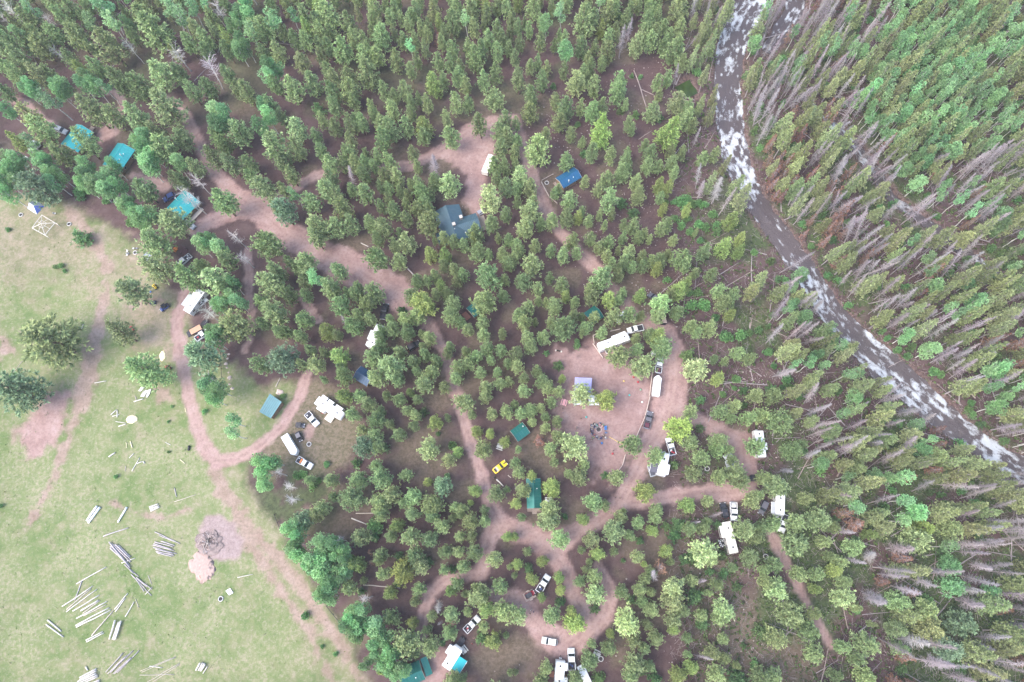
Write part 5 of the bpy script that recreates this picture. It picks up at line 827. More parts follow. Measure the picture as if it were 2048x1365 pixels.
def suv(F, Rr, pm, label, roofm=None, low=False, lo=4.2, hi=5.2, name='parked_car', cat='car'):
    c, rz, L = posed(F, Rr, .9, lo, hi); W = 1.86; t = empty(name, (c.x, c.y, 0), rz, label, cat, 'vehicles parked in the camp'); f = L / 2; zt = 1.30 if low else 1.68; zb = .84 if low else 1.02
    part('body', pm, t, lambda m: hull(m, [(f, .66 * W / 2, .4, .55, .62), (f - .14, .90 * W / 2, .33, .70, zb - .14), (f - .9, W / 2, .30, .80, zb - .02), (f - 1.4, W / 2, .30, zb - .1, zb + .02), (-f + 1.0, W / 2, .30, zb - .1, zb + .02), (-f + .2, .96 * W / 2, .34, zb - .12, zb - .04), (-f, .84 * W / 2, .42, .75, zb - .16)]), .03)
    if low: greenhouse(t, pm, f - 1.45, f - 2.15, -f + 1.55, -f + .75, W, zb, zt)
    else: greenhouse(t, pm, f - 1.15, f - 1.8, -f + .5, -f + .14, W, zb, zt)
    wheels(t, (f - .9, -f + .9), W, .34); lights(t, f - .04, -f + .04, W, .7); mirrors(t, f - 1.5, W, zb + .1, M_DARK)
    part('front_bumper', M_DARK, t, lambda m: m.box((f + .0, 0, .44), (.12, W * .72, .16)), .02); part('bumper', M_DARK, t, lambda m: m.box((-f - .01, 0, .5), (.1, W * .8, .18)), .02)
    return t
def utv(F, Rr, pm, label, z0=0.0):
    c, rz, L = posed(F, Rr, .9 + z0, 2.6, 3.3); W = 1.5; t = empty('utility_buggy', (c.x, c.y, z0), rz, label, 'buggy'); f = L / 2
    part('body', pm, t, lambda m: hull(m, [(f, .5, .4, .6, .72), (f - .5, .66, .35, .75, .92), (f - .95, .70, .35, .70, .80), (-f + .9, .70, .35, .62, .68), (-f + .1, .68, .4, .7, .80), (-f, .6, .45, .68, .76)]), .03)
    part('roof', BK if pm is not BK else GY, t, lambda m: m.box((-.12, 0, 1.82), (1.35, 1.3, .06)), .03); part('roll_cage', M_DARK, t, lambda m: [m.tube([(x0, s * .62, .75), (x1, s * .6, 1.8)], .03, 5) for s in (-1, 1) for x0, x1 in ((f - .85, .5), (-.75, -.7))])
    part('seat', M_DARK, t, lambda m: m.box((-.2, 0, .85), (.5, 1.15, .2)).box((-.45, 0, 1.12), (.14, 1.15, .55)), .03); part('windshield', M_GLASS, t, lambda m: m.slab([(f - .80, -.58, .98), (f - .80, .58, .98), (.56, .56, 1.70), (.56, -.56, 1.70)], .02))
    part('cargo_bed', M_LINER, t, lambda m: m.box((-f + .42, 0, .90), (.8, 1.2, .22))); wheels(t, (f - .45, -f + .5), W + .1, .33, .28); lights(t, f - .0, -f + .0, 1.2, .68)
    return t
def atv(px, py, ang, pm, label):
    c = G(px, py, .5); t = empty('quad_bike', (c.x, c.y, 0), ang, label, 'quad bike')
    part('body', pm, t, lambda m: hull(m, [(.85, .3, .5, .62, .70), (.5, .42, .45, .68, .82), (.1, .28, .42, .6, .68), (-.4, .42, .45, .66, .76), (-.85, .4, .52, .66, .72)])); part('seat', M_DARK, t, lambda m: m.box((-.25, 0, .84), (.7, .3, .14)), .04)
    part('handlebar', M_DARK, t, lambda m: m.tube([(.28, -.42, 1.02), (.42, 0, .98), (.28, .42, 1.02)], .025, 5)); part('rack', M_DARK, t, lambda m: [m.box((.62 + i * .07, 0, .88), (.03, .6, .03)) for i in (-1, 0, 1, 2)]); wheels(t, (.6, -.58), 1.1, .29, .26); return t
def cargo_trailer(F, Rr, label, W=2.2, H=2.5, nose=.9, pm=None, ribs=0, lo=4.0, hi=8.5):
    c, rz, L = posed(F, Rr, H, lo, hi); t = empty('enclosed_trailer', (c.x, c.y, 0), rz, label, 'trailer', 'vehicles parked in the camp'); f = L / 2; w = W / 2; pm = pm or WH; z0 = .55
    pts = [(-f, -w), (f - nose, -w), (f - .1, -w * .25), (f - .1, w * .25), (f - nose, w), (-f, w)]
    part('body', pm, t, lambda m: m.loft([[(x, y, z0) for x, y in pts], [(x, y, H - .1) for x, y in pts], [(x * .99, y * .97, H) for x, y in pts]]), .03)
    part('rear_door', pm, t, lambda m: m.box((-f - .03, 0, z0 + (H - z0) / 2), (.05, W * .92, (H - z0) * .92))); part('corner_trim', M_CHROME, t, lambda m: [m.box((-f + .02, s * (w + .01), (z0 + H) / 2), (.1, .05, H - z0)) for s in (-1, 1)])
    for i in range(ribs): part('roof_stripe', mat('pale_mint_stripe', (.50, .68, .60), .5, .05), t, lambda m: m.box((-f + L * (.22 + .18 * i), 0, H + .008), (.16, W * .55, .012)))
    part('roof_vent', M_WHITE, t, lambda m: m.box((0, 0, H + .06), (.4, .4, .14))); part('frame', M_DARK, t, lambda m: m.box((0, 0, z0 - .08), (L * .96, W * .8, .14)).tube([(f - .4, -.5, .45), (f + .9, 0, .45)], .05, 5).tube([(f - .4, .5, .45), (f + .9, 0, .45)], .05, 5)); part('jack', M_DARK, t, lambda m: m.tube([(f + .75, 0, .02), (f + .75, 0, .9)], .05, 6))
    wheels(t, (-.45, .45), W + .05, .34, .24); return t
def flat_trailer(F, Rr, label, dm, W=1.9, ramp=True, fm=None, name='utility_trailer', lo=2.0):
    c, rz, L = posed(F, Rr, .6, lo, 6.5); t = empty(name, (c.x, c.y, 0), rz, label, 'trailer'); f = L / 2; n = 8; fm = fm or M_DARK
    for k in range(n): part('deck_board', dm, t, lambda m: m.box((0, -W / 2 + (k + .5) * W / n, .60), (L, W / n - .02, .07)))
    part('frame', fm, t, lambda m: m.box((0, W / 2 + .03, .68), (L + .1, .06, .16)).box((0, -W / 2 - .03, .68), (L + .1, .06, .16)).box((f + .03, 0, .68), (.06, W, .16)).tube([(f, -.4, .5), (f + 1.1, 0, .5)], .04, 5).tube([(f, .4, .5), (f + 1.1, 0, .5)], .04, 5))
    part('fender', fm, t, lambda m: [m.box((0, s * (W / 2 + .18), .72), (.85, .26, .05)) for s in (-1, 1)])
    if ramp: part('ramp_gate', M_LINER, t, lambda m: m.slab([(-f, -W / 2, .6), (-f, W / 2, .6), (-f - 1.2, W / 2, .06), (-f - 1.2, -W / 2, .06)], -.05))
    wheels(t, (0,), W + .55, .30, .22); return t
def awning(t, x0, x1, y0, y1, z0, z1, am, stripes=0):
    s = 1 if y1 > y0 else -1
    a = part('awning', am, t, lambda m: m.slab([(x0, y0, z0), (x1, y0, z0), (x1, y1, z1), (x0, y1, z1)] if s < 0 else [(x0, y0, z0), (x0, y1, z1), (x1, y1, z1), (x1, y0, z0)], .04)); part('awning_roller', M_WHITE, a, lambda m: m.tube([(x0, y1, z1), (x1, y1, z1)], .07, 7))
    for i in range(stripes): part('awning_stripe', mat('pale_stripe_cloth', (.55, .75, .74), .7, .05), a, lambda m: m.slab([(x0 + .02, y0 + (y1 - y0) * (i + .4) / stripes, z0 + (z1 - z0) * (i + .4) / stripes + .012), (x1 - .02, y0 + (y1 - y0) * (i + .4) / stripes, z0 + (z1 - z0) * (i + .4) / stripes + .012), (x1 - .02, y0 + (y1 - y0) * (i + .62) / stripes, z0 + (z1 - z0) * (i + .62) / stripes + .012), (x0 + .02, y0 + (y1 - y0) * (i + .62) / stripes, z0 + (z1 - z0) * (i + .62) / stripes + .012)], .01))
    for x in (x0 + .1, x1 - .1): part('awning_pole', M_PIPE, t, lambda m: m.tube([(x, y1, z1), (x, y1, .02)], .03, 5))
def rv(F, Rr, label, W=2.5, H=3.2, slides=(), aw=None, kind='trailer', pm=None, vents=((-.25, 0), (.3, 0)), step=-1, lo=5.0, hi=11.5, deck=None):
    """slides: (x centre, length, depth, side); aw: (x0, x1, depth, side, material, stripes)"""
    c, rz, L = posed(F, Rr, H, lo, hi); nm = {'trailer': 'camper_trailer', 'fifth': 'fifth_wheel_trailer', 'motor': 'motorhome'}[kind]; t = empty(nm, (c.x, c.y, 0), rz, label, 'motorhome' if kind == 'motor' else 'camper', 'vehicles parked in the camp'); f = L / 2; w = W / 2; pm = pm or WH; z0 = .55
    def sec(x, k, a, b, y=1.0): return [(x, -w * y, a), (x, w * y, a), (x, w * y, b - .12), (x, w * y * .93, b), (x, 0, b + .03), (x, -w * y * .93, b), (x, -w * y, b - .12)]
    if kind == 'fifth': st = [sec(-f, 1, z0, H), sec(f - 3.0, 1, z0, H), sec(f - 2.9, 1, 1.55, H), sec(f - .5, 1, 1.55, H - .05), sec(f, 1, 1.7, H - .6, .82)]
    elif kind == 'motor': st = [sec(-f, 1, z0, H), sec(f - .35, 1, z0, H), sec(f - .12, 1, z0, H - .35), sec(f, 1, z0, 1.7, .94)]
    else: st = [sec(-f, 1, z0 + .15, H - .25, .97), sec(-f + .25, 1, z0, H), sec(f - .5, 1, z0, H), sec(f - .15, 1, z0, H - .35), sec(f, 1, z0 + .2, H - 1.0, .96)]
    part('body', pm, t, lambda m: m.loft(st), .03)
    for (x, l, d, s) in slides:
        q = part('slide_out', pm, t, lambda m: m.box((x * L, s * (w + d / 2), 1.95), (l, d + .1, 2.0)), .03); part('window', M_GLASS, q, lambda m: m.box((x * L, s * (w + d + .055), 2.15), (l * .5, .03, .6)))
    for i, (x, y) in enumerate(vents):
        v = part('roof_vent', M_WHITE, t, lambda m: m.box((x * L, y, H + .07), (.55, .5, .16)), .02); part('vent_cover', M_DARK, v, lambda m: m.box((x * L, y, H + .165), (.46, .42, .03)))
    part('air_conditioner', pm, t, lambda m: m.box((.06 * L, 0, H + .16), (.95, .7, .28), 0, .85), .03)
    for s in (-1, 1):
        for x in (-.32, .02, .25): part('window', M_GLASS, t, lambda m: m.box((x * L, s * (w + .012), 2.1), (.9, .04, .55)))
        part('stripe', mat('grey_side_stripe', (.30, .31, .34), .5, .1), t, lambda m: m.box((-.02 * L, s * (w + .01), 1.2), (L * .8, .03, .16)))
    d = part('door', pm, t, lambda m: m.box((.14 * L, step * (w + .03), 1.6), (.7, .05, 1.85))); part('handle', M_DARK, d, lambda m: m.box((.14 * L + .25, step * (w + .07), 1.5), (.08, .05, .14)))
    part('entry_step', M_DARK, t, lambda m: m.box((.14 * L, step * (w + .25), .35), (.7, .4, .06)).box((.14 * L, step * (w + .45), .17), (.7, .4, .06)))
    if kind == 'motor':
        part('windshield', M_GLASS, t, lambda m: m.slab([(f - .06, -w * .85, 1.75), (f - .06, w * .85, 1.75), (f - .22, w * .82, H - .5), (f - .22, -w * .82, H - .5)], -.04)); lights(t, f, -f + .02, W, .95); wheels(t, (f - 1.2, -f + 1.9), W, .45, .3); mirrors(t, f - .25, W, 2.0, M_DARK)
    else:
        wheels(t, (-.45 - .08 * L, .45 - .08 * L), W, .38, .25); part('tongue', M_DARK, t, lambda m: m.tube([(f - .5, -.5, .5), (f + 1.0, 0, .5)], .06, 5).tube([(f - .5, .5, .5), (f + 1.0, 0, .5)], .06, 5)) if kind == 'trailer' else part('hitch_pin', M_DARK, t, lambda m: m.tube([(f - 1.1, 0, 1.6), (f - 1.1, 0, .95)], .09, 6))
        if kind == 'trailer': part('propane_tank', M_WHITE, t, lambda m: [m.tube([(f + .3, y, .45), (f + .3, y, .98)], .16, 8) for y in (-.18, .18)])
        else: part('landing_leg', M_DARK, t, lambda m: [m.tube([(f - 2.7, y, .02), (f - 2.7, y, 1.6)], .06, 6) for y in (-.9, .9)])
    if aw: awning(t, aw[0] * L, aw[1] * L, aw[3] * w, aw[3] * (w + aw[2]), H - .25, H - .85, aw[4], aw[5])
    if deck:
        x, l, dd, s, dm = deck; part('entry_deck', dm, t, lambda m: [m.box((x * L - l / 2 + (k + .5) * l / 6, s * (w + dd / 2 + .08), .5), (l / 6 - .02, dd, .06)) for k in range(6)]); part('deck_leg', M_DARK, t, lambda m: [m.box((x * L + i * (l / 2 - .1), s * (w + dd / 2 + .08 + j * (dd / 2 - .1)), .24), (.08, .08, .46)) for i in (-1, 1) for j in (-1, 1)])
    return t
A_GREY = mat('grey_awning_cloth', (.40, .42, .44), .8, .08, 2); A_TEAL = mat('teal_awning_cloth', (.03, .42, .46), .7, .06, 2); A_CREAM = mat('cream_awning_cloth', (.66, .60, .52), .8, .06, 2); A_DARK = mat('dark_screen_cloth', (.10, .10, .13), .8, .1, 2)
B_RED = (.5, .1, .5, .4, .35, RD); B_W = (.7, .3, .4, .4, .3, WH); B_G = (.3, -.35, .5, .4, .3, SV); B_O = (.82, 0, .5, 1.3, .45, ORG); B_B = (.5, -.2, .5, .4, .3, BL); TAN = mat('tan_plywood', (.56, .33, .22), .8, .1, 3)
def lm(px, py, s): LANDMARKS.append((px, py, s))
utv((51.7, 225), (72, 238), BL, 'dark buggy with pale roof parked on the top left drive'); lm(62, 231, 'the dark buggy at the top left drive')
pickup((133, 265), (101.2, 252), SV, 'silver pickup half under the topmost turquoise roof', (B_G,))
suv((387, 455), (371, 443), SV, 'small silver car beside the lowest turquoise roof'); lm(380, 450, 'the small silver car')
suv((331, 398), (345, 391), BL, 'dark blue car tucked beside the lowest turquoise roof')
pickup((352.8, 533.3), (380.5, 510.8), SV, 'silver pickup with loaded black bed above the white motorhome', (B_G, B_W, (.3, .4, .3, .3, .3, SV))); lm(366, 522, 'the silver pickup with loaded bed')
flat_trailer((373, 506), (358, 494), 'long maroon utility trailer behind the silver pickup', mat('maroon_deck_board', (.10, .045, .05), .8, .2, 3), 1.6, False, MAR)
rv((404, 579.5), (372.3, 623.6), 'white motorhome with a grey awning at the meadow edge', W=2.6, kind='motor', aw=(-.36, .2, 2.0, 1, A_GREY, 0), vents=((-.25, 0), (.36, -.6)), step=1, slides=((.30, 1.6, .7, 1),)); lm(388, 602, 'the white motorhome at the meadow edge')
suv((412, 597), (392, 613), WH, 'white car with dark roof glass beside the motorhome', hi=4.8)
flat_trailer((401.5, 653.8), (380.5, 665.6), 'utility trailer with tan plywood deck and ramp', TAN, 1.9); lm(392, 660, 'the tan deck trailer')
flat_trailer((413, 643), (405, 650), 'small black trailer above the tan deck trailer', M_LINER, 1.2, False)
pickup((418.4, 660), (391.8, 679), WH, 'white pickup with red cargo beside the tan trailer', (B_RED,))
utv((320, 620.5), (336.4, 608.2), BL, 'dark blue buggy on the meadow near the motorhome')
atv(305.6, 605.6, .1, BL, 'small blue quad bike left of the dark blue buggy'); atv(309.6, 574, -.8, YL, 'yellow and black quad bike beside a round pine'); atv(265, 657, -.5, RD, 'red quad bike at a small round pine'); atv(336, 736, -.6, RD, 'red and black quad bike near the curved dirt road')
rv((684.7, 833.3), (633, 800), 'big white fifth wheel camper with slide-outs and deck', kind='fifth', W=2.6, slides=((-.33, 2.0, .9, 1), (-.08, 1.8, .8, 1), (.24, 2.4, .7, 1), (-.22, 2.6, .8, -1)), deck=(.09, 2.4, 2.0, -1, mat('cream_deck', (.62, .55, .47), .8, .08, 3)), step=-1); lm(660, 815, 'the big white fifth wheel camper')
pickup((634.6, 850.5), (613.4, 826.7), WH, 'white pickup in front of the fifth wheel camper', (B_G,)); lm(624, 838, 'the white pickup in the small clearing')
utv((608.2, 851.8), (591, 849.8), GY, 'grey buggy nearer the fifth wheel camper'); utv((601.6, 882), (593.7, 864.3), BK, 'black buggy beside the white cargo trailer')
cargo_trailer((591, 909.8), (568, 871), 'white cargo trailer with pointed nose in the small clearing'); lm(578, 890, 'the white cargo trailer in the small clearing')
pickup((623.3, 934.2), (595, 918.4), WH, 'white pickup with orange cargo hitched to the cargo trailer', (B_O, (.1, .4, .3, .3, .3, WH)))
pickup((772, 607.6), (764.8, 638), BK, 'black pickup at the wide dirt road'); lm(768, 622, 'the black pickup at the wide road')
rv((760.4, 648.6), (740.6, 694.8), 'white camper trailer under pines below the black pickup', slides=((-.02, 3.0, .8, 1), (-.38, 1.4, .5, 1)), vents=((.4, 0), (-.3, 0))); lm(748, 672, 'the white camper below the black pickup')
suv((834, 687), (819, 696), BK, 'black car in deep shade under the pines')
cargo_trailer((983.6, 309), (969, 344), 'cream box trailer parked beside the lodge clearing', pm=CR, nose=.2, H=2.7); lm(976, 327, 'the cream box trailer')
rv((1259.5, 671.6), (1197.6, 693.9), 'long white camper trailer inside a rail fence', slides=((.1, 2.4, .5, 1), (.33, 2.0, .6, 1)), vents=((-.2, .1), (.33, .2)), step=-1); lm(1225, 683, 'the long white camper')
pickup((1255.3, 662), (1286, 655), WH, 'white pickup beside the long camper trailer'); lm(1270, 658, 'the white pickup by the long camper')
suv((1236, 640), (1248, 629), WH, 'white car hidden between pines above the long camper'); suv((1300, 589), (1316, 603), GY, 'dark grey car under a pine by the forest road'); lm(1308, 595, 'the dark grey car')
pickup((1320, 715.5), (1316.7, 744.2), WH, 'white pickup hitched to the white pointed trailer', ((.5, 0, 1.2, 1.0, .2, MAR),)); lm(1319, 730, 'the white pickup by the fence')
cargo_trailer((1316.7, 750), (1312, 791), 'white pointed trailer with mint stripes along the fence', ribs=4); lm(1314, 770, 'the pointed trailer with mint stripes')
pickup((1299.7, 827), (1293.8, 853.5), GY, 'dark grey pickup parked along the rail fence', ((.5, 0, 1.3, 1.2, .1, MAR),)); lm(1297, 840, 'the dark grey pickup')
pickup((1337, 877), (1346, 909), WH, 'white pickup with red and white cargo in its bed', (B_RED, B_W, (.2, -.3, .4, .5, .4, RD), (.85, .2, .4, .5, .4, WH))); lm(1341, 893, 'the white pickup with red cargo')
rv((1331.6, 904.5), (1322, 951.3), 'white camper trailer with dark screen awning under a pine', slides=((-.18, 2.8, .7, -1),), aw=(-.44, -.02, 2.0, 1, A_DARK, 0), vents=((.2, 0),)); lm(1325, 928, 'the white camper with dark awning')
rv((1518, 860), (1524.3, 914.4), 'white camper trailer crossed by a pine at the reddish lane', vents=((.35, .1), (-.3, 0)), slides=((-.1, 2.0, .6, -1),)); lm(1520, 885, 'the white camper at the reddish lane')
suv((1521, 954), (1503, 957), BK, 'small black car on the reddish lane', lo=3.6); lm(1511, 955, 'the small black car')
suv((1445.7, 1009), (1451, 1034), BK, 'black car beside a white pickup above the cream motorhome'); lm(1448, 1021, 'the black car')
pickup((1468, 1040), (1467, 1006.5), WH, 'white pickup beside the black car', ((.2, 0, .7, 1.2, .35, SV), (.6, 0, .7, 1.2, .25, WH)))
suv((1524, 1022), (1530, 1008), GY, 'small grey car under pines left of a white camper')
rv((1560.4, 1031.2), (1561.5, 988.7), 'white camper trailer with narrow side awning on the right', vents=((.25, 0), (-.3, 0)), aw=(-.1, .45, .9, -1, A_GREY, 0)); lm(1561, 1010, 'the white camper on the right')
pickup((1563.6, 1060), (1571, 1035), WH, 'white pickup nosed out below the right white camper')
rv((1469, 1108), (1453, 1044), 'cream motorhome with slide-out and checkered mat', kind='motor', pm=CR, slides=((-.22, 3.2, .9, -1),), vents=((-.3, 0), (.3, 0)), step=-1); lm(1460, 1076, 'the cream motorhome')
yc = suv((1011, 925), (988.5, 943), YL, 'yellow sports car with black hood stripe', low=True, lo=4.5, hi=4.9); part('hood_stripe', BK, yc, lambda m: m.box((1.72, 0, .845), (1.0, .30, .02))); part('rear_louvre', M_DARK, yc, lambda m: m.box((-1.55, 0, 1.06), (.7, 1.1, .06))); lm(1000, 934, 'the yellow sports car')
pickup((1095, 1154), (1078.5, 1181), WH, 'white pickup towing the trailer with a red buggy', (B_B, B_W)); lm(1087, 1167, 'the white pickup towing a red buggy')
flat_trailer((1068.5, 1186), (1048.8, 1196.5), 'utility trailer with pale rails carrying a red buggy', mat('pale_deck_board', (.45, .36, .31), .8, .15, 3), 2.1, False, mat('pale_pink_rail', (.50, .40, .36), .7, .1, 3)); utv((1068.5, 1184.5), (1050.5, 1194.5), RD, 'red buggy with black roof standing on a trailer', .64)
suv((1084.5, 1280.6), (1113.8, 1285.5), WH, 'white car crossing the dirt near the bottom edge'); lm(1099, 1283, 'the white car near the bottom edge')
pickup((1142.2, 1297), (1143.6, 1341), WH, 'white dual wheel pickup with blue cargo at the bottom', (B_B, (.75, .3, .4, .4, .4, BL)), dually=True); lm(1143, 1318, 'the white dual wheel pickup')
rv((1121.5, 1322), (1117.5, 1376), 'white camper trailer cut by the bottom edge', slides=((.28, 1.8, .6, -1), (-.3, 2.4, .8, -1)), deck=(-.1, 1.4, 1.2, 1, M_REDDECK), step=1)
cargo_trailer((1160, 1331), (1178, 1371), 'folded white pop-up trailer at the bottom edge', W=2.0, H=1.6, nose=.15); lm(1166, 1350, 'the folded white trailer')
pickup((956.4, 1236), (931.4, 1262), WH, 'white pickup with roof hatch and full black bed', (B_G, B_RED, B_W), roofbox=True); lm(944, 1249, 'the white pickup with full black bed')
rv((918.3, 1294), (891.6, 1337), 'white fifth wheel camper with turquoise awning', kind='fifth', W=2.7, slides=((.17, 2.4, 1.0, 1),), aw=(-.38, .20, 2.4, -1, A_TEAL, 5), vents=((-.3, .3),), step=-1); lm(907, 1316, 'the camper with turquoise awning')
rv((70, 283), (56, 297), 'small white camper half hidden by trees at the left', lo=4, hi=5, W=2.1, H=2.4, vents=((-.2, 0),)); lm(63, 290, 'the small white camper at the left')
# ------------------------------------------------------------------ fences, fire rings, logs, people and camp gear
M_POLE = mat('peeled_pole_wood', (.48, .42, .37), .8, .15, 3, bump=.2); M_WPOLE = mat('white_peeled_log', (.58, .54, .49), .75, .12, 3, bump=.15); M_GPOLE = mat('grey_weathered_log', (.40, .36, .36), .85, .18, 3, bump=.2); M_FENCE = mat('pale_fence_rail', (.52, .43, .38), .85, .15, 4)
def fence(pts, label, z=.95, rails=2, m_=M_FENCE, step=3.0):
    P_ = [G(x, y) for x, y in pts]; c = P_[0]; t = empty('rail_fence', (c.x, c.y, 0), 0, label, 'fence'); Q = []
    for a, b in zip(P_[:-1], P_[1:]):
        n = max(1, round((b - a).length / step)); Q += [a.lerp(b, i / n) - c for i in range(n)]
    Q.append(P_[-1] - c)
    for q in Q: part('post', m_, t, lambda m: m.tube([(q.x, q.y, -.1), (q.x, q.y, z + .15)], .09, 6))
    for a, b in zip(Q[:-1], Q[1:]):
        for k in range(rails): part('rail', m_, t, lambda m: m.tube([(a.x, a.y, z - k * .45 + random.uniform(-.04, .04)), (b.x, b.y, z - k * .45 + random.uniform(-.04, .04))], .085, 6))
fence([(1305, 737), (1298.5, 792)], 'upper stretch of rail fence beside the pointed trailer'); fence([(1299, 795), (1289.5, 834), (1274, 870), (1262, 893)], 'rail fence curving past the dark grey pickup'); fence([(1250, 911), (1244.5, 931), (1238, 940)], 'short rail fence below the pale pine near the campfire')
fence([(1186, 672.5), (1194, 670)], 'shortest rail fence left of the long camper'); fence([(1220.5, 664), (1239.5, 660)], 'rail fence above the long camper'); fence([(1186, 674), (1188, 688)], 'rail fence at the left end of the long camper'); fence([(1185.5, 689), (1205, 717)], 'slanting rail fence below the long camper')
fence([(1083, 367), (1098, 396)], 'rail fence along the forest road by the blue roof'); fence([(1100, 397), (1114, 409)], 'white ended rail by the blue roofed cabin'); fence([(1084, 362), (1106, 350)], 'low white rail above the fire ring by the blue roof', .5, 1)
fence([(550, 1030), (562, 1060)], 'wire fence post line in tall grass', .8, 1, M_DARK); fence([(654, 1212), (681, 1246)], 'dark fence line along the aspen edge', .8, 1, M_DARK); fence([(443, 705), (445, 755)], 'dark pole fence beside a row of boulders', .8, 1, M_DARK)
M_STEEL = mat('pale_steel_ring', (.62, .60, .58), .5, .1, 4); M_ASH = mat('charred_ash', (.07, .062, .062), .95, .4, 3, bump=.4); M_CHAR = mat('charred_log', (.03, .026, .024), .9, .3, 4)
def fire_ring(px, py, label, R=.62):
    c = G(px, py); t = empty('fire_ring', (c.x, c.y, 0), 0, label, 'fire ring', 'steel fire rings'); part('ring', M_STEEL, t, lambda m: m.ring((0, 0, .17), R, .11, 20)); part('ash_bed', M_ASH, t, lambda m: m.blob((0, 0, 0), (R * .9, R * .9, .14), 3)); part('burnt_log', M_CHAR, t, lambda m: m.tube([(-.3, -.1, .17), (.3, .15, .2)], .07, 6))
for x, y, l in ((618.3, 889, 'steel fire ring in the small clearing'), (1414, 938, 'steel fire ring between pines left of the reddish lane'), (1531, 1113.5, 'steel fire ring right of the cream motorhome'), (1201.6, 1318, 'steel fire ring at the bottom beside a picnic table'), (442, 1198, 'steel fire ring in the meadow near white slabs'), (1093.5, 366.5, 'steel fire ring by the blue roofed cabin'), (138.8, 449, 'stone grey fire ring near the small dark fir'), (42.5, 430.5, 'fire ring left of the white and blue tent'), (1215.5, 704, 'fire ring under the long camper side')): fire_ring(x, y, l)
# logs: pixel ends and thickness in metres
def log(x0, y0, x1, y1, r, label, grp=None, m_=None, z=None, name='peeled_log'):
    a = G(x0, y0); b = G(x1, y1); c = (a + b) / 2; z = r if z is None else z; o = MB(); d = b - a; n = 4; rr = random.Random(x0 * 7 + y0); w = d.length * .008
    pts = [a - c + d * i / n + Vector((rr.uniform(-w, w), rr.uniform(-w, w), 0)) for i in range(n + 1)]; o.tube([(p.x, p.y, z) for p in pts], [r * (1.08 - .2 * i / n) for i in range(n + 1)], 7)
    q = o.build(name, m_ or M_WPOLE, None, 0, True); q.location = (c.x, c.y, 0); tag(q, label, 'log', grp); return q
Q4 = lambda s: [tuple(float(v) for v in t.split(',')) for t in s.split()]
LOGSETS = [
 ('grey log in the long stacked pile', 'logs of the long grey pile', M_GPOLE, .20, '880,240,1050,450 885,275,1040,430 900,255,1045,400 930,260,1050,375 950,270,1045,360 890,290,1010,400 895,262,1030,420 915,270,1020,375'),
 ('thin grey log in the tail of the long pile', 'logs trailing from the long pile', M_GPOLE, .13, '1000,420,1075,495 1010,430,1110,520 1060,510,1215,670 1095,525,1220,620 1100,540,1180,600 1090,535,1160,640 1050,500,1140,590'),
 ('pale log in the jumbled pile by the ash heap', 'logs of the jumbled pile by the ash heap', M_GPOLE, .15, '1240,240,1390,280 1225,265,1395,310 1230,285,1415,335 1250,315,1395,350 1290,235,1400,270 1265,330,1380,358 1250,300,1390,330 1235,255,1380,300 1255,322,1390,342'),
 ('white log in the tight bundle of four', 'white logs of the tight bundle', M_WPOLE, .24, '930,865,885,1018 953,880,903,1022 978,870,932,1020 965,880,917,1025'),
 ('grey pole in the slanting pile at the bottom', 'poles of the slanting bottom pile', M_GPOLE, .14, '1068,1112,865,1295 1115,1110,940,1290 1030,1140,870,1290 1050,1165,905,1295 1060,1165,920,1295 1000,1160,880,1280 1020,1150,890,1285 990,1130,850,1283'),
 ('white log in the pile cut by the bottom edge', 'white logs of the bottom edge pile', M_WPOLE, .21, '775,1255,640,1325 775,1272,640,1340 780,1290,630,1355 790,1303,640,1368 785,1318,660,1375 800,1345,710,1380 805,1358,740,1385'),
 ('white slab in the small stack of four', 'white slabs of the small stack', M_WPOLE, .24, '1610,1205,1575,1268 1625,1207,1590,1270 1640,1210,1605,1273 1650,1217,1615,1272'),
]
for lab, grp, m_, r, s in LOGSETS:
    for i, (a, b, c, d) in enumerate(sorted(Q4(s), key=lambda q: q[0] + q[2])): log(a / 4, 1024 + b / 4, c / 4, 1024 + d / 4, r, ('leftmost ' if i == 0 else ORD[i]) + lab + ('' if i == 0 else ', counted from the left'), grp, m_, z=r + (.0 if i % 3 else r * 1.5))
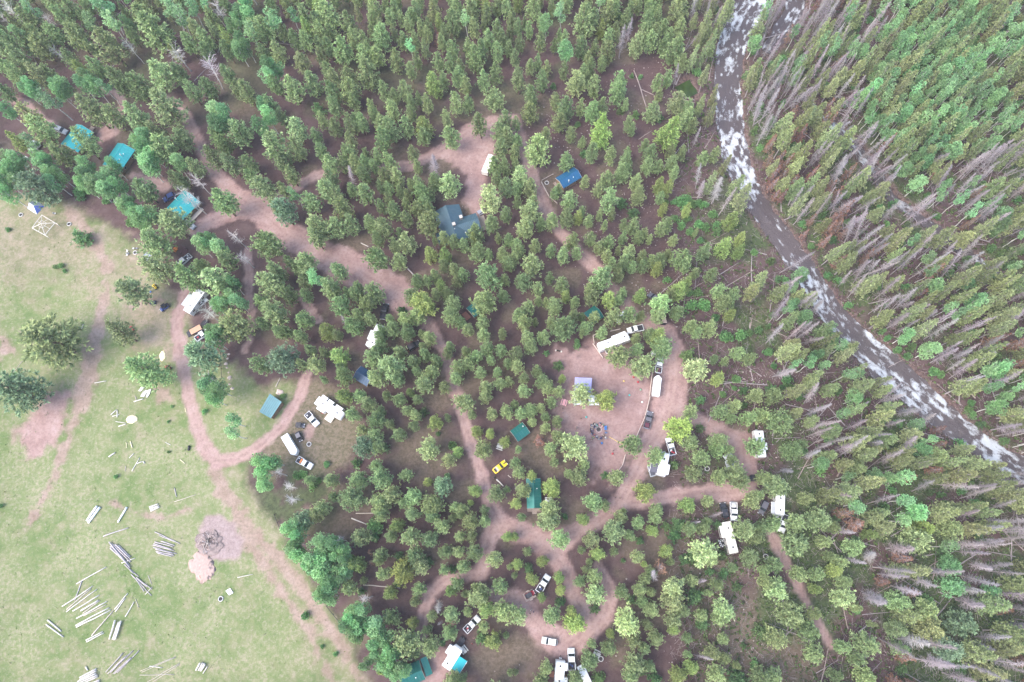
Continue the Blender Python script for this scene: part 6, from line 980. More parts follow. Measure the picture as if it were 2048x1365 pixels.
SINGLE = [('830,195,1030,128', .17, 'dark grey log lying alone above the long pile', M_GPOLE), ('975,410,1080,372', .14, 'pale log laid across the long grey pile', M_WPOLE), ('1165,660,1220,600', .10, 'short pale log across the tail of the pile', M_WPOLE), ('1185,510,1215,580', .08, 'thin stick right of the pile tail', M_POLE), ('1085,700,1110,765', .08, 'thin pale stick below the pile tail', M_POLE),
 ('1240,160,1445,255', .13, 'uppermost long pole above the jumbled pile', M_GPOLE), ('1275,190,1415,245', .11, 'second pole above the jumbled pile', M_GPOLE), ('615,575,850,442', .15, 'long pale log slanting at the top of the scattered logs', M_WPOLE), ('660,550,600,710', .15, 'steep log leaning across two scattered logs', M_GPOLE), ('500,758,745,595', .16, 'uppermost of the scattered parallel logs', M_WPOLE), ('535,780,730,615', .13, 'second of the scattered parallel logs', M_POLE), ('535,798,778,618', .14, 'third of the scattered parallel logs', M_WPOLE), ('585,795,795,665', .16, 'fourth of the scattered parallel logs', M_WPOLE), ('650,792,790,708', .22, 'short thick log among the scattered parallel logs', M_WPOLE), ('665,812,800,710', .12, 'thin log touching the short thick log', M_POLE), ('615,855,858,715', .17, 'seventh of the scattered parallel logs', M_WPOLE), ('670,832,855,742', .12, 'eighth and thinnest of the scattered parallel logs', M_POLE), ('608,908,878,765', .19, 'upper of the two lowest scattered parallel logs', M_WPOLE), ('615,922,888,785', .19, 'lower of the two lowest scattered parallel logs', M_WPOLE), ('735,990,910,790', .16, 'long log slanting steeply below the scattered logs', M_POLE), ('690,1028,825,958', .16, 'upper log of the short lower pair', M_WPOLE), ('695,1040,832,970', .16, 'lower log of the short lower pair', M_WPOLE), ('920,780,1025,650', .15, 'left log of the steep pair near the pile tail', M_WPOLE), ('925,800,1005,690', .14, 'right log of the steep pair near the pile tail', M_WPOLE), ('1005,840,1075,720', .14, 'single steep white log above the tight bundle', M_WPOLE), ('385,865,495,958', .20, 'upper log of the leftmost pair', M_WPOLE), ('372,902,510,1000', .18, 'lower log of the leftmost pair', M_WPOLE),
 ('1410,1158,1120,1275', .07, 'upper thin pole at the bottom centre', M_POLE), ('1405,1165,1135,1283', .07, 'second thin pole at the bottom centre', M_POLE), ('1440,1210,1180,1363', .08, 'long thin pole crossing another at the bottom', M_POLE), ('1395,1300,1120,1308', .08, 'level thin pole at the bottom centre', M_POLE), ('1436,1222,1220,1363', .07, 'lowest slanting thin pole at the bottom', M_POLE), ('1200,1235,1300,1248', .12, 'short white log lying on the thin poles', M_WPOLE), ('1662,1235,1625,1295', .16, 'white slab beside the small stack', M_WPOLE), ('690,1240,705,1268', .2, 'short white plank above the bottom edge pile', M_WPOLE), ('1900,525,2025,500', .09, 'thin pale stick right of the sand heap', M_WPOLE)]
for s, r, l, m_ in SINGLE: a, b, c, d = Q4(s)[0]; log(a / 4, 1024 + b / 4, c / 4, 1024 + d / 4, r, l, None, m_)
Z6 = lambda x, y: (160 + x / 7.877, 900 + y / 7.877); Z5 = lambda x, y: (160 + x / 6.825, 760 + y / 6.825)
for f_, s, r, l, m_ in [(Z6, '280,885,112,1120', .32, 'left of the two thick white beams', M_WHITE), (Z6, '325,905,142,1152', .34, 'right of the two thick white beams', M_WHITE), (Z6, '745,905,605,1145', .28, 'single thick white beam right of the pair', M_WHITE), (Z6, '1100,905,1235,855', .22, 'uppermost log of the stack of three', M_WPOLE), (Z6, '1107,935,1248,882', .22, 'middle log of the stack of three', M_WPOLE), (Z6, '1120,966,1260,900', .22, 'lowest log of the stack of three', M_WPOLE), (Z6, '1490,822,1835,705', .08, 'long thin pole near the curved road', M_POLE), (Z6, '1490,600,1525,740', .12, 'grey branchy log right of the ash patch', M_GPOLE),
  (Z6, '460,112,560,45', .2, 'short thick white plank in green grass', M_WPOLE), (Z6, '780,130,855,55', .12, 'plank beside the straw colored boards', M_WPOLE), (Z6, '820,340,945,125', .12, 'long white plank in the meadow centre', M_WPOLE), (Z6, '900,220,985,185', .14, 'short plank touching the long white plank', M_WPOLE), (Z6, '1000,185,1022,215', .2, 'stub of plank right of the long white plank', M_WPOLE), (Z6, '722,255,714,335', .09, 'thin upright stick left of the long white plank', M_POLE), (Z6, '1580,155,1658,217', .12, 'yellowish plank near the black barrel', mat('fresh_yellow_wood', (.70, .62, .40), .8, .1, 3)),
  (Z5, '200,45,360,18', .12, 'thin log with knobbed end in the upper meadow', M_WPOLE), (Z5, '740,300,870,260', .17, 'white log below the board heap', M_WPOLE), (Z5, '755,220,775,290', .09, 'thin stick beside the white log under the boards', M_POLE), (Z5, '425,480,500,410', .15, 'left leg of the fallen plank triangle', M_WPOLE), (Z5, '512,415,510,512', .15, 'right leg of the fallen plank triangle', M_WPOLE), (Z5, '445,500,540,475', .12, 'cross piece of the fallen plank triangle', M_WPOLE), (Z5, '490,570,620,592', .09, 'thin plank left of the sawdust heap', M_WPOLE), (Z5, '530,638,632,604', .15, 'thick plank below the sawdust heap', M_WPOLE), (Z5, '632,850,640,930', .10, 'left straw colored board', mat('fresh_yellow_wood', (.7, .62, .4))), (Z5, '690,840,718,930', .16, 'right straw colored board', mat('fresh_yellow_wood', (.7, .62, .4))), (Z5, '1170,855,1242,892', .09, 'thin stick left of the black barrel', M_WPOLE), (Z5, '1437,385,1448,440', .10, 'yellowish stick beside the curved road', mat('fresh_yellow_wood', (.7, .62, .4)))]:
    a, b, c, d = Q4(s)[0]; log(*f_(a, b), *f_(c, d), r, l, None, m_, name='peeled_log' if r < .3 else 'timber_beam')
for a, b, c, d, r, l, m_ in [(993, 959, 1007, 973, .2, 'cut log below the yellow sports car', M_WPOLE), (1016, 951, 1022, 956, .12, 'short stick below the yellow sports car', M_POLE), (1030, 978, 1036, 971, .12, 'short stick left of the long green roof', M_POLE), (816, 538, 828, 551, .22, 'grey log at the edge of the wide dirt road', M_GPOLE), (722, 487, 737, 494, .14, 'pale log above the wide dirt road', M_WPOLE), (552, 774, 561, 756, .14, 'pale post lying above the teal roofed hut', M_POLE), (703, 1037, 733, 1049, .16, 'white fallen trunk in the grassy gap', M_WPOLE), (712, 1027, 780, 1027, .12, 'thin fallen trunk above the grassy gap', M_POLE), (727, 1170, 800, 1176, .13, 'long thin fallen trunk right of the aspens', M_POLE), (1268, 142, 1293, 215, .2, 'long fallen pine trunk in the upper clearing', PINKWOOD), (1283, 180, 1312, 193, .14, 'fallen trunk beside the longer one in the upper clearing', PINKWOOD), (1368, 195, 1389, 201, .12, 'pale fallen trunk at the green pool', M_POLE), (1277, 280, 1303, 262, .12, 'thin fallen trunk in the upper pines', PINKWOOD), (163, 661, 167, 649, .16, 'white plank beside the bare meadow track', M_WPOLE), (288, 782, 283, 790, .1, 'board end under the round pine', M_WPOLE), (15, 760, 54, 712, .07, 'thin pole behind the bluish tree at the left', M_POLE)]: log(a, b, c, d, r, l, None, m_)
# board heap, slabs, barrels, sawdust, brush, sand
def flat_board(pts, z, th, m_, name, label, cat, grp=None):
    p = [G(x, y) for x, y in pts]; c = sum(p, Vector()) / len(p); o = MB(); o.slab([(q.x - c.x, q.y - c.y, z) for q in p][::(1 if (p[1] - p[0]).cross(p[2] - p[0]).z > 0 else -1)], th); q = o.build(name, m_, None, .01); q.location = (c.x, c.y, 0); return tag(q, label, cat, grp)
M_BOARD = mat('weathered_white_board', (.62, .60, .55), .85, .15, 5)
for i, (s, l) in enumerate((('800,155 840,98 885,105 830,162', 'leftmost board of the heap below the round pine'), ('825,230 900,140 930,150 880,238', 'middle board of the heap below the round pine'), ('905,240 935,140 975,128 960,190 925,245', 'rightmost board of the heap below the round pine'))): flat_board([Z5(*q) for q in Q4(s)], .22 + .04 * i, .2, M_BOARD, 'board', l, 'board')
for l, s in (('left white slab beside the meadow fire ring', '452,1182 458,1178 464,1188 459,1191'), ('right white slab beside the meadow fire ring', '457,1179 461,1177 467,1186 463,1189')): flat_board(Q4(s), .3, .3, M_WHITE, 'slab', l, 'slab')
b_ = G(378.5, 897); t = empty('barrel', (b_.x, b_.y, 0), 1.5, 'black barrel lying near the curved dirt road', 'barrel'); part('body', M_DARK, t, lambda m: m.tube([(-.75, 0, .32), (-.6, 0, .32), (0, 0, .32), (.6, 0, .32), (.75, 0, .32)], [.26, .31, .33, .31, .26], 12)); part('hoop', M_LINER, t, lambda m: [m.tube([(x - .03, 0, .32), (x + .03, 0, .32)], .345, 12) for x in (-.35, .35)])
M_SAW = mat('fresh_sawdust', (.86, .74, .46), .95, .12, 3, bump=.3); M_SAND = mat('pinkish_sand', (.40, .285, .245), .95, .12, 1.5, bump=.3)
def heap(px, py, rx, ry, rz_, m_, name, label, seed=1, rough=.3):
    c = G(px, py); o = MB(); o.blob((0, 0, -.02), (rx, ry, rz_), seed, 26, 9, rough * .5); q = o.build(name, m_, None, 0, True); q.location = (c.x, c.y, 0); return tag(q, label, 'heap')
heap(264, 839, 1.7, 1.3, .35, M_SAW, 'sawdust_heap', 'bright yellow sawdust heap in the meadow', 3); heap(325, 712, .9, 1.6, .2, M_SAW, 'sawdust_heap', 'smaller spilled sawdust heap above the round pine', 5)
heap(404, 1127, 3.2, 3.8, .22, M_SAND, 'sand_heap', 'pinkish sand heap below the ash ground', 7, .5); heap(411, 1139, 2.6, 3.4, .25, M_SAND, 'sand_heap', 'lower spill of the pinkish sand heap', 9, .5)
def brush_pile():
    c = G(417, 1086); t = empty('brush_pile', (c.x, c.y, 0), 0, 'burnt brush and branch pile on grey ash', 'brush pile'); part('ash_mound', mat('grey_ash', (.24, .185, .17), .95, .3, 2, bump=.4), t, lambda m: m.blob((0, 0, 0), (4.0, 3.2, .8), 4, 20, 7, .25)); rr = random.Random(4)
    for i in range(46):
        a = rr.uniform(0, 6.28); r = rr.uniform(0, 3.0); x, y = r * math.cos(a), r * .8 * math.sin(a); b = rr.uniform(0, 6.28); l = rr.uniform(.5, 1.4); z = .8 * (1 - r / 4)
        part('branch', (M_CHAR, M_GPOLE, M_POLE, BARK)[i % 4], t, lambda m: m.tube([(x - l * math.cos(b), y - l * math.sin(b), z + rr.uniform(.05, .25)), (x + l * math.cos(b), y + l * math.sin(b), z + rr.uniform(.1, .5))], [.08, .04], 5))
brush_pile(); lm(420, 1085, 'the burnt brush pile')
for i, (x, y, r) in enumerate(((1830, 100, .42), (1820, 135, .38), (1808, 175, .65), (1815, 207, .35), (1828, 245, .35), (1838, 288, .7), (1835, 340, .35), (1858, 375, .55))):
    c = G(x / 4, 684 + y / 4); o = MB(); o.blob((0, 0, -.05), (r, r * .85, r * .7), i, 9, 5, .3); q = o.build('boulder', mat('pale_pink_boulder', (.52, .42, .38), .9, .15, 3, bump=.3), None); q.location = (c.x, c.y, 0); tag(q, ['topmost', 'second', 'third and large', 'fourth', 'fifth', 'sixth and largest', 'seventh', 'lowest'][i] + ' boulder of the row along the pole fence', 'boulder', 'boulders along the pole fence')
c = G(559, 785); o = MB(); o.blob((0, 0, -.1), (1.3, 1.0, .45), 8, 10, 5, .2); q = o.build('boulder', mat('tan_flat_rock', (.58, .47, .42), .9, .1, 3), None); q.location = (c.x, c.y, 0); tag(q, 'flat pale rock behind the teal roofed hut', 'boulder')
# tents, pole frame, canopies
def tent(px, py, rz, L, Wd, H, m1, m2, label):
    c = G(px, py); t = empty('tent', (c.x, c.y, 0), rz, label, 'tent'); a, b = L / 2, Wd / 2; r = a * .45
    part('main_panel', m1, t, lambda m: m.slab([(-a, -b, .03), (a, -b, .03), (r, 0, H), (-r, 0, H)], .03)); part('back_panel', m2, t, lambda m: m.slab([(a, b, .03), (-a, b, .03), (-r, 0, H), (r, 0, H)], .03))
    for s in (-1, 1): part('end_panel', CLB if s > 0 and px < 80 else m1, t, lambda m: m.slab([(s * a, -s * b, .03), (s * a, s * b, .03), (s * r, 0, H)], .03))
    part('pole', M_PIPE, t, lambda m: m.tube([(-a, -b, .05), (-r, 0, H + .05), (r, 0, H + .05), (a, b, .05)], .03, 5)); part('guy_line', M_WHITE, t, lambda m: [m.tube([(s * r, 0, H), (s * (a + .7), 0, .03)], .012, 4) for s in (-1, 1)])
CLW = mat('pale_blue_tent_cloth', (.66, .70, .80), .8, .06, 2); CLB = mat('blue_tent_cloth', (.10, .16, .52), .8, .1, 2); CLG = mat('grey_tent_cloth', (.55, .58, .64), .8, .08, 2)
tent(72, 415, -.62, 4.2, 3.6, 2.3, CLW, CLW, 'white and blue tent beside the pole frame'); tent(293, 514, .9, 2.6, 2.2, 1.6, CLW, CLG, 'small pale tent under a pine by the camp chairs'); tent(1457, 914, .5, 2.6, 2.2, 1.6, CLG, CLG, 'upper grey tent between pines left of the lane'); tent(1462, 929, .2, 3.0, 2.6, 1.8, CLG, CLW, 'lower grey tent between pines left of the lane'); lm(72, 415, 'the white and blue tent'); lm(1460, 922, 'the grey tents')
def frame():
    z = 2.4; C4 = [G(83.7, 430.3, z), G(110, 446, z), G(90, 470.8, z), G(64.2, 456.2, z)]; c = sum(C4, Vector()) / 4; c.z = 0; t = empty('pole_frame', c, 0, 'open white pole frame of a hexless gazebo on grass'.replace('hexless ', ''), 'pole frame'); q = [p - c for p in C4]; ap = Vector((0, 0, 3.5))
    for p in q: part('post', M_WPOLE, t, lambda m: m.tube([(p.x, p.y, -.05), (p.x, p.y, z)], .10, 6)); part('rafter', M_WPOLE, t, lambda m: m.tube([p, ap], .10, 6))
    for i in range(4):
        a, b = q[i], q[(i + 1) % 4]; e = (b - a) * (.22 if i in (0, 2) else 0); part('top_beam', M_WPOLE, t, lambda m: m.tube([a - (e if i == 2 else Vector()), b + (e if i == 0 else Vector())], .12, 6)); k = a.lerp(b, .5); part('jack_rafter', M_WPOLE, t, lambda m: m.tube([k, k.lerp(ap, .75)], .07, 6)); part('inner_beam', M_WPOLE, t, lambda m: m.tube([a.lerp(ap, .6), b.lerp(ap, .6)], .06, 6))
frame(); lm(87, 452, 'the white pole frame')
def canopy(px, py, rz, w, m1, label):
    c = G(px, py, 2.5); t = empty('canopy', (c.x, c.y, 0), rz, label, 'canopy'); h = w / 2
    for i, (a, b) in enumerate((((-h, -h), (h, -h)), ((h, -h), (h, h)), ((h, h), (-h, h)), ((-h, h), (-h, -h)))):
        part('roof_panel', m1, t, lambda m: m.slab([(*a, 2.2), (*b, 2.2), (0, 0, 3.0)], .03)); part('valance', CLB if i % 2 else m1, t, lambda m: m.slab([(*a, 2.2), (*a, 1.9), (*b, 1.9), (*b, 2.2)], .02)); part('leg', M_PIPE, t, lambda m: m.tube([(*a, .02), (*a, 2.2)], .03, 5))
WCL = mat('white_canopy_cloth', (.78, .80, .84), .7, .04, 2); canopy(1157, 799, .05, 3.0, WCL, 'white pop-up canopy hidden under the pavilion pine'); canopy(1187.5, 800, -.05, 3.0, WCL, 'white and blue pop-up canopy between two pines'); lm(1172, 790, 'the open pavilion')
# tables, chairs, people
def table(px, py, rz, label, tm=M_DECK, L=1.9, scale=1.0):
    c = G(px, py, .7); t = empty('picnic_table', (c.x, c.y, 0), rz, label, 'table')
    for k in range(5): part('top_plank', tm, t, lambda m: m.box((0, -.32 + .16 * k, .74), (L, .145, .045)))
    for s in (-1, 1):
        for k in range(2): part('bench_plank', tm, t, lambda m: m.box((0, s * (.66 + .15 * k), .44), (L, .135, .045)))
        part('leg', tm, t, lambda m: m.tube([(s * L * .34, -.72, .02), (s * L * .34, -.25, .72)], .05, 4).tube([(s * L * .34, .72, .02), (s * L * .34, .25, .72)], .05, 4).box((s * L * .34, 0, .40), (.05, 1.6, .07)))
table(1000, 894, -.4, 'grey picnic table under a pine above the yellow car', M_BOARD); table(1097, 1001, 0, 'white picnic table right of the long green roof', M_WHITE); table(1194, 1308, -.5, 'grey picnic table beside the bottom fire ring', M_BOARD); table(961, 424, .5, 'grey picnic table near the lodge drive', mat('blue_grey_wood', (.32, .33, .40), .8, .1)); table(927.5, 1300, -.95, 'striped folding table beside the turquoise awning camper', M_BOARD); table(1128, 805, 1.2, 'pink topped table left of the pavilion', mat('pink_table_top', (.80, .42, .44), .6, .05)); table(351, 498, -.7, 'orange bench table above the silver pickup', ORG, 1.4)
def bench(px, py, rz, label):
    c = G(px, py); t = empty('log_bench', (c.x, c.y, 0), rz, label, 'bench'); part('seat', M_CHAR, t, lambda m: m.box((0, 0, .45), (1.9, .42, .1)), .02)
    for s in (-1, 1): part('stump_leg', M_WPOLE, t, lambda m: m.tube([(s * .85, 0, 0), (s * .85, 0, .52)], .24, 9))
bench(1117, 703, -.3, 'dark bench on two pale stumps left of the camp clearing'); c = G(1099 - 110, 956); 
def chair(c, rz, cm, label, grp):
    t = empty('camp_chair', (c[0], c[1], 0), rz, label, 'chair', grp); part('seat', cm, t, lambda m: m.slab([(-.25, -.27, .42), (.27, -.27, .46), (.27, .27, .46), (-.25, .27, .42)], .03)); part('backrest', cm, t, lambda m: m.slab([(-.25, .27, .44), (-.38, .27, .95), (-.38, -.27, .95), (-.25, -.27, .44)], .03))
    for sx in (-1, 1):
        for sy in (-1, 1): part('leg', M_DARK, t, lambda m: m.tube([(sx * .26, sy * .3, .01), (-sx * .1, sy * .28, .45)], .018, 4))
    for s in (-1, 1): part('armrest', M_DARK, t, lambda m: m.box((0, s * .31, .64), (.48, .05, .03)))
    return t
def body_mesh(name, J, E, root):
    me = bpy.data.meshes.new(name); me.from_pydata([j[:3] for j in J], E, []); o = bpy.data.objects.new(name, me); COL.objects.link(o); o.modifiers.new('skin', 'SKIN'); sk = me.skin_vertices[0].data
    for i, j in enumerate(J): sk[i].radius = (j[3], j[3] if len(j) < 5 else j[4]); sk[i].use_root = i == root
    sb = o.modifiers.new('sub', 'SUBSURF'); sb.levels = 1; sb.render_levels = 1; dg = bpy.context.evaluated_depsgraph_get(); dg.update(); m2 = bpy.data.meshes.new_from_object(o.evaluated_get(dg)); bpy.data.objects.remove(o); m2.name = name; m2.shade_smooth(); return m2
def skeleton(sit):
    if sit: hip, kn, an, to, sh, hz = [(0, .1, .52)], (.42, .11, .52), (.46, .12, .10), (.60, .13, .05), (-.12, .19, 1.02), .52
    else: kn, an, to, sh, hz = (.02, .10, .50), (-.02, .11, .09), (.14, .12, .04), (0, .19, 1.42), .95
    bx = -.10 if sit else 0; J = [(bx, 0, hz, .13, .16), (bx - .02, 0, hz + .26, .11, .15), (bx - .02, 0, hz + .46, .10, .17), (bx, 0, hz + .58, .055), (bx + .02, 0, hz + .66, .075), (bx + .03, 0, hz + .76, .095), (bx + .02, 0, hz + .84, .07), (bx + .115, 0, hz + .73, .018)]; E = [(0, 1), (1, 2), (2, 3), (3, 4), (4, 5), (5, 6), (5, 7)]
    for s in (-1, 1):
        b = len(J); J += [(bx, s * .09, hz - .03, .085), (kn[0], s * kn[1], kn[2], .06), (an[0], s * an[1], an[2], .042), (to[0], s * to[1], to[2], .035)]; E += [(0, b), (b, b + 1), (b + 1, b + 2), (b + 2, b + 3)]
        e = (bx + .12, s * .25, hz + .24) if sit else (bx + .02, s * .25, hz + .22); h = (bx + .36, s * .16, hz + .16) if sit else (bx + .12, s * .26, hz - .02); b = len(J)
        J += [(bx, s * .19, hz + .47, .055), (*e, .042), (*h, .03), (h[0] + (.06 if sit else .02), h[1], h[2] - (.01 if sit else .07), .034)]; E += [(2, b), (b, b + 1), (b + 1, b + 2), (b + 2, b + 3)]
        for k in range(5):
            l = (.05, .075, .085, .08, .06)[k]; d = (h[0] + (.06 + l if sit else .02 + (.04 if k == 0 else .01)), h[1] + (k - 2) * .02 + (s * -.03 if k == 0 else 0), h[2] - (.02 if sit else .07 + l)); n = len(J); J.append((*d, .009)); E.append((b + 3, n))
    return J, E, hz, bx
BODY = {}
for sit in (True, False):
    J, E, hz, bx = skeleton(sit); me = body_mesh('person_body', J, E, 0); n = len(me.polygons); cen = np.zeros(n * 3); me.polygons.foreach_get('center', cen); cen = cen.reshape(-1, 3); mi = np.zeros(n, int)
    x, y, z = cen.T; mi[z > hz + .60] = 0; top = (z <= hz + .60) & (z > hz + .02); mi[top] = 1; mi[z <= hz + .02] = 2
    if sit: mi[(x > bx + .16) & (z > hz + .085) & (z < hz + .35)] = 0
    else: mi[(np.abs(y) > .2) & (z < hz + .15)] = 0
    mi[(z < .08)] = 3
    for _ in range(4): me.materials.append(None)
    me.polygons.foreach_set('material_index', mi); BODY[sit] = (me, hz, bx)
SKIN = mat('skin', (.52, .33, .25), .6, .06); HAIRS = [mat('brown_hair', (.07, .04, .025), .7), mat('fair_hair', (.40, .28, .15), .7), mat('black_hair', (.02, .018, .018), .7)]; SHOE = mat('dark_shoe', (.04, .035, .035), .7)
CLOTH = {n: mat('cloth_' + n, c, .85, .12, 6) for n, c in dict(white=(.75, .75, .75), red=(.55, .04, .08), pink=(.70, .35, .38), teal=(.10, .42, .40), blue=(.06, .20, .50), grey=(.33, .33, .37), navy=(.05, .06, .16), black=(.03, .03, .035), yellow=(.72, .52, .22), tan=(.62, .46, .36), green=(.18, .33, .22), purple=(.24, .18, .33), denim=(.13, .17, .29)).items()}
def person(x, y, rz, shirt, trousers, label, sit=False, hair=0, hat=None, z=0.0):
    me, hz, bx = BODY[sit]; t = empty('person', (x, y, z), rz, label, 'person'); b = link('body', me, t)
    for i, m_ in enumerate((SKIN, CLOTH[shirt], CLOTH[trousers], SHOE)): b.material_slots[i].link = 'OBJECT'; b.material_slots[i].material = m_
    part('hair', CLOTH[hat] if hat else HAIRS[hair], t, lambda m: m.blob((bx + .005, 0, hz + .77), (.118, .108, .15), 3, 10, 5, .04) if not hat else m.blob((bx + .02, 0, hz + .80), (.12, .11, .12), 3, 10, 5, .02).tube([(bx + .02, 0, hz + .80), (bx + .02, 0, hz + .82)], .19, 10), smooth=True)
    [(part('eye', SHOE, t, lambda m: m.box((bx + .118, s * .035, hz + .765), (.012, .022, .012))), part('ear', SKIN, t, lambda m: m.box((bx + .02, s * .1, hz + .75), (.04, .025, .06)))) for s in (-1, 1)]
    return t
ctr = G(1197.5, 859.5); lm(1190, 868, 'the ring of campers around the fire')
fr = G(1197.5, 859.5); t = empty('fire_ring', (fr.x, fr.y, 0), 0, 'stone campfire ring amid the seated people', 'fire ring'); part('ring', mat('pink_stone_ring', (.50, .38, .36), .9, .2, 4), t, lambda m: [m.blob((.8 * math.cos(a), .8 * math.sin(a), 0), (.24, .22, .26), int(a * 10), 7, 4, .2) for a in np.arange(0, 6.2, .57)]); part('ash_bed', M_ASH, t, lambda m: m.blob((0, 0, 0), (.65, .65, .12), 3)); part('burnt_log', M_CHAR, t, lambda m: m.tube([(-.4, -.2, .15), (.4, .2, .18)], .08, 6))
RINGP = [(1184.5, 851.5, 'white', 'denim', 'white shirt at the top left of the campfire ring'), (1189.5, 849, 'white', 'grey', 'white shirt at the top of the campfire ring'), (1194, 851.5, 'teal', 'grey', 'teal shirt at the top of the campfire ring'), (1199.5, 849.3, 'pink', 'grey', 'pink shirt at the top right of the campfire ring'), (1204.5, 852.5, 'pink', 'white', 'pink shirt and white trousers at the ring'), (1191, 855, 'grey', 'denim', 'grey shirt closest to the campfire'), (1184.5, 855, 'tan', 'denim', 'tan shirt on the left of the ring'), (1183.5, 859, 'grey', 'black', 'grey shirt on the left of the ring'), (1184, 862.5, 'purple', 'navy', 'purple shirt on the left of the ring'), (1184.5, 867, 'navy', 'denim', 'navy shirt at the lower left of the ring'), (1188.5, 870, 'red', 'denim', 'red shirt at the lower left of the ring'), (1187, 874.5, 'yellow', 'tan', 'yellow shirt below the red shirt'), (1194, 873.5, 'white', 'navy', 'white shirt at the bottom of the ring'), (1197.5, 877, 'grey', 'navy', 'grey shirt at the bottom of the ring'), (1202, 875.5, 'purple', 'black', 'purple shirt at the bottom right of the ring'), (1207, 871.5, 'tan', 'white', 'tan shirt at the lower right of the ring'), (1211, 875, 'white', 'tan', 'white shirt at the lower right edge of the ring')]
CHC = [CLOTH[k] for k in ('navy', 'black', 'grey', 'denim', 'green', 'navy', 'grey')]
for i, (px, py, a, b, l) in enumerate(RINGP):
    g = G(px, py, .6); rz = math.atan2(ctr.y - g.y, ctr.x - g.x); person(g.x, g.y, rz, a, b, 'seated person in ' + l, True, i % 3, z=.0); chair((g.x - .12 * math.cos(rz), g.y - .12 * math.sin(rz)), rz, CHC[i % 7], 'camp chair under the person in ' + l, 'chairs around the campfire')
for px, py, k, l in ((1210.5, 854.5, 'blue', 'upper empty blue chair at the campfire ring'), (1210.8, 858.5, 'blue', 'lower empty blue chair at the campfire ring'), (1211.5, 865.5, 'denim', 'empty slate chair at the campfire ring'), (1203.5, 886.5, 'blue', 'empty blue chair below the campfire ring'), (300.5, 584, 'blue', 'blue camp chair beside a round pine on the meadow'), (109.6, 427, 'white', 'white camp chair between tent and pine'), (254, 503, 'white', 'upper white chair of the meadow fire circle'), (253.5, 510, 'white', 'lower white chair of the meadow fire circle'), (266.5, 497, 'white', 'white chair at the top of the meadow fire circle'), (273, 497, 'grey', 'grey chair at the top of the meadow fire circle'), (256, 507, 'grey', 'grey chair of the meadow fire circle')):
    g = G(px, py, .5); chair((g.x, g.y), math.atan2(ctr.y - g.y, ctr.x - g.x) if px > 1000 else random.uniform(0, 6), CLOTH[k], l, 'empty camp chairs')
fire_ring(271, 506, 'fire ring in the meadow beside the small pale tent')
for px, py, rz, a, b, l, hat in ((1183.5, 880, 1.2, 'black', 'white', 'standing person in black beside white cloth below the ring', None), (1162, 837, 0, 'black', 'tan', 'person in black walking above left of the campfire', None), (1153, 856, .5, 'grey', 'tan', 'person in grey left of the campfire under a pine', None), (1227, 902, 2, 'black', 'black', 'person in black below the yellow line', None), (1125.5, 817.5, 0, 'black', 'navy', 'upper person in black left of the campfire clearing', None), (1126, 825, 0, 'purple', 'black', 'lower person in purple left of the campfire clearing', None), (1062, 1220.5, -1, 'white', 'denim', 'person in white of the three below the red buggy', None), (1060.4, 1228, .6, 'black', 'black', 'person in black of the three below the red buggy', None), (1067.3, 1224.5, 3, 'navy', 'purple', 'person in navy of the three below the red buggy', None), (948, 1276.5, 2, 'pink', 'tan', 'upper person in pink near the turquoise awning camper', None), (944.5, 1288, 1, 'red', 'tan', 'lower person in red near the turquoise awning camper', None), (1231, 995, 2, 'navy', 'black', 'left person walking the dirt road below the fence', None), (1240.5, 996.5, 2, 'black', 'navy', 'right person walking the dirt road below the fence', None), (932, 1328, 2, 'tan', 'white', 'person in tan beside the turquoise awning', None)):
    g = G(px, py, .9); person(g.x, g.y, rz, a, b, l, False, int(px) % 3, hat)
# small gear: line, mats, balls, tanks, grill, stumps
a = G(1218, 874, 1.2); b = G(1249, 891, 1.2); o = MB(); o.tube([a, a.lerp(b, .5) - Vector((0, 0, .12)), b], .05, 6); tag(o.build('slack_line', YL, None), 'yellow line stretched from the campfire to a pine', 'line')
for x, y, m_, l in ((1172.5, 835, CLOTH['teal'], 'mint green ball above the campfire'), (1258.5, 791, CLOTH['teal'], 'teal ball in the right of the clearing'), (1281, 780, CLOTH['green'], 'green ball near the rail fence'), (1284, 805, CLOTH['white'], 'white ball near the rail fence'), (1247.5, 763, CLOTH['yellow'], 'yellow ball at the top of the clearing'), (1276, 765, RD, 'red ball by the rail fence pine'), (1267, 755, RD, 'red ball under the rail fence pine'), (1225, 908, RD, 'red ball below the campfire')):
    g = G(x, y); t = empty('play_ball', (g.x, g.y, 0), 0, l, 'ball', 'coloured balls in the clearing'); part('ball', m_, t, lambda m: m.blob((0, 0, .3), (.3, .3, .3), 1, 10, 7, 0), smooth=True); part('lower_half', m_, t, lambda m: m.blob((0, 0, .005), (.2, .2, .1), 1, 10, 4, 0))
def gear_box(px, py, sx, sy, sz, m_, name, label, cat, rz=0.0, lidm=None):
    g = G(px, py, sz); t = empty(name, (g.x, g.y, 0), rz, label, cat); part('body', m_, t, lambda m: m.box((0, 0, sz * .42), (sx, sy, sz * .84)), .03); part('lid', lidm or m_, t, lambda m: m.box((0, 0, sz * .92), (sx * 1.04, sy * 1.04, sz * .15)), .03); part('handle', M_DARK, t, lambda m: m.box((0, sy * .54, sz * .7), (sx * .3, .04, .05))); return t
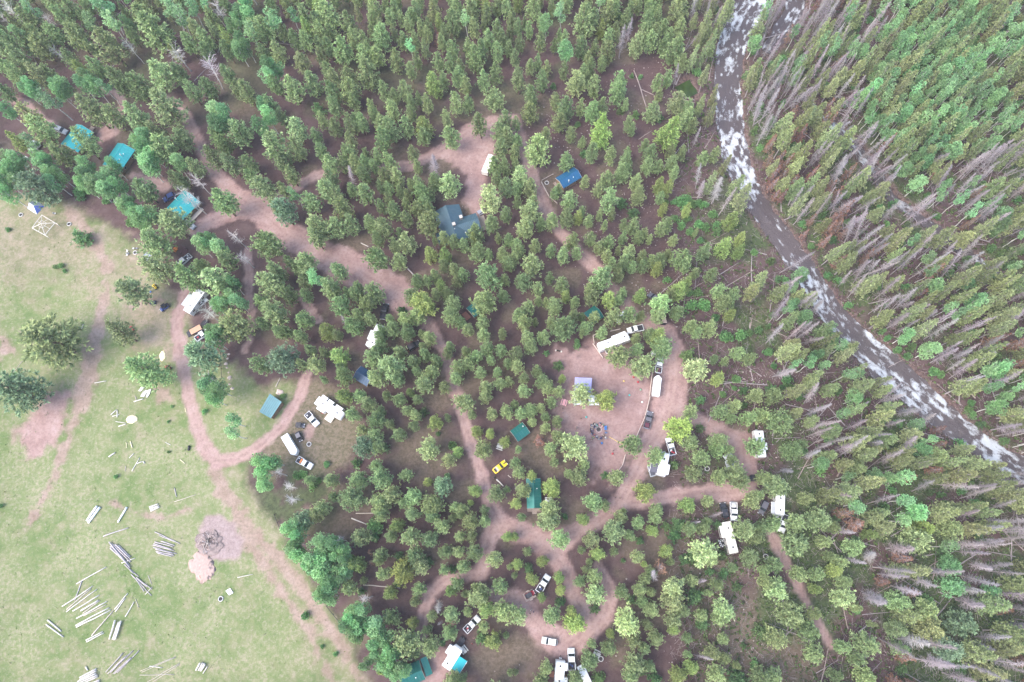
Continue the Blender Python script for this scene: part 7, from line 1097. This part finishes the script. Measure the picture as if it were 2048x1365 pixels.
gear_box(50.5, 315, 1.4, .8, .9, M_WHITE, 'storage_box', 'white storage box under trees at the left', 'box', -.5); gear_box(213.6, 339.6, 1.3, .7, .8, M_WHITE, 'cooler', 'white cooler below the middle turquoise roof', 'cooler', -.6); gear_box(922, 1284, 2.0, 1.5, .9, M_LINER, 'generator', 'black generator above the turquoise awning camper', 'generator', .9); gear_box(926, 1280, .7, .7, .7, M_WHITE, 'cooler', 'white cooler beside the black generator', 'cooler', .5); gear_box(1307, 706, 1.2, 1.2, 1.0, M_WHITE, 'storage_box', 'white storage box between two pines above the fence', 'box'); gear_box(924, 1332, 1.0, .7, 1.0, RD, 'grill', 'red and black grill beside the turquoise awning', 'grill', .9, M_DARK); gear_box(645.5, 824.5, .7, .7, .6, RD, 'cooler', 'red cooler beside the fifth wheel deck', 'cooler', .3); gear_box(1131, 1354, .8, .8, .7, M_REDDECK, 'crate', 'brown crate at the bottom edge camper', 'crate'); gear_box(1204, 701, .9, .7, .7, BL, 'cooler', 'blue cooler at the long camper corner', 'cooler')
def checker():
    g = G(1446, 1086, .1); t = empty('ground_mat', (g.x, g.y, 0), -1.3, 'black and white checkered mat beside the cream motorhome', 'mat'); part('base', M_WHITE, t, lambda m: m.box((0, 0, .025), (2.0, 2.0, .03)))
    for i in range(6):
        for j in range(6):
            if (i + j) % 2: part('black_square', M_DARK, t, lambda m: m.box((-1 + (i + .5) / 3, -1 + (j + .5) / 3, .05), (.32, .32, .02)))
checker()
g = G(1306, 941); t = empty('ground_mat', (g.x, g.y, 0), .18, 'dark mat with pale border under the screen awning', 'mat'); part('border', A_GREY, t, lambda m: m.box((0, 0, .02), (2.6, 3.4, .03))); part('centre', A_DARK, t, lambda m: m.box((0, 0, .05), (2.0, 2.8, .02)))
for px, py in ((989, 956),):
    g = G(px, py); t = empty('tree_stump', (g.x, g.y, 0), 0, 'dark cut stump left of the cut log', 'stump'); part('wood', BARK, t, lambda m: m.tube([(0, 0, -.1), (0, 0, .45)], [.42, .34], 10)); part('cut_top', M_CHAR, t, lambda m: m.tube([(0, 0, .44), (0, 0, .47)], .31, 10))
# ------------------------------------------------------------------ forest litter
lm(1380, 185, 'the green pool'); lm(1460, 160, 'the upper river'); lm(1475, 320, 'the river bend'); lm(1590, 510, 'the white rapid'); lm(1690, 660, 'the middle river'); lm(1800, 760, 'the wide rapids'); lm(1930, 870, 'the lower river'); lm(1740, 325, 'the side channel'); lm(1890, 475, 'the end of the side channel'); lm(1570, 60, 'the top river arm')
for px, py, s in ((40, 40, 'the top left corner'), (2000, 40, 'the top right corner'), (2000, 1330, 'the bottom right corner'), (1860, 190, 'the bright aspen patch'), (1700, 1200, 'the lower right snags'), (1850, 1050, 'the forest below the rapids'), (1960, 650, 'the right edge snags'), (1640, 950, 'the forest right of the lane'), (1700, 880, 'the forest below the wide rapids'), (750, 60, 'the forest at the top edge'), (450, 80, 'the upper left forest'), (250, 80, 'the forest above the turquoise roofs'), (1100, 60, 'the top centre forest'), (1250, 170, 'the long fallen trunk'), (600, 230, 'the pines above the lodge drive'), (760, 230, 'the pines above the drive bend'), (1700, 100, 'the forest right of the river top'), (1980, 280, 'the forest at the upper right edge'), (1600, 1300, 'the grassy gap at the bottom right'), (1420, 520, 'the green thicket by the river'), (1450, 720, 'the thicket right of the pointed trailer'), (580, 1120, 'the aspen edge'), (720, 1260, 'the lower aspen grove'), (870, 980, 'the bottom pines left of the main road'), (1300, 1200, 'the lower right pines'), (300, 744, 'the round meadow pine'), (800, 780, 'the grove right of the navy roof'), (1030, 740, 'the grove above the small green roof'), (1050, 560, 'the grove below the lodge'), (480, 560, 'the footpath'), (680, 430, 'the pines above the wide road'), (600, 650, 'the grove left of the black pickup'), (1300, 430, 'the pines below the blue roof'), (990, 260, 'the top of the lodge clearing'), (1230, 330, 'the yellow green pines above the blue roof'), (1960, 1180, 'the right edge below the rapids'), (1580, 780, 'the marshy thicket'), (1330, 1080, 'the pines above the lower camp'), (880, 1100, 'the pines left of the road fork'), (1180, 1160, 'the loop at the road fork')): lm(px, py, s)
def fallen():
    n = 0; tries = 0; cnt = {}
    zones = [('fallen grey trunk on the far bank of the river', 'fallen trunks beyond the river', lambda: (random.uniform(1500, 2040), random.uniform(0, 900)), 130), ('fallen grey trunk in the thick lower right forest', 'fallen trunks of the lower right forest', lambda: (random.uniform(1560, 2040), random.uniform(860, 1360)), 80), ('fallen trunk in the thicket on the near river bank', 'fallen trunks of the near bank', lambda: (random.uniform(1330, 1640), random.uniform(60, 900)), 55), ('fallen trunk on the floor of the top left forest', 'fallen trunks of the top left forest', lambda: (random.uniform(0, 700), random.uniform(0, 160)), 25)]
    for lab, grp, f, k in zones:
        c = 0
        while c < k:
            px, py = f(); g = G(px, py); w = float(water_sd(np.array([g.x]), np.array([g.y]))[0])
            if 'beyond' in grp and dist_line(np.array([px]), np.array([py]), [(p[0], p[1], 0) for p in RIVER])[0][0] < 60 and px < np.interp(py, [p[1] for p in RIVER], [p[0] for p in RIVER]): continue
            if w < 1.0 and random.random() < .85: continue
            if min(float(dist_line(np.array([g.x]), np.array([g.y]), r)[0][0]) for _, r in W_ROADS) < 4: continue
            a = random.choice((random.gauss(.8, .5), random.uniform(0, PI))); l = random.uniform(5, 14); r = random.uniform(.10, .20); o = MB(); x, y = math.cos(a) * l / 2, math.sin(a) * l / 2
            z0, z1 = (float(v) for v in HGT(np.array([g.x - x, g.x + x]), np.array([g.y - y, g.y + y]))); b = random.uniform(-.2, .2)
            o.tube([(-x, -y, z0 + r * .7), (-x * .2 + b, -y * .2, (z0 * .6 + z1 * .4) + r * .9), (x, y, z1 + r * .7 + random.choice((0, 0, .5)))], [r, r * .8, r * .4], 6)
            for q in range(random.randint(0, 5)):
                f_ = random.uniform(-.2, .9); o.tube([(x * f_, y * f_, (z0 + z1) / 2 + r), (x * f_ + random.uniform(-.9, .9), y * f_ + random.uniform(-.9, .9), (z0 + z1) / 2 + r + random.uniform(.2, .8))], [.04, .015], 4)
            q = o.build('fallen_trunk', random.choice((GREYWOOD, GREYWOOD, PINKWOOD)), None); q.location = (g.x, g.y, 0); tag(q, near_label(px, py, ('long ' if l > 10.5 else 'short ' if l < 7 else '') + 'fallen trunk'), 'fallen trunk', grp); c += 1
fallen()
def scatter(name, label, n, region, size, col, kind, seed):
    rng = np.random.default_rng(seed); px, py = region(rng, n); D = np.array([tuple(G(a, b)) for a, b in zip(px, py)]); z = HGT(D[:, 0], D[:, 1]); w = water_sd(D[:, 0], D[:, 1]); road_ = np.min([dist_line(D[:, 0], D[:, 1], r)[0] for _, r in W_ROADS], 0)
    keep = ((w > .2) if kind != 'bank' else (w > -2.2) & (w < 2.2)) & (road_ > .6); D = D[keep]; z = z[keep]; n = len(D); r = size[0] + (size[1] - size[0]) * rng.random(n) ** 2.5; mats = []
    if kind in ('stone', 'bank'):
        base = np.array([(1, 0, 0), (0, 1, 0), (-1, 0, 0), (0, -1, 0), (0, 0, .8), (0, 0, -.4)]) ; V = D[:, None] * [1, 1, 0] + base[None] * r[:, None, None] * rng.uniform(.6, 1.2, (n, 6, 1)); V[..., 2] += z[:, None]
        ca, sa = np.cos(rng.uniform(0, 6, n)), np.sin(rng.uniform(0, 6, n)); F = np.array([(0, 1, 4), (1, 2, 4), (2, 3, 4), (3, 0, 4), (1, 0, 5), (2, 1, 5), (3, 2, 5), (0, 3, 5)])[None] + np.arange(n)[:, None, None] * 6
        o = link(name, mesh_arrays(name, V.reshape(-1, 3), F.reshape(-1, 3), [col]))
    elif kind == 'stick':
        a = rng.uniform(0, 6.28, n); d = np.stack([np.cos(a), np.sin(a), rng.uniform(-.05, .15, n)], -1) * r[:, None]; p = D * [1, 1, 0] + np.stack([0 * z, 0 * z, z + .05], -1); V, F, C = sticks(p, p + d, .04, .02, np.array([.40, .34, .33])); C = C * rng.uniform(.6, 1.2, (len(C), 1)); o = link(name, mesh_arrays(name, V, F, [TWIG], cols=C))
    else:
        k = 6; pos = np.repeat(D * [1, 1, 0] + np.stack([0 * z, 0 * z, z], -1), k, 0) + rng.normal(size=(n * k, 3)) * [.18, .18, 0] ; rr = np.repeat(r, k); dr = unit(rng.normal(size=pos.shape) * .7 + [0, 0, .8]); sh = np.repeat(rng.uniform(.6, 1.3, n), k)[:, None]
        V, F, C = blades(pos, dr, rr, rr * .35, col[0][None] * sh, col[1][None] * sh, rng); o = link(name, mesh_arrays(name, V, F, [LEAF], cols=C))
    o['kind'] = 'stuff'; o['label'] = label; return o
uni = lambda a, b, c, d: (lambda rng, n: (rng.uniform(a, b, n), rng.uniform(c, d, n)))
PST = mat('pale_stone', (.50, .43, .41), .9, .25, 2); DST = mat('dark_red_stone', (.13, .085, .075), .8, .5, .35)
def blot(rng, n):
    c = np.array([(1180, 430, 90), (1250, 500, 60), (1270, 440, 70), (1140, 250, 60), (1200, 280, 80), (1300, 600, 60), (1500, 770, 30), (1330, 150, 60), (1600, 820, 50), (1730, 780, 60), (1250, 1180, 140), (1420, 560, 80), (1560, 900, 60), (1480, 1300, 120)]); i = rng.integers(0, len(c), n); return c[i, 0] + rng.normal(size=n) * c[i, 2], c[i, 1] + rng.normal(size=n) * c[i, 2] * .7
scatter('loose_stones', 'small pale stones scattered on the forest floor', 2600, blot, (.06, .30), PST, 'stone', 1)
def bank(rng, n):
    t = rng.uniform(0, 1, n); r = np.array(RIVER); s = np.linspace(0, 1, len(r)); return np.interp(t, s, r[:, 0]) + rng.normal(size=n) * 45, np.interp(t, s, r[:, 1]) + rng.normal(size=n) * 35
scatter('bank_stones', 'dark red stones along the river banks', 5200, bank, (.15, .75), DST, 'bank', 2)
scatter('twig_debris', 'grey twigs littering the wild forest floor', 14000, lambda rng, n: (rng.uniform(1340, 2048, n), rng.uniform(0, 1365, n)), (.5, 3.4), None, 'stick', 3)
scatter('ground_cover', 'low green plants on the wild forest floor', 20000, lambda rng, n: (rng.uniform(1360, 2048, n), rng.uniform(0, 1365, n)), (.2, .8), (np.array([.09, .15, .05]), np.array([.22, .35, .11])), 'leaf', 4)
def mead(rng, n):
    x = rng.uniform(-20, 760, n); y = rng.uniform(385, 1400, n); D = np.array([tuple(G(a, b)) for a, b in zip(x, y)]); k = (poly_sd(D[:, 0], D[:, 1], W_MEADOW) < -1) & (fbm(D[:, 0] / 5, D[:, 1] / 5, 91, 3) > rng.uniform(.3, .65, n)); return x[k], y[k]
scatter('meadow_grass', 'tufts of green grass and weeds in the meadow', 7000, mead, (.10, .30), (np.array([.20, .28, .10]), np.array([.36, .44, .19])), 'leaf', 5)
place_trees()
# ------------------------------------------------------------------ thin summer haze in the air
o = MB(); o.box((0, 80, 101.5), (2120, 1960, 209)); hz = bpy.data.materials.new('thin_air_haze'); hz.use_nodes = True; nt = hz.node_tree; nt.nodes.remove(nt.nodes['Principled BSDF'])
pv = nt.nodes.new('ShaderNodeVolumePrincipled'); pv.inputs['Color'].default_value = (.93, .95, 1, 1); pv.inputs['Density'].default_value = .00013; nt.links.new(pv.outputs[0], nt.nodes['Material Output'].inputs['Volume'])
hb = o.build('haze', hz, None); tag(hb, 'thin pale haze in the air over the camp', kind='stuff')
